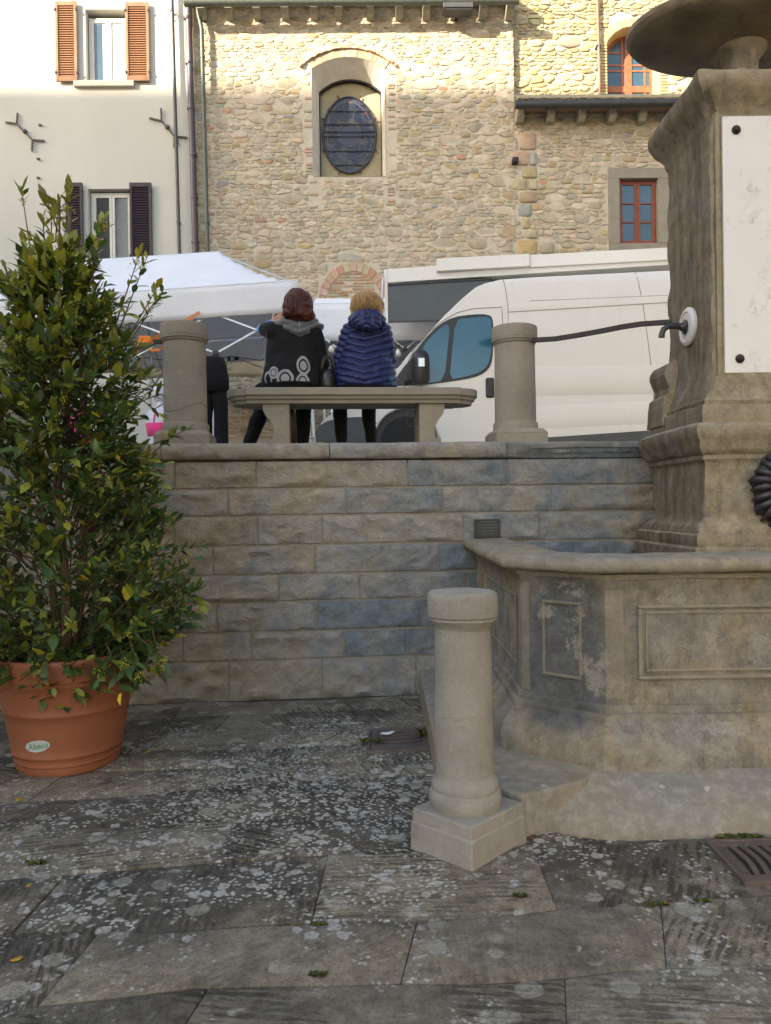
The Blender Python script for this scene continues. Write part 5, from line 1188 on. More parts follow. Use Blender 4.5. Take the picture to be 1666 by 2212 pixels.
def text_mesh(s, size, mat, name, parent, M4, ext=.001, shear=0.0):
    cu = bpy.data.curves.new(name, 'FONT'); cu.body = s; cu.size = size; cu.extrude = ext; cu.align_x = 'CENTER'; cu.align_y = 'CENTER'; cu.shear = shear
    tmp = bpy.data.objects.new('tmp', cu); COL.objects.link(tmp); dg = bpy.context.evaluated_depsgraph_get(); me = bpy.data.meshes.new_from_object(tmp.evaluated_get(dg)); bpy.data.objects.remove(tmp)
    me.name = name; me.materials.clear(); me.materials.append(mat); o = link(name, me, parent); o.matrix_local = M4; return o
a = Q(.11, .16); b = Q(.11, .84); d = (b-a).normalized(); up_ = Vector((-d.y, d.x, 0)); mid = (a+b)/2
text_mesh('AREZZO', .062, M['anchor'], 'raised_lettering', g2, Matrix(((d.x, up_.x, 0, mid.x), (d.y, up_.y, 0, mid.y), (0, 0, 1, .017), (0, 0, 0, 1))))
g1 = [atz(796, 1580, 0), atz(928, 1574, 0), atz(945, 1622, 0), atz(791, 1629, 0)]
# bars run crosswise: give the corners turned by one so that bars lie along the wall
gg = [g1[3], g1[0], g1[1], g1[2]]
g3, Q3 = grate('drain_grate', [(p.x, p.y) for p in gg], 4, 'cast iron drain grate near the retaining wall with white paper on it', curve=-.04)
g2['group'] = g3['group'] = 'cast iron drain grates'
def flat_leaf(name, px, py, Z, size, mat, label, rot, cat='leaf'):
    p = atz(px, py, Z); mb = MB(); m = 6; V = []
    for i in range(m):
        u = i/(m-1); w = .32*sin(pi*min(1, u*.96+.02))**.8; V += [(u-.5, -w, .06*noise.noise(Vector((px, u*3, 1)))+.10*u*u), (u-.5, 0, .02+.05*u), (u-.5, w, .08*noise.noise(Vector((px, u*3, 5)))+.12*u*u)]
    mb.add([(x*size, y*size, z*size+.006) for x, y, z in V], [f for i in range(m-1) for f in ((3*i, 3*i+3, 3*i+4, 3*i+1), (3*i+1, 3*i+4, 3*i+5, 3*i+2))])
    o = part(name, mb, mat, None, smooth=True); solid(o, .0012); o.location = p; o.rotation_euler = (0, 0, rot); tag(o, label, cat); return o
flat_leaf('fallen_leaf', 320, 1626, 0, .045, M['dry_leaf'], 'small yellow fallen leaf right of the terracotta pot', .6)
flat_leaf('fallen_leaf', 41, 1729, 0, .05, M['dry_leaf'], 'yellow green fallen leaf in front of the pot near the left edge', 2.0)
flat_leaf('fallen_leaf', 36, 2076, 0, .040, M['dry_leaf'], 'orange yellow fallen leaf lying near the bottom left corner', .3)
flat_leaf('fallen_leaf', 62, 1916, 0, .03, M['dry_leaf'], 'tiny yellow fallen leaf on the left paving slab', 1.3)
flat_leaf('fallen_leaf', 1147, 1811, 0, .05, M['wet_leaf'], 'brown fallen leaf at the foot of the fountain step', .05)
flat_leaf('fallen_leaf', 912, 1518, 0, .05, M['wet_leaf'], 'brown fallen leaf beside the low step edge under the weeds', .8)
flat_leaf('fallen_leaf', 905, 1528, 0, .04, M['wet_leaf'], 'small brown fallen leaf at the low step edge nearer the grate', 2.2)
flat_leaf('white_paper', 838, 1586, 0.014, .10, M['white_litter'], 'scrap of white paper on the drain grate near the wall', .1, 'litter')

# ------------------------------------------------------------------ weeds and moss in the joints
def weed(px, py, w, h, n, label, seed, mat=None, name='weed'):
    p = atz(px, py, 0); R = random.Random(seed); mb = MB()
    for i in range(n):
        a = R.random()*2*pi; r = R.random()**.6*w*.35; l = R.uniform(.5, 1)*w*.5; hh = R.uniform(.4, 1)*h; b = Vector((r*cos(a), r*sin(a)*.35, 0)); d = Vector((cos(a), sin(a)*.5, 0)); s = Vector((-d.y, d.x, 0))*l*.22
        k = R.uniform(.6, 1.3); c = (.065*k, .10*k, .02*k) if R.random() < .75 else (.20*k, .17*k, .03*k)
        m1 = b+d*l*.5+Vector((0, 0, hh)); e = b+d*l+Vector((0, 0, hh*R.uniform(.3, .9)))
        mb.add([b-s*.2, b+s*.2, m1+s, e, m1-s], [(0, 1, 2, 4), (4, 2, 3)], c)
    o = part(name, mb, mat or M['leaf'], None, smooth=True, recalc=False); o.location = (p.x, p.y, 0); tag(o, label, 'weed'); return o
weed(765, 1497, .26, .06, 130, 'yellowing weed tuft at the wall foot left of the taller weed', 1)
weed(866, 1490, .26, .10, 110, 'leafy green weed at the wall foot beside the low step', 2)
weed(800, 1608, .15, .045, 40, 'sparse weed at the left end of the near wall drain grate', 3)
weed(925, 1595, .14, .07, 50, 'reddish green weed between drain grate and foreground bollard', 4)
weed(78, 1868, .08, .02, 40, 'tiny yellowish weed in a paving joint at the left edge', 5)
weed(1596, 1812, .15, .02, 120, 'bright moss tuft above the right drain grate', 6)
weed(1124, 1938, .05, .015, 60, 'moss tuft in the joint below the foreground bollard right side', 7)
weed(1417, 1955, .07, .012, 50, 'moss tuft in the joint below the middle of the step', 8)
weed(1515, 1948, .06, .012, 40, 'moss tuft in the joint left below the right drain grate', 9)
weed(690, 1999, .05, .015, 40, 'moss tuft between two slabs left of the pale worn hollow', 10)
weed(688, 2110, .05, .018, 60, 'moss tuft in the joint at the bottom of the picture', 11)
# ================================================================== potted shrub
PC = (-1.925, 4.56, 0.0)
pot = thing('plant_pot', 'large terracotta coloured pot with raised rings and a silver oval sticker', 'plant pot', PC)
prof = [(.245, .0), (.283, .002), (.292, .018), (.2935, .05), (.300, .052), (.3035, .06), (.301, .068), (.306, .10), (.3125, .104), (.315, .112), (.312, .12), (.352, .345), (.358, .35), (.362, .36), (.357, .37), (.385, .515), (.392, .52), (.396, .535), (.400, .548), (.408, .552), (.411, .565), (.415, .60), (.420, .64), (.424, .665), (.418, .675), (.395, .675), (.388, .66), (.375, .60)]
mb = MB(); mb.lathe(dens_prof(prof, .04), 72, cap1=False); part('pot_body', mb, M['terracotta'], pot, autos=50)
mb = MB(); mb.lathe([(.0005, .605), (.2, .612), (.382, .60)], 40, cap0=False, cap1=False); part('soil', mb, M['soil'], pot, smooth=True)
# sticker: an oval patch following the tapered wall, with its green lettering
pc = atz(118, 1622, .145); ang = atan2(-1.0, (118-136)/125.0*.9)
def on_pot(u, v, lift=.0015):
    """u along the circumference in metres, v height above the pot foot"""
    r = .312+(v-.12)*(.352-.312)/(.345-.12)+lift; a = ang+u/.33; return (r*cos(a), r*sin(a), v)
a0 = ang; sv = .19
mb = MB(); n = 40
pts = [on_pot(.0, sv, .002)]
for k in (.5, 1):
    for i in range(n):
        t = 2*pi*i/n; x, y = .076*cos(t)*k, .034*sin(t)*k; x, y = x*cos(.17)-y*sin(.17), x*sin(.17)+y*cos(.17); pts.append(on_pot(x, sv+y, .002))
mb.add(pts, [(0, 1+i, 1+(i+1) % n) for i in range(n)]+[(1+i, 1+n+i, 1+n+(i+1) % n, 1+(i+1) % n) for i in range(n)]); stk = part('sticker', mb, M['sticker'], pot, recalc=False)
cu = text_mesh('Abeca', .050, M['green_ink'], 'green_lettering', stk, Matrix.Identity(4), .0004, .35)
for v in cu.data.vertices:
    x, y, z = v.co; x, y = x*cos(.17)-y*sin(.17), x*sin(.17)+y*cos(.17); v.co = on_pot(x, sv+y, .0035+z)

shrub = thing('potted_shrub', 'tall glossy evergreen shrub with small yellow flowers growing in the terracotta pot', 'shrub', (PC[0], PC[1], .60))
S0 = Vector((PC[0], PC[1], .60))
R = random.Random(101)
def env(z):
    """crown radius by height above the paving (right side, left side)"""
    T = [(.35, .30, .1), (.58, .62, .50), (.75, .76, .80), (1.0, .77, .85), (1.3, .68, .82), (1.7, .62, .75), (1.95, .60, .66), (2.3, .52, .56), (2.55, .50, .48), (2.75, .40, .40), (2.88, .28, .30), (3.02, .19, .23), (3.2, .11, .15), (3.35, .07, .10), (3.5, .04, .05)]
    if z <= T[0][0]: return T[0][1:]
    for i in range(len(T)-1):
        if T[i][0] <= z <= T[i+1][0]: k = (z-T[i][0])/(T[i+1][0]-T[i][0]); return tuple(T[i][j]*(1-k)+T[i+1][j]*k for j in (1, 2))
    return (.03, .03)
trunk_pts = [Vector((-.01, 0, 0)), Vector((.0, .01, .35)), Vector((-.03, .0, .8)), Vector((-.055, .01, 1.3)), Vector((-.045, .0, 1.7)), Vector((-.02, .0, 2.15)), Vector((.0, 0, 2.75))]
def trunk_at(z):
    for i in range(len(trunk_pts)-1):
        if trunk_pts[i].z <= z <= trunk_pts[i+1].z: return trunk_pts[i].lerp(trunk_pts[i+1], (z-trunk_pts[i].z)/(trunk_pts[i+1].z-trunk_pts[i].z))
    return trunk_pts[-1] if z > 2 else trunk_pts[0]
mb = MB(); mb.tube(trunk_pts, [.036, .031, .028, .024, .019, .012, .004], 10); part('trunk', mb, M['bark'], shrub, smooth=True)
for st in ([(0.05, -.02, 0), (.09, -.03, .5), (.12, 0, 1.1), (.10, .02, 1.8), (.16, 0, 2.3)], [(-.06, .02, 0), (-.12, .03, .6), (-.16, 0, 1.25), (-.20, .02, 1.9), (-.22, 0, 2.5)], [(0.03, .05, 0), (.07, .12, .6), (.05, .16, 1.3), (.1, .15, 1.9)], [(.02, .02, 1.3), (.03, -.03, 1.7), (.08, -.05, 2.2), (.07, -.04, 2.7)]):
    mb = MB(); mb.tube([Vector(p) for p in st], [.016, .014, .012, .009, .004][:len(st)], 7); part('branch', mb, M['bark'], shrub, smooth=True)
def leaf_mesh(R, L, W, col):
    mb = MB(); m = 6; V = []; fold = R.uniform(.10, .45); bend = R.uniform(-.35, .25); tw = R.uniform(-.2, .2)
    for i in range(m):
        u = i/(m-1); w = W*.5*(sin(pi*(u*.93+.05))**.75)*(1+(.13 if i % 2 else -.10)); z = bend*u*u*L
        V += [(-w, u*L, z+fold*w+.004*R.uniform(-1, 1)), (0, u*L, z), (w, u*L, z+fold*w+.004*R.uniform(-1, 1))]
    mb.add(V, [f for i in range(m-1) for f in ((3*i, 3*i+1, 3*i+4, 3*i+3), (3*i+1, 3*i+2, 3*i+5, 3*i+4))], col); return mb
LV = [leaf_mesh(R, 1.0, R.uniform(.38, .52), (1, 1, 1)) for _ in range(10)]
LVv = [np.array(m.v) for m in LV]; LVf = [np.array(m.f) for m in LV]
leaves = []     # (pos, dir, up, size, colour)
twigs = MB(); flowers = MB()
def leafcol(z, tip):
    r = R.random(); k = R.uniform(1.1, 2.7)
    young = .20 + max(0, (z-1.9)*.42) + (.10 if tip else 0)
    if r < young: return (.115*k, .130*k, .022*k)
    if r < young+.010: return (.30*k, .24*k, .03*k)
    return (.032*k, .058*k, .016*k)
def shoot(base, tip, sag, nl, size, fl_prob=.5, start=.35):
    base = Vector(base); tip = Vector(tip); mid = base.lerp(tip, .55)+Vector((0, 0, sag)); pts = []
    for i in range(6):
        u = i/5; pts.append((1-u)**2*base+2*u*(1-u)*mid+u*u*tip)
    twigs.tube(pts, [.0055, .0048, .004, .0034, .0028, .002], 4, col=(1, 1, 1)); d0 = (tip-base).normalized()
    for k in range(nl):
        u = start+(1-start)*(k+R.random()*.8)/nl; u = min(1, u); p = (1-u)**2*base+2*u*(1-u)*mid+u*u*tip
        tg = (2*(1-u)*(mid-base)+2*u*(tip-mid)).normalized(); a = 2.4*k+R.uniform(-.5, .5); s = tg.cross(Vector((0, 0, 1)))
        if s.length < .1: s = Vector((1, 0, 0))
        s.normalize(); b = tg.cross(s); spread = R.uniform(.55, 1.25) if k < nl-3 else R.uniform(.2, .7)
        ld = (tg*.75 + (s*cos(a)+b*sin(a))*spread + Vector((0, 0, R.uniform(-.25, .35)))).normalized()
        leaves.append((p, ld, size*R.uniform(.45, 1.18), leafcol(p.z+.6, k > nl-4)))
    if R.random() < fl_prob:
        u = R.uniform(.6, .98); p = (1-u)**2*base+2*u*(1-u)*mid+u*u*tip
        for _ in range(R.randint(14, 30)):
            q = p+Vector([R.gauss(0, .013) for _ in range(3)]); r = R.uniform(.003, .0062); flowers.add([q+Vector(v)*r for v in ((1,0,0),(-1,0,0),(0,1,0),(0,-1,0),(0,0,1),(0,0,-1))], [(0,2,4),(2,1,4),(1,3,4),(3,0,4),(2,0,5),(1,2,5),(3,1,5),(0,3,5)])
N = 820
for i in range(N):
    u = (i+R.random())/N; z = .42+(3.10-.42)*(u**1.30); er, el = env(z); a = R.random()*2*pi; c_ = cos(a)
    rr = (er if c_ > 0 else el); depth_k = R.uniform(.42, 1.0)**.6
    rad = rr*depth_k*(1+.12*noise.noise(Vector((c_*2, sin(a)*2, z*2.2)))*2)
    tip = Vector((c_*rad, sin(a)*rad*.93, z-.60)); L = R.uniform(.28, .50)
    bz = max(.05, min(2.5, tip.z-R.uniform(.02, .5)*(.6 if z < .9 else 1))); base = trunk_at(bz); v = tip-base
    if v.length > L: base = tip - v.normalized()*L - Vector((0, 0, .06))
    if base.z < .02: base.z = .02+R.random()*.05
    shoot(base, tip, R.uniform(-.03, .08), R.randint(10, 15), .092, .28)
# particular shoots that stand out of the crown
def sp(px, py, dy=0.0): p = at(px, py, PC[1]+dy); return Vector(p)-S0
for (bx_, by_, tx, ty, nl, st) in ((140, 560, 147, 386, 12, .2), (120, 520, 128, 430, 10, .3), (160, 560, 150, 400, 12, .3), (75, 600, 46, 405, 9, .78), (70, 640, 52, 520, 4, .5), (125, 500, 100, 425, 7, .4), (100, 560, 92, 470, 9, .3), (110, 600, 112, 440, 9, .4), (190, 620, 228, 475, 9, .35), (175, 560, 215, 500, 8, .3),
                           (250, 700, 305, 540, 10, .45), (255, 720, 318, 555, 8, .5), (260, 760, 345, 612, 10, .45), (260, 770, 345, 640, 7, .5), (270, 740, 352, 628, 6, .6), (60, 700, 8, 575, 9, .4), (50, 660, 30, 590, 7, .4), (330, 960, 410, 925, 9, .4), (330, 980, 372, 940, 8, .4), (340, 1200, 437, 1180, 9, .4), (350, 1250, 440, 1310, 10, .3), (350, 1280, 425, 1350, 10, .3), (300, 870, 345, 850, 7, .4), (290, 850, 358, 905, 8, .4),
                           (90, 560, 62, 500, 7, .3), (40, 560, 55, 620, 6, .3), (200, 560, 222, 470, 6, .5)):
    shoot(sp(bx_, by_), sp(tx, ty), 0, nl, .085, .5, st)
for (bx_, by_, tx, ty, dy) in ((110, 1380, 95, 1450, -.47), (150, 1380, 60, 1460, -.46), (230, 1390, 262, 1500, -.44), (200, 1400, 215, 1470, -.47), (60, 1390, 80, 1440, -.45), (280, 1380, 300, 1470, -.40), (330, 1360, 345, 1460, -.2), (300, 1380, 360, 1440, -.3), (260, 1400, 270, 1450, -.43)):
    shoot(sp(bx_, by_, -.3), sp(tx, ty, dy), .05, 9, .085, .8, .3)
# the 300 leaves nearest the lens are parts, the rest one mass
leaves = [(p, d, s, c, R.random()) for p, d, s, c in leaves]
order = sorted(range(len(leaves)), key=lambda i: (leaves[i][0].y) - (.9*leaves[i][2]) + (99 if abs(leaves[i][0].x+.1) > .8 else 0)); first = set(order[:300])
def leaf_matrix(p, d, s, r):
    upv_ = Vector((R.uniform(-.6, .6), R.uniform(-.8, .2), 1)); x = d.cross(upv_)
    if x.length < .05: x = Vector((1, 0, 0))
    x.normalize(); z = x.cross(d).normalized(); return np.array([[x.x*s, d.x*s, z.x*s], [x.y*s, d.y*s, z.y*s], [x.z*s, d.z*s, z.z*s]])
Vs, Fs, Cs, off_ = [], [], [], 0
for i, (p, d, s, c, r) in enumerate(leaves):
    k = int(r*10) % 10; A_ = leaf_matrix(p, d, s, r); V = LVv[k] @ A_.T + np.array(p)
    if i in first:
        mb = MB(); mb.col = c; mb.add([tuple(v-np.array(p)) for v in V], [tuple(int(q) for q in f) for f in LVf[k]], c); o = part('leaf', mb, M['leaf'], shrub, smooth=True, recalc=False); o.location = p
    else:
        Vs.append(V); Fs.append(LVf[k]+off_); Cs.append(np.tile(np.array(c), (len(V), 1))); off_ += len(V)
mb = MB(); mb.v = [tuple(v) for v in np.concatenate(Vs)]; mb.f = [tuple(int(q) for q in f) for f in np.concatenate(Fs)]; mb.c = [tuple(c) for c in np.concatenate(Cs)]
part('foliage', mb, M['leaf'], shrub, smooth=True, recalc=False, kind='stuff')
part('twigs', twigs, M['bark'], shrub, smooth=True, kind='stuff', recalc=False); part('flowers', flowers, M['flower'], shrub, kind='stuff', recalc=False)

# ================================================================== gazebos
def gazebo(label, fl, fr, depth, yaw, z_e, peak, val, mat, ridge=.4, swag=.0, frame_=True, tilt=0.0):
    """pop-up canopy: fl,fr = front corners on plan"""
    fl = Vector(fl); fr = Vector(fr); u = (fr-fl); L = u.length; u.normalize(); v = Vector((-u.y, u.x)); g0 = fl
    t = thing('gazebo', label, 'gazebo', (fl.x, fl.y, 2.0), atan2(u.y, u.x)); e = z_e-2.0; pk = peak-2.0; t.rotation_euler = (0, -tilt, atan2(u.y, u.x))
    def roofp(a, b):
        # a,b in 0..1 over the plan: hip roof with a short ridge, sagging between its bones
        x = a*L; y = b*depth; dx = min(x, L-x); dy = min(y, depth-y); hx = (L*(1-ridge)/2); k = min(1, dx/hx, dy/(depth/2)); z = e+(pk-e)*(k**1.12) - .05*sin(pi*k)*1.0; return (x, y, z)
    n = 29; mb = MB(); mb.grid(lambda i, j: roofp(i/(n-1), j/(n-1)), n, n); o = part('canopy', mb, mat, t, smooth=True); solid(o, .004)
    for k, (p0, p1) in enumerate((((0, 0), (L, 0)), ((L, 0), (L, depth)), ((L, depth), (0, depth)), ((0, depth), (0, 0)))):
        p0 = Vector(p0); p1 = Vector(p1); d_ = (p1-p0).normalized(); nn = Vector((d_.y, -d_.x)); m = 33; mb = MB()
        def P(i, j):
            q = p0.lerp(p1, i/(m-1)); z = e-val*j/5-(swag*sin(pi*i/(m-1))*(j/5)); off = .012*sin(i*.8+k*2)*j/5+.02*noise.noise(Vector((i*.35, j*.3, k)))*j/5
            return (q.x+nn.x*(off+.006), q.y+nn.y*(off+.006), z+.004)
        mb.grid(P, m, 6); o = part('valance', mb, mat, t, smooth=True); solid(o, .003)
    mb = MB(); mb.tube([(0, -.004, e+.004), (L, -.004, e+.004)], .008, 5); part('hem', mb, mat, t)
    if frame_:
        for (x, y) in ((.03, .03), (L-.03, .03), (.03, depth-.03), (L-.03, depth-.03)):
            mb = MB(); mb.box(x-.02, x+.02, y-.02, y+.02, 0, e-.02); lg = part('leg', mb, M['alu'], t, bevel=.004)
            mb = MB(); mb.box(x-.03, x+.03, y-.03, y+.03, e-.10, e-.02); part('corner_joint', mb, M['black_plastic'], lg)
            mb = MB(); mb.box(x-.05, x+.05, y-.05, y+.05, 0, .012); part('foot_plate', mb, M['alu'], lg)
        def scissor(a, b, cells, zt, zb):
            a = Vector(a); b = Vector(b)
            for i in range(cells):
                p = a.lerp(b, i/cells); q = a.lerp(b, (i+1)/cells); dn = Vector((b.y-a.y, a.x-b.x)).normalized()*.014
                for (za, zc2, s_) in ((zt, zb, 1), (zb, zt, -1)):
                    mb = MB(); mb.tube([(p.x+dn.x*s_, p.y+dn.y*s_, za), (q.x+dn.x*s_, q.y+dn.y*s_, zc2)], .014, 4); part('scissor_bar', mb, M['alu'], t)
                for zz in ((zt, zb) if i else ()):
                    mb = MB(); mb.box(p.x-.035, p.x+.035, p.y-.03, p.y+.03, zz-.025, zz+.025); part('joint', mb, M['black_plastic'], t, bevel=.006)
        zt, zb = e-.30, e-.76
        scissor((0.03, .03), (L-.03, .03), 4, zt, zb); scissor((0.03, depth-.03), (L-.03, depth-.03), 4, zt, zb); scissor((.03, .03), (.03, depth-.03), 2, zt, zb); scissor((L-.03, .03), (L-.03, depth-.03), 2, zt, zb)
        scissor((L*.5, .03), (L*.5, depth-.03), 2, zt+.02, zb-.1)
        mb = MB(); mb.tube([(L*.5, depth/2, e-.55), (L*.5, depth/2, pk-.05)], .018, 6); part('king_post', mb, M['alu'], t)
        for c in ((0, 0), (L, 0), (0, depth), (L, depth)):
            mb = MB(); mb.tube([(c[0], c[1], e-.04), (L/2+(c[0]-L/2)*(ridge), depth/2, pk-.05)], .012, 4); part('rafter', mb, M['alu'], t)
    return t
b = at(641, 606, 8.85); b.x += .17; a = b-Vector((cos(radians(5)), sin(radians(5)), 0))*4.0; TL = radians(4.6)
gz1 = gazebo('large white pop-up gazebo nearest the bench with a sloping roof and valance', (a.x, a.y), (b.x, b.y), 2.7, 0, b.z-4.0*sin(TL), b.z-4.0*sin(TL)+.86, .36, M['canvas'], .52, .0, True, TL)
a = at(655, 690, 12.7); b = at(905, 684, 12.8)
gz2 = gazebo('white canopy with a plain valance between the gazebo and the vending van', (a.x, a.y), (b.x+.35, b.y), 2.6, 0, at(760, 694, 12.7).z+.30, at(760, 640, 13.9).z, .62, M['canvas'], .9, .0)
a = at(330, 790, 12.9); b = at(568, 778, 12.9)
bz_ = at(450, 772, 12.9).z
aw = thing('beige_awning', 'beige cloth awning front hanging behind the white gazebo in front of the stone wall', 'awning', (0, 0, 0))
mb = MB(); p, q = at(318, 772, 12.9), at(606, 770, 12.9); zb_ = at(450, 815, 12.9).z; m = 30
mb.grid(lambda i, j: (p.x+(q.x-p.x)*i/(m-1), 12.9+.02*sin(i*.9)*j/4, bz_-(bz_-zb_)*j/4), m, 5); solid(part('valance', mb, M['canvas_beige'], aw, smooth=True))
mb = MB(); mb.grid(lambda i, j: (p.x+(q.x-p.x)*i/9, 12.9+2.4*j/4, bz_+.35*j/4), 10, 5); solid(part('canopy', mb, M['canvas_beige'], aw, smooth=True))
mb = MB(); mb.box(q.x-.03, q.x+.01, 12.93, 12.97, 2, bz_); part('leg', mb, M['alu'], aw)
mb = MB(); mb.box(p.x, p.x+.04, 12.93, 12.97, 2, bz_); part('leg', mb, M['alu'], aw)
# inclined grey leg seen between the bench supports
mb = MB(); mb.tube([at(700, 830, 12.2), at(703, 980, 12.2)], .022, 4); mb2 = mb
tag(part('canopy_leg', mb, M['alu']), 'pale blue grey canopy leg standing between the two seated women behind the bench', 'pole')
mb = MB(); mb.tube([at(671, 850, 8.9), at(682, 985, 8.9)], .022, 4); tag(part('canopy_leg', mb, mat_simple('white_metal', (.7, .7, .7), .4, .05, 5, 0)), 'white canopy leg leaning just right of the auburn haired woman legs', 'pole')
# string lights
def string_light(label, pts, bulbs, r=.006):
    t = thing('string_light', label, 'string light', (0, 0, 0)); mb = MB(); mb.tube([at(*p) for p in pts], r, 5); part('cable', mb, M['cable'], t)
    for (px, py, Y) in bulbs:
        p = at(px, py, Y); mb = MB(); mb.lathe([(.018, 0), (.022, -.02), (.022, -.06), (.018, -.065)], 10, tuple(p)); part('socket', mb, M['cable'], t)
        mb = MB(); mb.lathe([(.012, -.062), (.025, -.08), (.045, -.115), (.05, -.145), (.042, -.175), (.02, -.192), (.0005, -.195)], 14, tuple(p)); part('bulb', mb, M['bulb'], t, smooth=True)
string_light('string light with round bulbs sagging under the large gazebo at the left', [(255, 764, 9.9), (330, 775, 10.1), (420, 786, 10.2), (460, 777, 10.2), (500, 770, 10.3), (560, 778, 10.4), (640, 768, 10.5)], [(495, 770, 10.3), (300, 770, 10.0)])
string_light('string light under the far canopy between the blond woman and the windscreen', [(700, 745, 12.4), (725, 738, 12.4), (770, 752, 12.4), (840, 742, 12.3), (858, 748, 12.3), (890, 736, 12.3)], [(716, 737, 12.4), (860, 745, 12.3)])

# ================================================================== vending trailer roof and hatch behind the van
tr = thing('vending_trailer', 'white vending trailer with raised smoked hatch showing above and behind the van', 'trailer', (0, 0, 0))
YT = 11.95
def tb_(name, px0, px1, py0, py1, y0, y1, mat, sl=0.0, bev=.01):
    a = at(px0, py1, YT); b = at(px1, py0+sl, YT); c = at(px0, py0, YT); d_ = at(px1, py1+sl, YT); mb = MB()
    mb.add([(a.x, y0, a.z), (d_.x, y0, d_.z), (b.x, y0, b.z), (c.x, y0, c.z), (a.x, y1, a.z), (d_.x, y1, d_.z), (b.x, y1, b.z), (c.x, y1, c.z)], [(0,1,2,3),(7,6,5,4),(0,4,5,1),(1,5,6,2),(2,6,7,3),(3,7,4,0)])
    return part(name, mb, mat, tr, bevel=bev)
tb_('roof_edge', 833, 1700, 582, 612, YT-.02, YT+1.4, M['van'], -56)
tb_('roof_box', 943, 1142, 563, 590, YT-.10, YT+.9, M['van'], -11)
tb_('upper_fascia', 1143, 1700, 553, 580, YT-.06, YT+.9, M['van'], -30)
tb_('trailer_body', 960, 1700, 608, 1010, YT+.05, YT+1.35, M['van'], -10)
mb = MB(); c = [at(836, 616, YT), at(1060, 603, YT), at(1040, 690, YT), at(836, 696, YT)]; mb.add([tuple(p) for p in c]+[(p.x, p.y+.04, p.z) for p in c], [(0,1,2,3),(7,6,5,4),(0,4,5,1),(1,5,6,2),(2,6,7,3),(3,7,4,0)]); h = part('hatch_panel', mb, M['hatch_glass'], tr)
for (p, q) in ((0, 1), (3, 2)):
    mb = MB(); mb.tube([(c[p].x, c[p].y-.01, c[p].z), (c[q].x, c[q].y-.01, c[q].z)], .016, 4); part('seal', mb, M['black_plastic'], h)
mb = MB(); a = at(833, 583, YT); b = at(833, 699, YT); mb.box(a.x-.02, a.x+.03, YT-.03, YT+.05, b.z, a.z); part('end_post', mb, M['van'], tr, bevel=.006)
mb = MB(); a = at(830, 600, YT); b = at(829, 665, YT); mb.tube([(a.x-.02, YT-.04, a.z), (b.x-.03, YT-.05, b.z)], .018, 6); part('lift_strut', mb, M['alu'], tr)

# ================================================================== van
YV = 9.8
van = thing('delivery_van', 'white high roofed delivery van parked behind the terrace seen from its driver side', 'van', (at(878, 985, YV).x, YV, 2.0))
VO = Vector(van.location)
def vp(px, py): p = at(px, py, YV)-VO; return (p.x, p.z)
gz = lambda px, z: (vp(px, 900)[0], z)
W = 1.98
outl = [gz(712, .30), gz(690, .34), vp(682, 945), vp(684, 925), vp(696, 905), vp(712, 893), vp(735, 878), vp(790, 838), vp(862, 792), vp(880, 768), vp(920, 724), vp(960, 680), vp(1000, 641), vp(1030, 616), vp(1050, 607), vp(1085, 598), vp(1160, 592), vp(1300, 584), vp(1440, 576), vp(1600, 570), vp(1690, 568), vp(1703, 590)]
rear = gz(1706, .40); outl += [rear]
wx0, wx1 = 0.0, 4.035; wr = .345
arch_ = lambda cx, r: [(cx+r*cos(a), .36+r*sin(a)) for a in [pi*i/10 for i in range(11)]]
outl += [(wx1+.43, .33)]+arch_(wx1, .41)+[(wx1-.43, .30), (wx0+.43, .30)]+arch_(wx0, .41)+[(wx0-.43, .31)]
outl = [outl[i] for i in range(len(outl)) if i == 0 or (Vector(outl[i])-Vector(outl[i-1])).length > .004]
def tumble(x, w, z):
    k = max(0, (z-1.15)/1.45); k = .085*k*k+(.10*max(0, (z-2.35)/.25)**2); nose = max(0, (-.55-x)/.5); k += .10*nose*nose; return 1-(k*2/W)
def inset(poly, d):
    n = len(poly); A = sum(poly[i][0]*poly[(i+1) % n][1]-poly[(i+1) % n][0]*poly[i][1] for i in range(n)); sg = 1 if A > 0 else -1; out = []
    for i in range(n):
        a = Vector(poly[i-1]); b = Vector(poly[i]); c = Vector(poly[(i+1) % n]); d1 = (b-a).normalized(); d2 = (c-b).normalized(); n1 = Vector((-d1.y, d1.x))*sg; n2 = Vector((-d2.y, d2.x))*sg; nn = n1+n2
        nn = n1 if nn.length < 1e-4 else nn.normalized(); k = min(1.5, 1/max(.5, nn.dot(n1))); q = b+nn*d*k; out.append((q.x, q.y))
    return out
vb = MB(); rings = []
for (w, d_) in ((0, .045), (.012, .018), (.04, 0), (.30, 0), (W/2, 0), (W-.30, 0), (W-.04, 0), (W-.012, .018), (W, .045)):
    pl_ = inset(outl, d_); rings.append([(x, W/2+(w-W/2)*tumble(x, w, z), z) for x, z in pl_])
n = len(outl); vb.add([p for r in rings for p in r], [(j*n+i, j*n+(i+1) % n, (j+1)*n+(i+1) % n, (j+1)*n+i) for j in range(len(rings)-1) for i in range(n)])
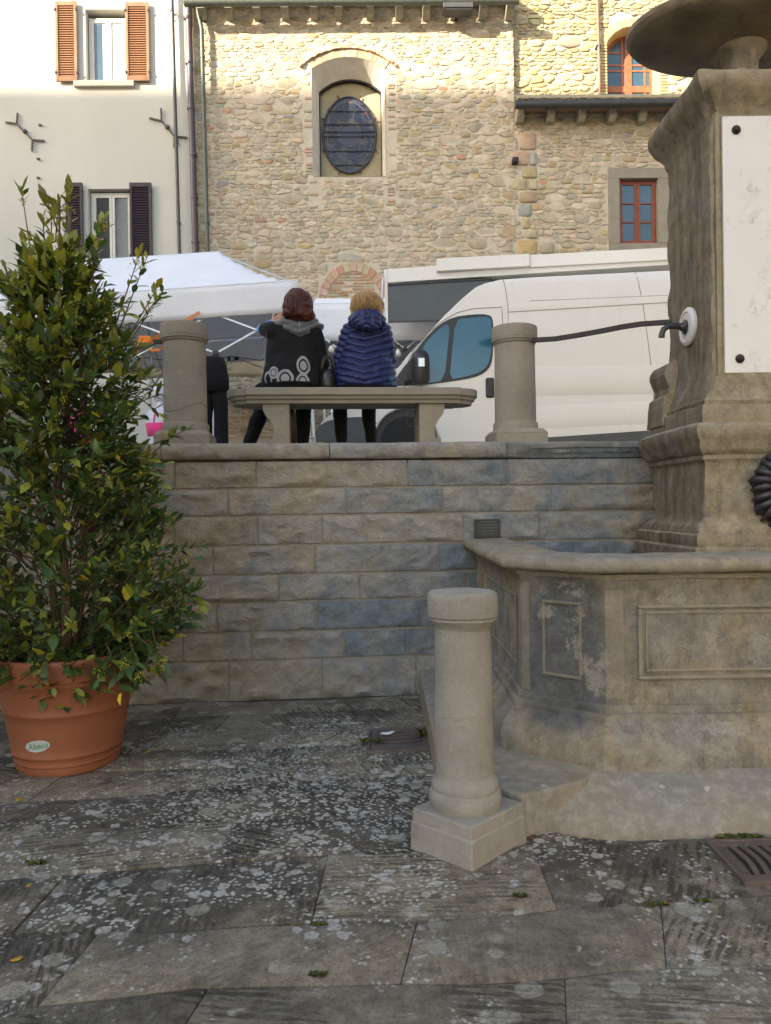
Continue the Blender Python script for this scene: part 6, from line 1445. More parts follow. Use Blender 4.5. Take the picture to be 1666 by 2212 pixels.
# flat sides: triangulate with a row of inner points so that the curve of the side shows
tri = tessellate_polygon([[Vector((p[0], p[2], 0)) for p in rings[0]]]); vb.f += [tuple(x) for x in tri]+[tuple(x+(len(rings)-1)*n for x in tq) for tq in tri]
me = vb.mesh('body', False, True); bm = bmesh.new(); bm.from_mesh(me)
for zc_ in (.6, .9, 1.2, 1.45, 1.65, 1.85, 2.05, 2.25, 2.4):
    bmesh.ops.bisect_plane(bm, geom=bm.verts[:]+bm.edges[:]+bm.faces[:], plane_co=(0, 0, zc_), plane_no=(0, 0, 1))
for v in bm.verts:
    for s_ in (0, 1):
        if abs(v.co.y-(0 if s_ == 0 else W)) < .30:
            pass
# re-seat side vertices on the tumbled surface
for v in bm.verts:
    w0 = 0 if v.co.y < W/2 else W
    if (v.co.y < .17 or v.co.y > W-.17) and any(len(f.verts) >= 3 and abs(f.normal.y) > .8 for f in v.link_faces):
        if not any(abs(f.normal.y) < .5 for f in v.link_faces): v.co.y = W/2+(w0-W/2)*tumble(v.co.x, w0, v.co.z)
bmesh.ops.recalc_face_normals(bm, faces=bm.faces); bm.to_mesh(me); bm.free()
me.polygons.foreach_set('use_smooth', [True]*len(me.polygons)); me.materials.append(M['van']); link('body', me, van); me.set_sharp_from_angle(angle=radians(38))
def side_poly(name, pts, lift, mat, parent, thick=.004, lab=None):
    """a sheet on the near side following its tumblehome; pts in picture positions"""
    P2 = [vp(*p) for p in pts]; mb = MB(); n = len(P2); f = lambda x, z, l: (x, W/2+(-W/2)*tumble(x, 0, z)-l, z)
    me = bpy.data.meshes.new(name); bm = bmesh.new(); vs = [bm.verts.new(f(x, z, lift)) for x, z in P2]
    tri = tessellate_polygon([[Vector((x, z, 0)) for x, z in P2]])
    for t_ in tri:
        try: bm.faces.new([vs[i] for i in t_])
        except ValueError: pass
    for zc_ in (1.3, 1.5, 1.7, 1.9, 2.1, 2.3): bmesh.ops.bisect_plane(bm, geom=bm.verts[:]+bm.edges[:]+bm.faces[:], plane_co=(0, 0, zc_), plane_no=(0, 0, 1))
    for v in bm.verts: v.co = f(v.co.x, v.co.z, lift)
    bmesh.ops.recalc_face_normals(bm, faces=bm.faces); bm.to_mesh(me); bm.free(); me.materials.append(mat); o = link(name, me, parent)
    if lab: o['label'] = lab
    m = o.modifiers.new('thickness', 'SOLIDIFY'); m.thickness = thick; m.offset = 1 if False else 0; return o
def smooth_loop(pts, it=2):
    for _ in range(it):
        q = []
        for i in range(len(pts)):
            a, b = pts[i], pts[(i+1) % len(pts)]; q += [(a[0]*.75+b[0]*.25, a[1]*.75+b[1]*.25), (a[0]*.25+b[0]*.75, a[1]*.25+b[1]*.75)]
        pts = q
    return pts
C5 = lambda x, y: ((1400+x/1.234)*.5423, (980+y/1.234)*.5423)
frame_pts = [C5(248, 668), C5(262, 600), C5(345, 470), C5(430, 385), C5(500, 347), C5(600, 333), C5(672, 333), C5(696, 350), C5(699, 420), C5(697, 520), C5(688, 585), C5(655, 625), C5(600, 648), C5(480, 668), C5(370, 682), C5(280, 684)]
side_poly('window_rubber', smooth_loop(frame_pts, 1), .004, M['black_plastic'], van)
main = [C5(512, 365), C5(560, 353), C5(640, 347), C5(678, 347), C5(688, 365), C5(690, 430), C5(688, 520), C5(677, 575), C5(648, 612), C5(600, 633), C5(540, 648), C5(483, 657), C5(492, 540)]
side_poly('door_window', smooth_loop(main, 1), .010, M['van_glass'], van)
qg = [C5(486, 372), C5(474, 500), C5(457, 662), C5(380, 674), C5(300, 676), C5(345, 500), C5(420, 415)]
side_poly('quarter_window', smooth_loop(qg, 1), .010, M['van_glass'], van)
def seam(name, pts, r=.0045, mat=None, lift=.0015):
    mb = MB(); P = []
    for a, b in zip(pts[:-1], pts[1:]):
        for k in range(4): P.append((a[0]+(b[0]-a[0])*k/4, a[1]+(b[1]-a[1])*k/4))
    P.append(pts[-1]); Q_ = []
    for p in P: x, z = vp(*p); Q_.append((x, W/2-W/2*tumble(x, 0, z)-lift, z))
    mb.tube(Q_, r, 4); return part(name, mb, mat or M['grey_plastic'], van)
seam('door_seam', [C5(258, 668), C5(262, 610), C5(300, 520), C5(380, 425), C5(450, 365), C5(520, 325), C5(600, 305), C5(741, 297), C5(745, 380), C5(747, 560), C5(735, 800), C5(700, 950), C5(640, 1000)])
seam('door_seam', [C5(258, 668), C5(268, 750), C5(274, 880), C5(330, 900)])
seam('body_seam', [C5(750, 150), C5(765, 230), C5(772, 300), C5(775, 960)], .003)
seam('body_seam', [C5(1408, 110), C5(1437, 280), C5(1470, 560), C5(1498, 905)], .003)
def band(name, pa, pb, h, pr):
    a = vp(*pa); b = vp(*pb); mb = MB(); m = 24; pro = [(-h/2-.03, -.004), (-h/2, pr), (h/2, pr), (h/2+.03, -.004)]
    def P(i, j):
        x = a[0]+(b[0]-a[0])*i/(m-1); z0 = a[1]+(b[1]-a[1])*i/(m-1)+pro[j][0]; return (x, W/2-W/2*tumble(x, 0, z0)-pro[j][1], z0)
    mb.grid(P, m, 4); return part(name, mb, M['van'], van, smooth=True)
band('side_rib', C5(775, 296), C5(1700, 246), .10, .004); band('side_rib', C5(785, 668), C5(1800, 650), .34, .006)
band('sill_rib', C5(785, 850), C5(1800, 800), .26, .005)
seam('rib_line', [C5(768, 323), C5(1700, 265)], .003, None, .004); seam('rib_line', [C5(880, 266), C5(1700, 232)], .003, None, .003)
side_poly('sill_trim', [C5(950, 942), C5(1480, 906), C5(1900, 890), C5(1900, 940), C5(1480, 960), C5(950, 985)], .012, M['grey_plastic'], van, .02)
# windscreen
ws = [vp(884, 765), vp(920, 725), vp(960, 682), vp(1000, 643), vp(1026, 620)]; mb = MB()
def P(i, j):
    x, z = ws[j]; k = tumble(x, 0, z)*.93; return (x-.006, W/2+(i/10-.5)*W*k, z+.010)
mb.grid(P, 11, len(ws)); part('windscreen', mb, M['van_glass'], van, smooth=True)
# mirror
mir = MB(); a = at(892, 832, YV-.20)-VO; b = at(925, 757, YV-.20)-VO
mir.lathe([(.02, 0), (.085, .02), (.10, .07), (.10, .30), (.095, .38), (.06, .43), (.01, .445)], 16, ((a.x+b.x)/2, -.20, a.z), 1.15, .75); mr = part('mirror', mir, M['black_plastic'], van, autos=50)
mb = MB(); mb.tube([((a.x+b.x)/2-.03, -.16, a.z+.1), ((a.x+b.x)/2-.20, .03, a.z+.05)], .035, 8); mb2 = part('mirror_arm', mb, M['black_plastic'], mr)
side_poly('mirror_base', [C5(215, 655), C5(262, 590), C5(345, 500), C5(300, 600), C5(300, 682), C5(205, 690)], .014, M['black_plastic'], van)
mb = MB(); p = at(912, 783, YV-.29)-VO; mb.box(p.x-.055, p.x+.04, -.29, -.26, p.z-.06, p.z+.065); part('side_lamp', mb, M['chrome'], mr, bevel=.012)
p = vp(*C5(683, 697)); mb = MB(); mb.box(p[0]-.06, p[0]+.05, -.03, .02, p[1]-.13, p[1]+.13); part('door_handle', mb, M['black_plastic'], van, bevel=.03, seg=3)
# bumper, wheel arches, wheels, lamps
bo = [gz(716, .22), gz(690, .24), vp(679, 955), vp(681, 935), vp(690, 920), vp(708, 909), vp(740, 902), vp(790, 900), vp(815, 912), (-.47, .50), (-.44, .36), (-.44, .24)]
mb = MB(); mb.prism_y(bo, -.02, W+.02); part('bumper', mb, M['grey_plastic'], van, bevel=.02, seg=3)
for cx in (wx0, wx1):
    mb = MB(); ar = [(cx+(.43)*cos(a), .36+(.43)*sin(a)) for a in [pi*i/16 for i in range(17)]]; mb.tube([(x, -.004, z) for x, z in ar], .018, 5); part('arch_lip', mb, M['van'], van, smooth=True)
    mb = MB(); mb.prism_y([(cx+.405*cos(a), .36+.405*sin(a)) for a in [2*pi*i/24 for i in range(24)]], .05, .06); part('arch_liner', mb, M['black_plastic'], van)
    for y in (.14, W-.14):
        mb = MB(); mb.lathe([(.20, -.10), (.325, -.10), (.342, -.07), (.345, 0), (.342, .07), (.325, .10), (.20, .10)], 32); wh = part('wheel', mb, M['rubber'], van, autos=40); wh.location = (cx, y, .345); wh.rotation_euler = (radians(90), 0, 0)
        mb = MB(); mb.lathe([(.0005, .07), (.06, .085), (.10, .05), (.17, .06), (.20, .09), (.205, .095), (.205, -.09), (.0005, -.08)], 28, cap0=False, cap1=False); part('rim', mb, M['rim'], wh, autos=40)
for y in (.12, W-.42):
    mb = MB(); x, z = vp(712, 893); mb.box(x-.03, x+.16, y, y+.30, z-.02, z+.22); part('headlight', mb, M['chrome'], van, bevel=.04)

# ================================================================== mannequins on the stall
tm = thing('trouser_display', 'black trousers on a display form standing beside the cracked bollard', 'clothes display', (0, 0, 0))
Y = 8.3; TP = lambda px, py, dy=0: tuple(at(px, py, Y+dy))
def ell(mb, secs, n=20, col=None):
    """loft through sections: (centre, rx, ry)"""
    vs = []; 
    for (c, rx, ry) in secs: vs += [(c[0]+rx*cos(2*pi*k/n), c[1]+ry*sin(2*pi*k/n), c[2]) for k in range(n)]
    fs = [(i*n+k, i*n+(k+1) % n, (i+1)*n+(k+1) % n, (i+1)*n+k) for i in range(len(secs)-1) for k in range(n)]
    fs += [tuple(range(n-1, -1, -1)), tuple(range((len(secs)-1)*n, len(secs)*n))]; mb.add(vs, fs, col)
mb = MB(); ell(mb, [(TP(458, 773), .13, .10), (TP(459, 790), .155, .115), (TP(461, 820), .172, .13), (TP(462, 848), .168, .13)]); ell(mb, [(TP(473, 840), .095, .11), (TP(476, 870), .085, .09), (TP(479, 905), .07, .075), (TP(482, 960), .06, .065), (TP(482, 1000), .062, .065)]); ell(mb, [(TP(449, 840), .095, .11), (TP(446, 870), .085, .09), (TP(446, 905), .07, .075), (TP(448, 960), .06, .065), (TP(448, 1000), .062, .065)])
part('trousers', mb, M['trouser'], tm, smooth=True)
mb = MB(); mb.tube([TP(461, 850), TP(461, 1010)], .012, 6); mb.box(TP(461, 990)[0]-.15, TP(461, 990)[0]+.15, Y-.15, Y+.15, 2.0, 2.02); part('stand', mb, M['alu'], tm)
pc_ = thing('purple_cloth', 'dark purple cloth hanging behind the black trousers', 'cloth', (0, 0, 0)); mb = MB(); Y = 8.7
mb.grid(lambda i, j: (at(446+28*i/8, 0+880+115*j/6, Y).x, Y+.02*sin(i*1.3), at(460, 884+115*j/6, Y).z), 9, 7); solid(part('sheet', mb, M['purple'], pc_, smooth=True)); mb = MB(); mb.tube([at(440, 882, Y), at(482, 882, Y)], .01, 6); part('rod', mb, M['alu'], pc_)
mq = thing('shop_mannequin', 'white mannequin torso in a bright pink top between the shrub and the cracked bollard', 'mannequin', (0, 0, 0)); Y = 8.6
TP = lambda px, py, dy=0: tuple(at(px, py, Y+dy))
mb = MB(); ell(mb, [(TP(346, 865), .035, .04), (TP(346, 876), .04, .045), (TP(346, 884), .12, .07), (TP(346, 895), .17, .09), (TP(346, 915), .155, .11), (TP(346, 945), .13, .10), (TP(346, 975), .15, .11), (TP(346, 1010), .16, .12)]); part('torso', mb, M['mannequin'], mq, smooth=True)
mb = MB(); ell(mb, [(TP(346, 915), .163, .12), (TP(346, 930), .150, .118), (TP(346, 943), .137, .108)]); part('top', mb, M['pink'], mq, smooth=True)
for s_ in (-1, 1): mb = MB(); mb.tube([TP(346+s_*14, 913, -.11), TP(346+s_*12, 898, -.10), TP(346+s_*9, 884, -.06)], .008, 5); part('strap', mb, M['pink'], mq)
mb = MB(); mb.sphere(TP(344, 850), (.075, .09, .105), 16, 10); part('head', mb, M['mannequin'], mq, smooth=True)
mb = MB(); mb.tube([TP(346, 1000), TP(346, 1030)], .02, 8); part('stand', mb, M['alu'], mq)
# second pink garment further left, seen through the leaves
hp = thing('hanging_garment', 'pink garment on a hanger glimpsed through the shrub leaves', 'garment', (0, 0, 0)); Y = 8.8; TP = lambda px, py, dy=0: tuple(at(px, py, Y+dy))
mb = MB(); ell(mb, [(TP(172, 885), .05, .03), (TP(172, 893), .12, .05), (TP(173, 930), .12, .05), (TP(172, 960), .14, .06)]); part('dress', mb, M['pink'], hp, smooth=True); mb = MB(); mb.tube([TP(160, 886), TP(172, 878), TP(184, 886)], .008, 5); part('hanger', mb, M['alu'], hp)
# ================================================================== people
def caps(mb, a, b, ra, rb, n=12, m=4):
    """tapered capsule"""
    a = Vector(a); b = Vector(b); d = (b-a); L = d.length; d = d/L if L > 1e-6 else Vector((0, 0, 1)); s = d.cross(Vector((.3, .2, 1))).normalized(); t = d.cross(s); pts = []; 
    prof = [(-ra*cos(pi/2*i/m), ra*sin(pi/2*i/m)) for i in range(m+1)]+[(L+rb*sin(pi/2*i/m), rb*cos(pi/2*i/m)) for i in range(m+1)]
    vs = []; 
    for (h, r) in prof: r = max(r, 1e-4); vs += [tuple(a+d*h+s*cos(2*pi*k/n)*r+t*sin(2*pi*k/n)*r) for k in range(n)]
    fs = [(i*n+k, i*n+(k+1) % n, (i+1)*n+(k+1) % n, (i+1)*n+k) for i in range(len(prof)-1) for k in range(n)]+[tuple(range(n-1, -1, -1)), tuple(range((len(prof)-1)*n, len(prof)*n))]
    mb.add(vs, fs)
def chain(mb, pts): 
    for (a, ra), (b, rb) in zip(pts[:-1], pts[1:]): caps(mb, a, b, ra, rb)
def blob(name, mb, vox, mat, parent, smooth_it=4, deform=None, label=None):
    me = mb.mesh(name); o = bpy.data.objects.new('tmp', me); COL.objects.link(o)
    m = o.modifiers.new('r', 'REMESH'); m.mode = 'VOXEL'; m.voxel_size = vox
    s = o.modifiers.new('s', 'SMOOTH'); s.iterations = smooth_it; s.factor = .5
    dg = bpy.context.evaluated_depsgraph_get(); me2 = bpy.data.meshes.new_from_object(o.evaluated_get(dg)); bpy.data.objects.remove(o)
    me2.name = name; n = len(me2.vertices)
    if deform:
        co = np.empty(n*3, dtype=np.float32); me2.vertices.foreach_get('co', co); no = np.empty(n*3, dtype=np.float32); me2.vertices.foreach_get('normal', no)
        co = co.reshape(-1, 3); no = no.reshape(-1, 3); co = deform(co.astype(np.float64), no.astype(np.float64)); me2.vertices.foreach_set('co', co.astype(np.float32).ravel()); me2.update()
    me2.polygons.foreach_set('use_smooth', [True]*len(me2.polygons)); me2.materials.clear(); me2.materials.append(mat)
    q = link(name, me2, parent)
    if label: q['label'] = label
    return q
def head_mb(mb, c, yaw, s=1.0):
    """skull, jaw, nose, ears; faces +y turned by yaw"""
    R_ = Matrix.Rotation(yaw, 3, 'Z'); c = Vector(c); T = lambda x, y, z: c+R_ @ (Vector((x, y, z))*s)
    def ball(x, y, z, r): mb.sphere(tuple(T(x, y, z)), r*s, 16, 10)
    for (x, y, z, r) in ((0, -.012, .035, .088), (0, .02, .03, .078), (0, .03, -.02, .068), (0, .04, -.06, .052), (0, .055, -.085, .032), (.03, .035, -.05, .04), (-.03, .035, -.05, .04)): ball(x, y, z, r)
    caps(mb, T(0, .092, .02), T(0, .112, -.022), .010*s, .015*s); 
    for sx in (-1, 1): ball(sx*.082, -.005, -.005, .020); ball(sx*.084, -.004, -.018, .014); ball(sx*.035, .07, -.012, .022)
    return T
def face_parts(T, parent, s=1.0):
    for sx in (-1, 1):
        mb = MB(); mb.sphere(tuple(T(sx*.032, .083, .012)), .013*s, 12, 8); e = part('eye', mb, M['eye'], parent, smooth=True)
        mb = MB(); mb.sphere(tuple(T(sx*.032, .0945, .012)), .0055*s, 8, 6); part('iris', mb, M['cable'], e, smooth=True)
        mb = MB(); mb.tube([T(sx*.014, .098, .036), T(sx*.032, .098, .042), T(sx*.052, .086, .036)], .0035*s, 5); part('eyebrow', mb, M['hair_red'], parent)
    mb = MB(); mb.tube([T(-.024, .088, -.052), T(0, .099, -.049), T(.024, .088, -.052)], [.003*s, .006*s, .003*s], 6); mb.tube([T(-.020, .088, -.056), T(0, .096, -.060), T(.020, .088, -.056)], [.003*s, .006*s, .003*s], 6); part('lips', mb, M['lip'], parent)
def hand(mb, wrist, d, palm_n, curl=.5, right=True):
    """palm and five bent fingers; d = pointing direction, palm_n = palm normal"""
    w = Vector(wrist); d = Vector(d).normalized(); nrm = Vector(palm_n); nrm = (nrm-d*nrm.dot(d)).normalized(); s = d.cross(nrm)*(1 if right else -1)
    for k in (-1, -.33, .33, 1): caps(mb, w+s*.018*k, w+d*.085+s*.030*k, .015, .0115)
    for k, (o, L) in enumerate(((-.030, .062), (-.010, .075), (.011, .070), (.030, .055))):
        p = w+d*.085+s*o; a = curl*.7; q = p+(d*cos(a)+nrm*sin(a))*L*.45; r = q+(d*cos(a*2)+nrm*sin(a*2))*L*.33; t = r+(d*cos(a*2.8)+nrm*sin(a*2.8))*L*.25
        caps(mb, p, q, .0098, .0092); caps(mb, q, r, .0092, .0085); caps(mb, r, t, .0085, .0075)
    p = w+d*.025-s*.028; q = p+(d*.55-s*.6+nrm*.25).normalized()*.042; r = q+(d*.8-s*.2+nrm*.4).normalized()*.034; caps(mb, w+d*.01-s*.01, p, .016, .014); caps(mb, p, q, .013, .011); caps(mb, q, r, .011, .009)
def noise_cloth(co, no, amp, f, seed):
    out = co.copy()
    for i in range(len(co)):
        v = Vector(co[i])*f+Vector((seed, 0, 0)); out[i] += no[i]*amp*noise.noise(v)+no[i]*amp*.4*noise.noise(v*2.7)
    return out
SEAT = 2.508
def Pm(px, py, Y): return at(px, py, Y)
def shoe(mb, an, yaw, s=1.0):
    f = Vector((-sin(yaw), cos(yaw), 0)); a = Vector(an)
    caps(mb, a+Vector((0, 0, -.035))-f*.03, a+f*.06+Vector((0, 0, -.045)), .036*s, .036*s); caps(mb, a+f*.06+Vector((0, 0, -.045)), a+f*.15+Vector((0, 0, -.055)), .036*s, .028*s)

# ---- woman with auburn hair ------------------------------------------------
w1 = thing('person', 'woman with auburn bob and black coat with grey rings seated left on the bench', 'person', (-.81, 6.62, 2.5), 0, 'two women seated on the bench')
O1 = Vector(w1.location); L1 = lambda px, py, Y=6.62: Vector(at(px, py, Y))-O1
hd = L1(645, 659, 6.60); nk = L1(640, 700, 6.60); ch_ = L1(634, 735, 6.64); 
shL, shR = L1(586, 712, 6.62), L1(682, 712, 6.62)
pel = Vector((0, .03, .10)); el1 = L1(566, 712, 6.86); wr1 = Vector((el1.x+.07, el1.y+.20, el1.z+.10)); el2 = Vector((shR.x+.045, .07, .26)); wr2 = Vector((.10, .30, .16))
kn1 = Vector((L1(570, 880, 6.98).x, .47, .02)); an1 = Vector((L1(538, 930, 7.1).x, .50, -.40)); kn2 = Vector((L1(655, 880, 7.0).x+.0, .46, .03)); an2 = Vector((L1(652, 940, 7.0).x, .46, -.40))
mb = MB(); chain(mb, [(pel, .11), (Vector((0, .05, .28)), .115), (Vector((0, .04, .42)), .12), (nk-Vector((0, 0, .07)), .07), (nk, .052), (hd+Vector((0, 0, -.04)), .055)])
caps(mb, Vector((-.10, .03, .09)), Vector((.10, .03, .09)), .085, .085); caps(mb, Vector((shL.x+.03, 0.01, shL.z-.02)), Vector((shR.x-.03, .01, shR.z-.03)), .045, .045)
chain(mb, [(shL+Vector((.02, 0, -.02)), .042), (el1, .036), (wr1, .027)]); chain(mb, [(shR+Vector((-.02, 0, -.02)), .042), (el2, .036), (wr2, .027)])
hand(mb, wr1, (.5, .6, .6), (.5, -.8, 0), .5); hand(mb, wr2, (-.4, .9, -.1), (0, 0, -1), .4)
for sx, kn, an in ((-1, kn1, an1), (1, kn2, an2)): chain(mb, [(Vector((sx*.10, .08, .09)), .080), (kn, .055), (kn.lerp(an, .35), .056), (an, .040)]); 
T1 = head_mb(mb, hd, radians(4)); blob('body', mb, .0085, M['skin'], w1, 3); face_parts(T1, w1)
# trousers
mb = MB()
for sx, kn, an in ((-1, kn1, an1), (1, kn2, an2)): chain(mb, [(Vector((sx*.09, .0, .09)), .115), (Vector((sx*.10, .2, .08)), .105), (kn, .080), (kn.lerp(an, .4), .074), (an+Vector((0, 0, .03)), .062)])
caps(mb, Vector((-.08, 0, .10)), Vector((.08, 0, .10)), .13, .13); blob('trousers', mb, .012, M['trouser'], w1, 3, lambda c, n: noise_cloth(c, n, .010, 9, 3))
for an, yw in ((an1, .3), (an2, -.1)): mb = MB(); shoe(mb, an, yw); blob('shoe', mb, .009, M['leather'], w1, 2)
# coat: sleeveless cape shape widening to the seat
mb = MB(); tp = Vector((0.005, .01, shL.z-.01))
def oval(mb, secs, n=28):
    vs = [];
    for (cx_, cy_, z, rx, ry) in secs: vs += [(cx_+rx*cos(2*pi*k/n), cy_+ry*sin(2*pi*k/n), z) for k in range(n)]
    mb.add(vs, [(i*n+k, i*n+(k+1) % n, (i+1)*n+(k+1) % n, (i+1)*n+k) for i in range(len(secs)-1) for k in range(n)]+[tuple(range(n-1, -1, -1)), tuple(range((len(secs)-1)*n, len(secs)*n))])
X = lambda px: L1(px, 760).x; Zp = lambda py: L1(640, py).z
def sec(pl, pr, py, cy_, ry): return ((X(pl)+X(pr))/2, cy_, Zp(py), (X(pr)-X(pl))/2, ry)
oval(mb, [sec(563, 697, 837, .04, .185), sec(562, 698, 831, .04, .20), sec(561, 697, 822, .04, .20), sec(568, 696, 800, .05, .185), sec(572, 696, 770, .06, .165), sec(574, 697, 740, .055, .15), sec(576, 695, 720, .045, .13), sec(582, 690, 705, .035, .11), sec(600, 676, 692, .02, .08), sec(618, 664, 684, .01, .06)])
caps(mb, shL+Vector((.02, .0, -.01)), shL.lerp(el1, .6), .078, .072); chain(mb, [(shR+Vector((-.01, .0, -.01)), .072), (el2, .062), (el2.lerp(wr2, .8), .050)])
caps(mb, Vector((X(560), .05, Zp(828))), Vector((X(553), .02, Zp(834))), .02, .02)
coat = blob('coat', mb, .011, M['black_cloth'], w1, 4, lambda c, n: noise_cloth(c, n, .018, 6, 1))
mb = MB(); caps(mb, shL.lerp(el1, .35), el1, .058, .052); caps(mb, el1, el1.lerp(wr1, .85), .050, .040); blob('blue_sleeve', mb, .009, M['blue_knit'], w1, 3, lambda c, n: noise_cloth(c, n, .012, 14, 8))
# grey hood lying on the shoulders, a soft folded roll dipping to a V at the back
mb = MB(); hx = L1(645, 700).x
for (x, y, py, rx, ry, rz) in ((0, -.045, 700, .160, .070, .045), (.01, -.065, 711, .135, .052, .048), (.02, -.075, 720, .090, .043, .040), (.02, -.075, 726, .045, .033, .028), (-.135, .0, 701, .075, .085, .034), (.145, .0, 706, .075, .085, .034), (-.08, -.02, 690, .075, .07, .036), (.09, -.02, 694, .08, .07, .036)):
    mb.sphere((hx+x, y, Zp(py)), (rx, ry, rz), 18, 12)
def hoodfold(co, no):
    out = co.copy(); x = np.abs(co[:, 0]-hx-.015); z = co[:, 2]; out += no*(np.sin((z-.45*x)*115)*.0045*(no[:, 1] < .3))[:, None]; return noise_cloth(out, no, .010, 10, 4)
hood = blob('hood', mb, .008, M['grey_knit'], w1, 4, hoodfold)
hbv = BVHTree.FromObject(hood, bpy.context.evaluated_depsgraph_get()); pts = []
for i in range(12):
    h = hbv.ray_cast(Vector((hx+.016+.001*i, -1, Zp(688+i*3))), Vector((0, 1, 0)))
    if h[0]: pts.append(tuple(h[0]))
if len(pts) > 2: mb = MB(); mb.tube(pts, .0035, 6); part('hood_seam', mb, M['grey_print'], hood, smooth=True)
# printed rings on the back of the coat
dg = bpy.context.evaluated_depsgraph_get(); bvh = BVHTree.FromObject(coat, dg)
def ringprint(px, py, rx, ry, r0_, rot=0, seed=0, a0=0, a1=2*pi, dot=True):
    c = L1(px, py, 6.45); m = 34; mb = MB(); 
    def hit(x, z):
        h = bvh.ray_cast(Vector((x, -1.2, z)), Vector((0, 1, 0))); return (h[0].x, h[0].y-.003, h[0].z) if h[0] else (x, -.12, z)
    def ringp(a, k):
        w = 1+.10*noise.noise(Vector((cos(a)*1.5+seed, sin(a)*1.5, seed))); x_, z_ = rx*k*cos(a)*w, ry*k*sin(a)*w; x_, z_ = x_*cos(rot)-z_*sin(rot), x_*sin(rot)+z_*cos(rot); return hit(c.x+x_, max(c.z+z_, Zp(829)))
    mb.grid(lambda i, j: ringp(a0+(a1-a0)*i/(m-1), r0_+(1-r0_)*j/3), m, 4); part('ring_print', mb, M['grey_print'], w1, smooth=True)
    if dot:
        mb = MB(); mb.grid(lambda i, j: ringp(2*pi*i/(m-1), .50*j/3+.001), m, 4); part('dot_print', mb, M['grey_print'], w1, smooth=True)
pxm = 6.5/1640
ringprint(654, 787, 14*pxm, 21*pxm, .70, .15, 1); ringprint(615, 816, 19*pxm, 20*pxm, .68, 0, 2); ringprint(589, 802, 11*pxm, 14*pxm, .64, 0, 3); ringprint(577, 816, 9*pxm, 18*pxm, .64, .15, 4, 0, 2*pi, False); ringprint(653, 822, 14*pxm, 17*pxm, .66, 0, 5, .0, pi); ringprint(600, 828, 8*pxm, 7*pxm, .6, 0, 6, 0, pi, False)
seam_ = MB(); pts = []
for i in range(14):
    py = 722+i*8; h = bvh.ray_cast(Vector((X(577-i*.9), -1.2, Zp(py))), Vector((0, 1, 0))); 
    if h[0]: pts.append(tuple(h[0]+Vector((0, -.002, 0))))
if len(pts) > 2: seam_.tube(pts, .0035, 5); part('piping', seam_, M['grey_print'], w1)
# hair: bob cap plus locks
def hair(c, w, mat, secs, nl, lockr, wild, seed, drop, parent, zoff=.04):
    R = random.Random(seed); mb = MB()
    for (x, y, z, rx, ry, rz) in secs: mb.sphere((c[0]+x, c[1]+y, c[2]+z), (rx, ry, rz), 20, 14)
    h = blob('hair', mb, .009, mat, parent, 5, lambda co, no: noise_cloth(co, no, .010, 22, seed))
    mb = MB()
    for i in range(nl):
        a = R.uniform(0, 2*pi); 
        if sin(a) > .55: continue
        s0 = R.uniform(.0, .5); pts = []; rr = R.uniform(.97, 1.06)
        top = Vector((c[0]+.03*cos(a)*1.2, c[1]-.01+.03*sin(a), c[2]+.115+zoff*0)); 
        for k in range(7):
            u = s0+(1-s0)*k/6; ph = u*pi*.60; r = sin(min(ph, pi/2))**.8*(1.0 if ph < pi/2 else 1.0-.10*(ph-pi/2)*2)
            z = c[2]+.118*cos(min(ph, pi*.62)) - (max(0, u-.55)/.45)*drop; q = Vector((c[0]+w*r*rr*cos(a+.12*u*sin(i)), c[1]-.012+w*1.03*r*rr*sin(a+.12*u*sin(i)), z)); q += Vector((R.gauss(0, wild), R.gauss(0, wild), R.gauss(0, wild*.6)))*u; pts.append(q)
        rl = lockr*R.uniform(.5, 1.3); mb.tube(pts, [rl*.5, rl, rl, rl, rl, rl*.7, rl*.2], 5)
    part('locks', mb, mat, h, smooth=True)
    return h
hair(hd, .118, M['hair_red'], [(0, -.015, .035, .118, .120, .105), (0, -.035, -.03, .138, .108, .10), (-.055, -.04, -.075, .080, .085, .065), (.065, -.035, -.095, .082, .085, .080), (.01, -.07, -.10, .115, .065, .062)], 260, .0065, .004, 4, .105, w1)
for o in w1.children:
    if o.name.startswith('hair'): pass
# brown bag strap / scarf end hanging between her legs
sc_ = thing('brown_bag', 'dark brown leather bag hanging beside the left bench support', 'bag', (0, 0, 0))
mb = MB(); a = at(627, 885, 6.85); b = at(628, 958, 6.9); ell(mb, [((a.x, a.y, a.z), .035, .03), ((a.x, a.y, a.z-.06), .052, .04), ((b.x, b.y, b.z+.10), .058, .05), ((b.x, b.y, 2.03), .055, .05)]); part('bag_body', mb, M['brown_leather'], sc_, smooth=True)
mb = MB(); mb.tube([(a.x-.02, a.y, a.z), (a.x-.03, a.y+.02, a.z+.10), (a.x+.03, a.y+.03, a.z+.11), (a.x+.02, a.y, a.z)], .007, 6); part('strap', mb, M['brown_leather'], sc_)

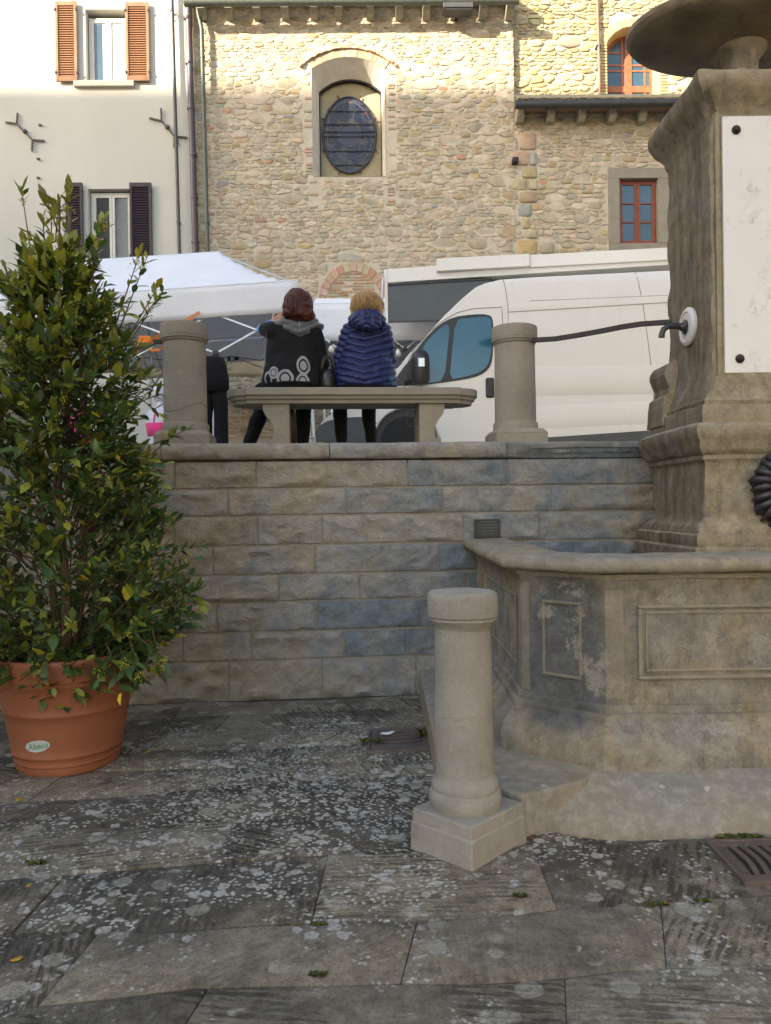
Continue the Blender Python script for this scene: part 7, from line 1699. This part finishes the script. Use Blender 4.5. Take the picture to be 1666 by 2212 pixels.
# ---- woman with blond hair --------------------------------------------------
w2 = thing('person', 'woman with tousled blond hair in a navy quilted hooded jacket seated on the bench', 'person', (-.185, 6.66, 2.5), 0, 'two women seated on the bench')
O2 = Vector(w2.location); L2 = lambda px, py, Y=6.66: Vector(at(px, py, Y))-O2
hd = L2(793, 661, 6.66); nk = L2(792, 700, 6.64); shL, shR = L2(752, 712, 6.66), L2(832, 712, 6.66); pel = Vector((0, .03, .10))
el1 = Vector((L2(728, 760).x, .05, .27)); wr1 = Vector((-.10, .28, .17)); el2 = Vector((shR.x+.045, .08, .28)); wr2 = Vector((.12, .32, .16))
kn1 = Vector((L2(733, 880, 7.0).x, .46, .03)); an1 = Vector((L2(736, 940, 7.0).x, .47, -.40)); kn2 = Vector((L2(794, 880, 7.0).x, .46, .03)); an2 = Vector((L2(801, 940, 7.0).x, .47, -.40))
mb = MB(); chain(mb, [(pel, .11), (Vector((0, .05, .28)), .115), (Vector((0, .04, .42)), .12), (nk-Vector((0, 0, .07)), .07), (nk, .052), (hd+Vector((0, 0, -.04)), .055)])
caps(mb, Vector((-.10, .03, .09)), Vector((.10, .03, .09)), .085, .085); caps(mb, Vector((shL.x+.03, 0.01, shL.z-.02)), Vector((shR.x-.03, .01, shR.z-.03)), .045, .045)
chain(mb, [(shL+Vector((.02, 0, -.02)), .042), (el1, .036), (wr1, .027)]); chain(mb, [(shR+Vector((-.02, 0, -.02)), .042), (el2, .036), (wr2, .027)]); hand(mb, wr1, (.3, .9, -.15), (0, 0, -1), .4); hand(mb, wr2, (-.4, .9, -.1), (0, 0, -1), .4)
for sx, kn, an in ((-1, kn1, an1), (1, kn2, an2)): chain(mb, [(Vector((sx*.10, .08, .09)), .080), (kn, .055), (kn.lerp(an, .35), .056), (an, .040)])
T2 = head_mb(mb, hd, radians(14)); blob('body', mb, .0085, M['skin'], w2, 3); face_parts(T2, w2)
mb = MB()
for sx, kn, an in ((-1, kn1, an1), (1, kn2, an2)): chain(mb, [(Vector((sx*.09, .0, .09)), .11), (Vector((sx*.10, .2, .08)), .10), (kn, .072), (kn.lerp(an, .4), .066), (an+Vector((0, 0, .03)), .052)])
caps(mb, Vector((-.08, 0, .10)), Vector((.08, 0, .10)), .13, .13); blob('trousers', mb, .012, M['trouser'], w2, 3, lambda c, n: noise_cloth(c, n, .008, 9, 5))
for an, yw in ((an1, .15), (an2, -.1)): mb = MB(); shoe(mb, an, yw); blob('shoe', mb, .009, M['leather'], w2, 2)
X = lambda px: L2(px, 760).x; Zp = lambda py: L2(790, py).z
cxm = X(788)
def quilt(co, no):
    out = co.copy(); x = co[:, 0]-cxm; z = co[:, 2]; ph = (z-.30*np.abs(x)-.02)/.058
    tri_ = np.abs(np.sin(np.pi*ph)); bulge = tri_**.55*.019-.010; side = np.clip(np.abs(no[:, 2])*1.3-.5, 0, 1); out += no*(bulge*(1-side))[:, None]
    return noise_cloth(out, no, .010, 11, 2)
mb = MB(); oval(mb, [sec(717, 855, 837, .05, .18), sec(716, 856, 831, .05, .195), sec(715, 856, 815, .05, .195), sec(722, 851, 790, .055, .18), sec(730, 846, 765, .06, .165), sec(736, 842, 740, .055, .15), sec(740, 838, 720, .045, .135), sec(748, 830, 705, .035, .11), sec(762, 818, 692, .02, .08)])
caps(mb, shR+Vector((-.015, 0, -.01)), el2, .068, .058); caps(mb, el2, wr2, .058, .045)
blob('jacket', mb, .0075, M['puffer'], w2, 2, quilt)
def quilt2(co, no):
    out = co.copy(); ax = np.array(el1-shL); ax /= np.linalg.norm(ax); s_ = (co-np.array(shL)) @ ax; out += no*((np.abs(np.sin(np.pi*s_/.055))**.55)*.016-.008)[:, None]; return out
mb = MB(); caps(mb, shL+Vector((.01, 0, -.015)), el1, .070, .058); caps(mb, el1, wr1, .058, .044); blob('sleeve', mb, .0075, M['puffer'], w2, 2, quilt2)
mb = MB(); h0 = L2(792, 696, 6.60)
for (x, y, z, rx, ry, rz) in ((0, -.05, .0, .145, .085, .085), (-.075, -.01, .01, .085, .09, .075), (.08, -.01, .01, .085, .09, .075), (0.01, -.08, -.035, .12, .06, .06), (.0, -.06, .05, .085, .06, .05)): mb.sphere((h0.x+x, h0.y+y, h0.z+z), (rx, ry, rz), 18, 12)
def quilt3(co, no):
    out = co.copy(); x = co[:, 0]-h0.x; z = co[:, 2]; ph = (z+.55*np.abs(x))/.047; ver = np.abs(np.sin(np.pi*(x+.045)/.09)); out += no*(np.minimum(np.abs(np.sin(np.pi*ph))**.55, ver**.4)*.017-.008)[:, None]; return noise_cloth(out, no, .010, 14, 7)
blob('hood', mb, .0075, M['puffer'], w2, 2, quilt3)
hair(hd, .125, M['hair_blond'], [(0, -.01, .04, .112, .108, .092), (0, -.04, -.015, .130, .10, .085), (.085, -.02, -.07, .055, .07, .085), (.10, -.01, -.13, .035, .05, .05), (-.085, -.02, -.045, .05, .07, .065), (.0, -.075, -.03, .09, .06, .055)], 520, .0038, .016, 9, .03, w2)
# glasses
mb = MB(); mb.tube([T2(-.07, .075, .015), T2(-.032, .105, .012), T2(0, .108, .018), T2(.032, .105, .012), T2(.07, .075, .015), T2(.088, .0, .012)], .002, 5); mb.tube([T2(-.07, .075, .015), T2(-.088, .0, .012)], .002, 5); part('glasses', mb, M['bronze'], w2)
# black handbag
hb = thing('handbag', 'black handbag with looped handles standing on the bench between the two women', 'handbag', (0, 0, 0)); a = at(708, 800, 6.60)
mb = MB(); ell(mb, [((a.x, a.y, SEAT+.0), .070, .11), ((a.x, a.y, SEAT+.05), .078, .12), ((a.x+.005, a.y, SEAT+.14), .066, .11), ((a.x+.01, a.y, SEAT+.19), .04, .08)]); part('bag_body', mb, M['leather'], hb, smooth=True)
for dy in (-.05, .04):
    mb = MB(); mb.tube([(a.x+.03*0+.055*cos(t_)+.005, a.y+dy, SEAT+.175+.13*sin(t_)) for t_ in [pi*i/12 for i in range(13)]], .008, 7); part('handle', mb, M['leather'], hb, smooth=True)
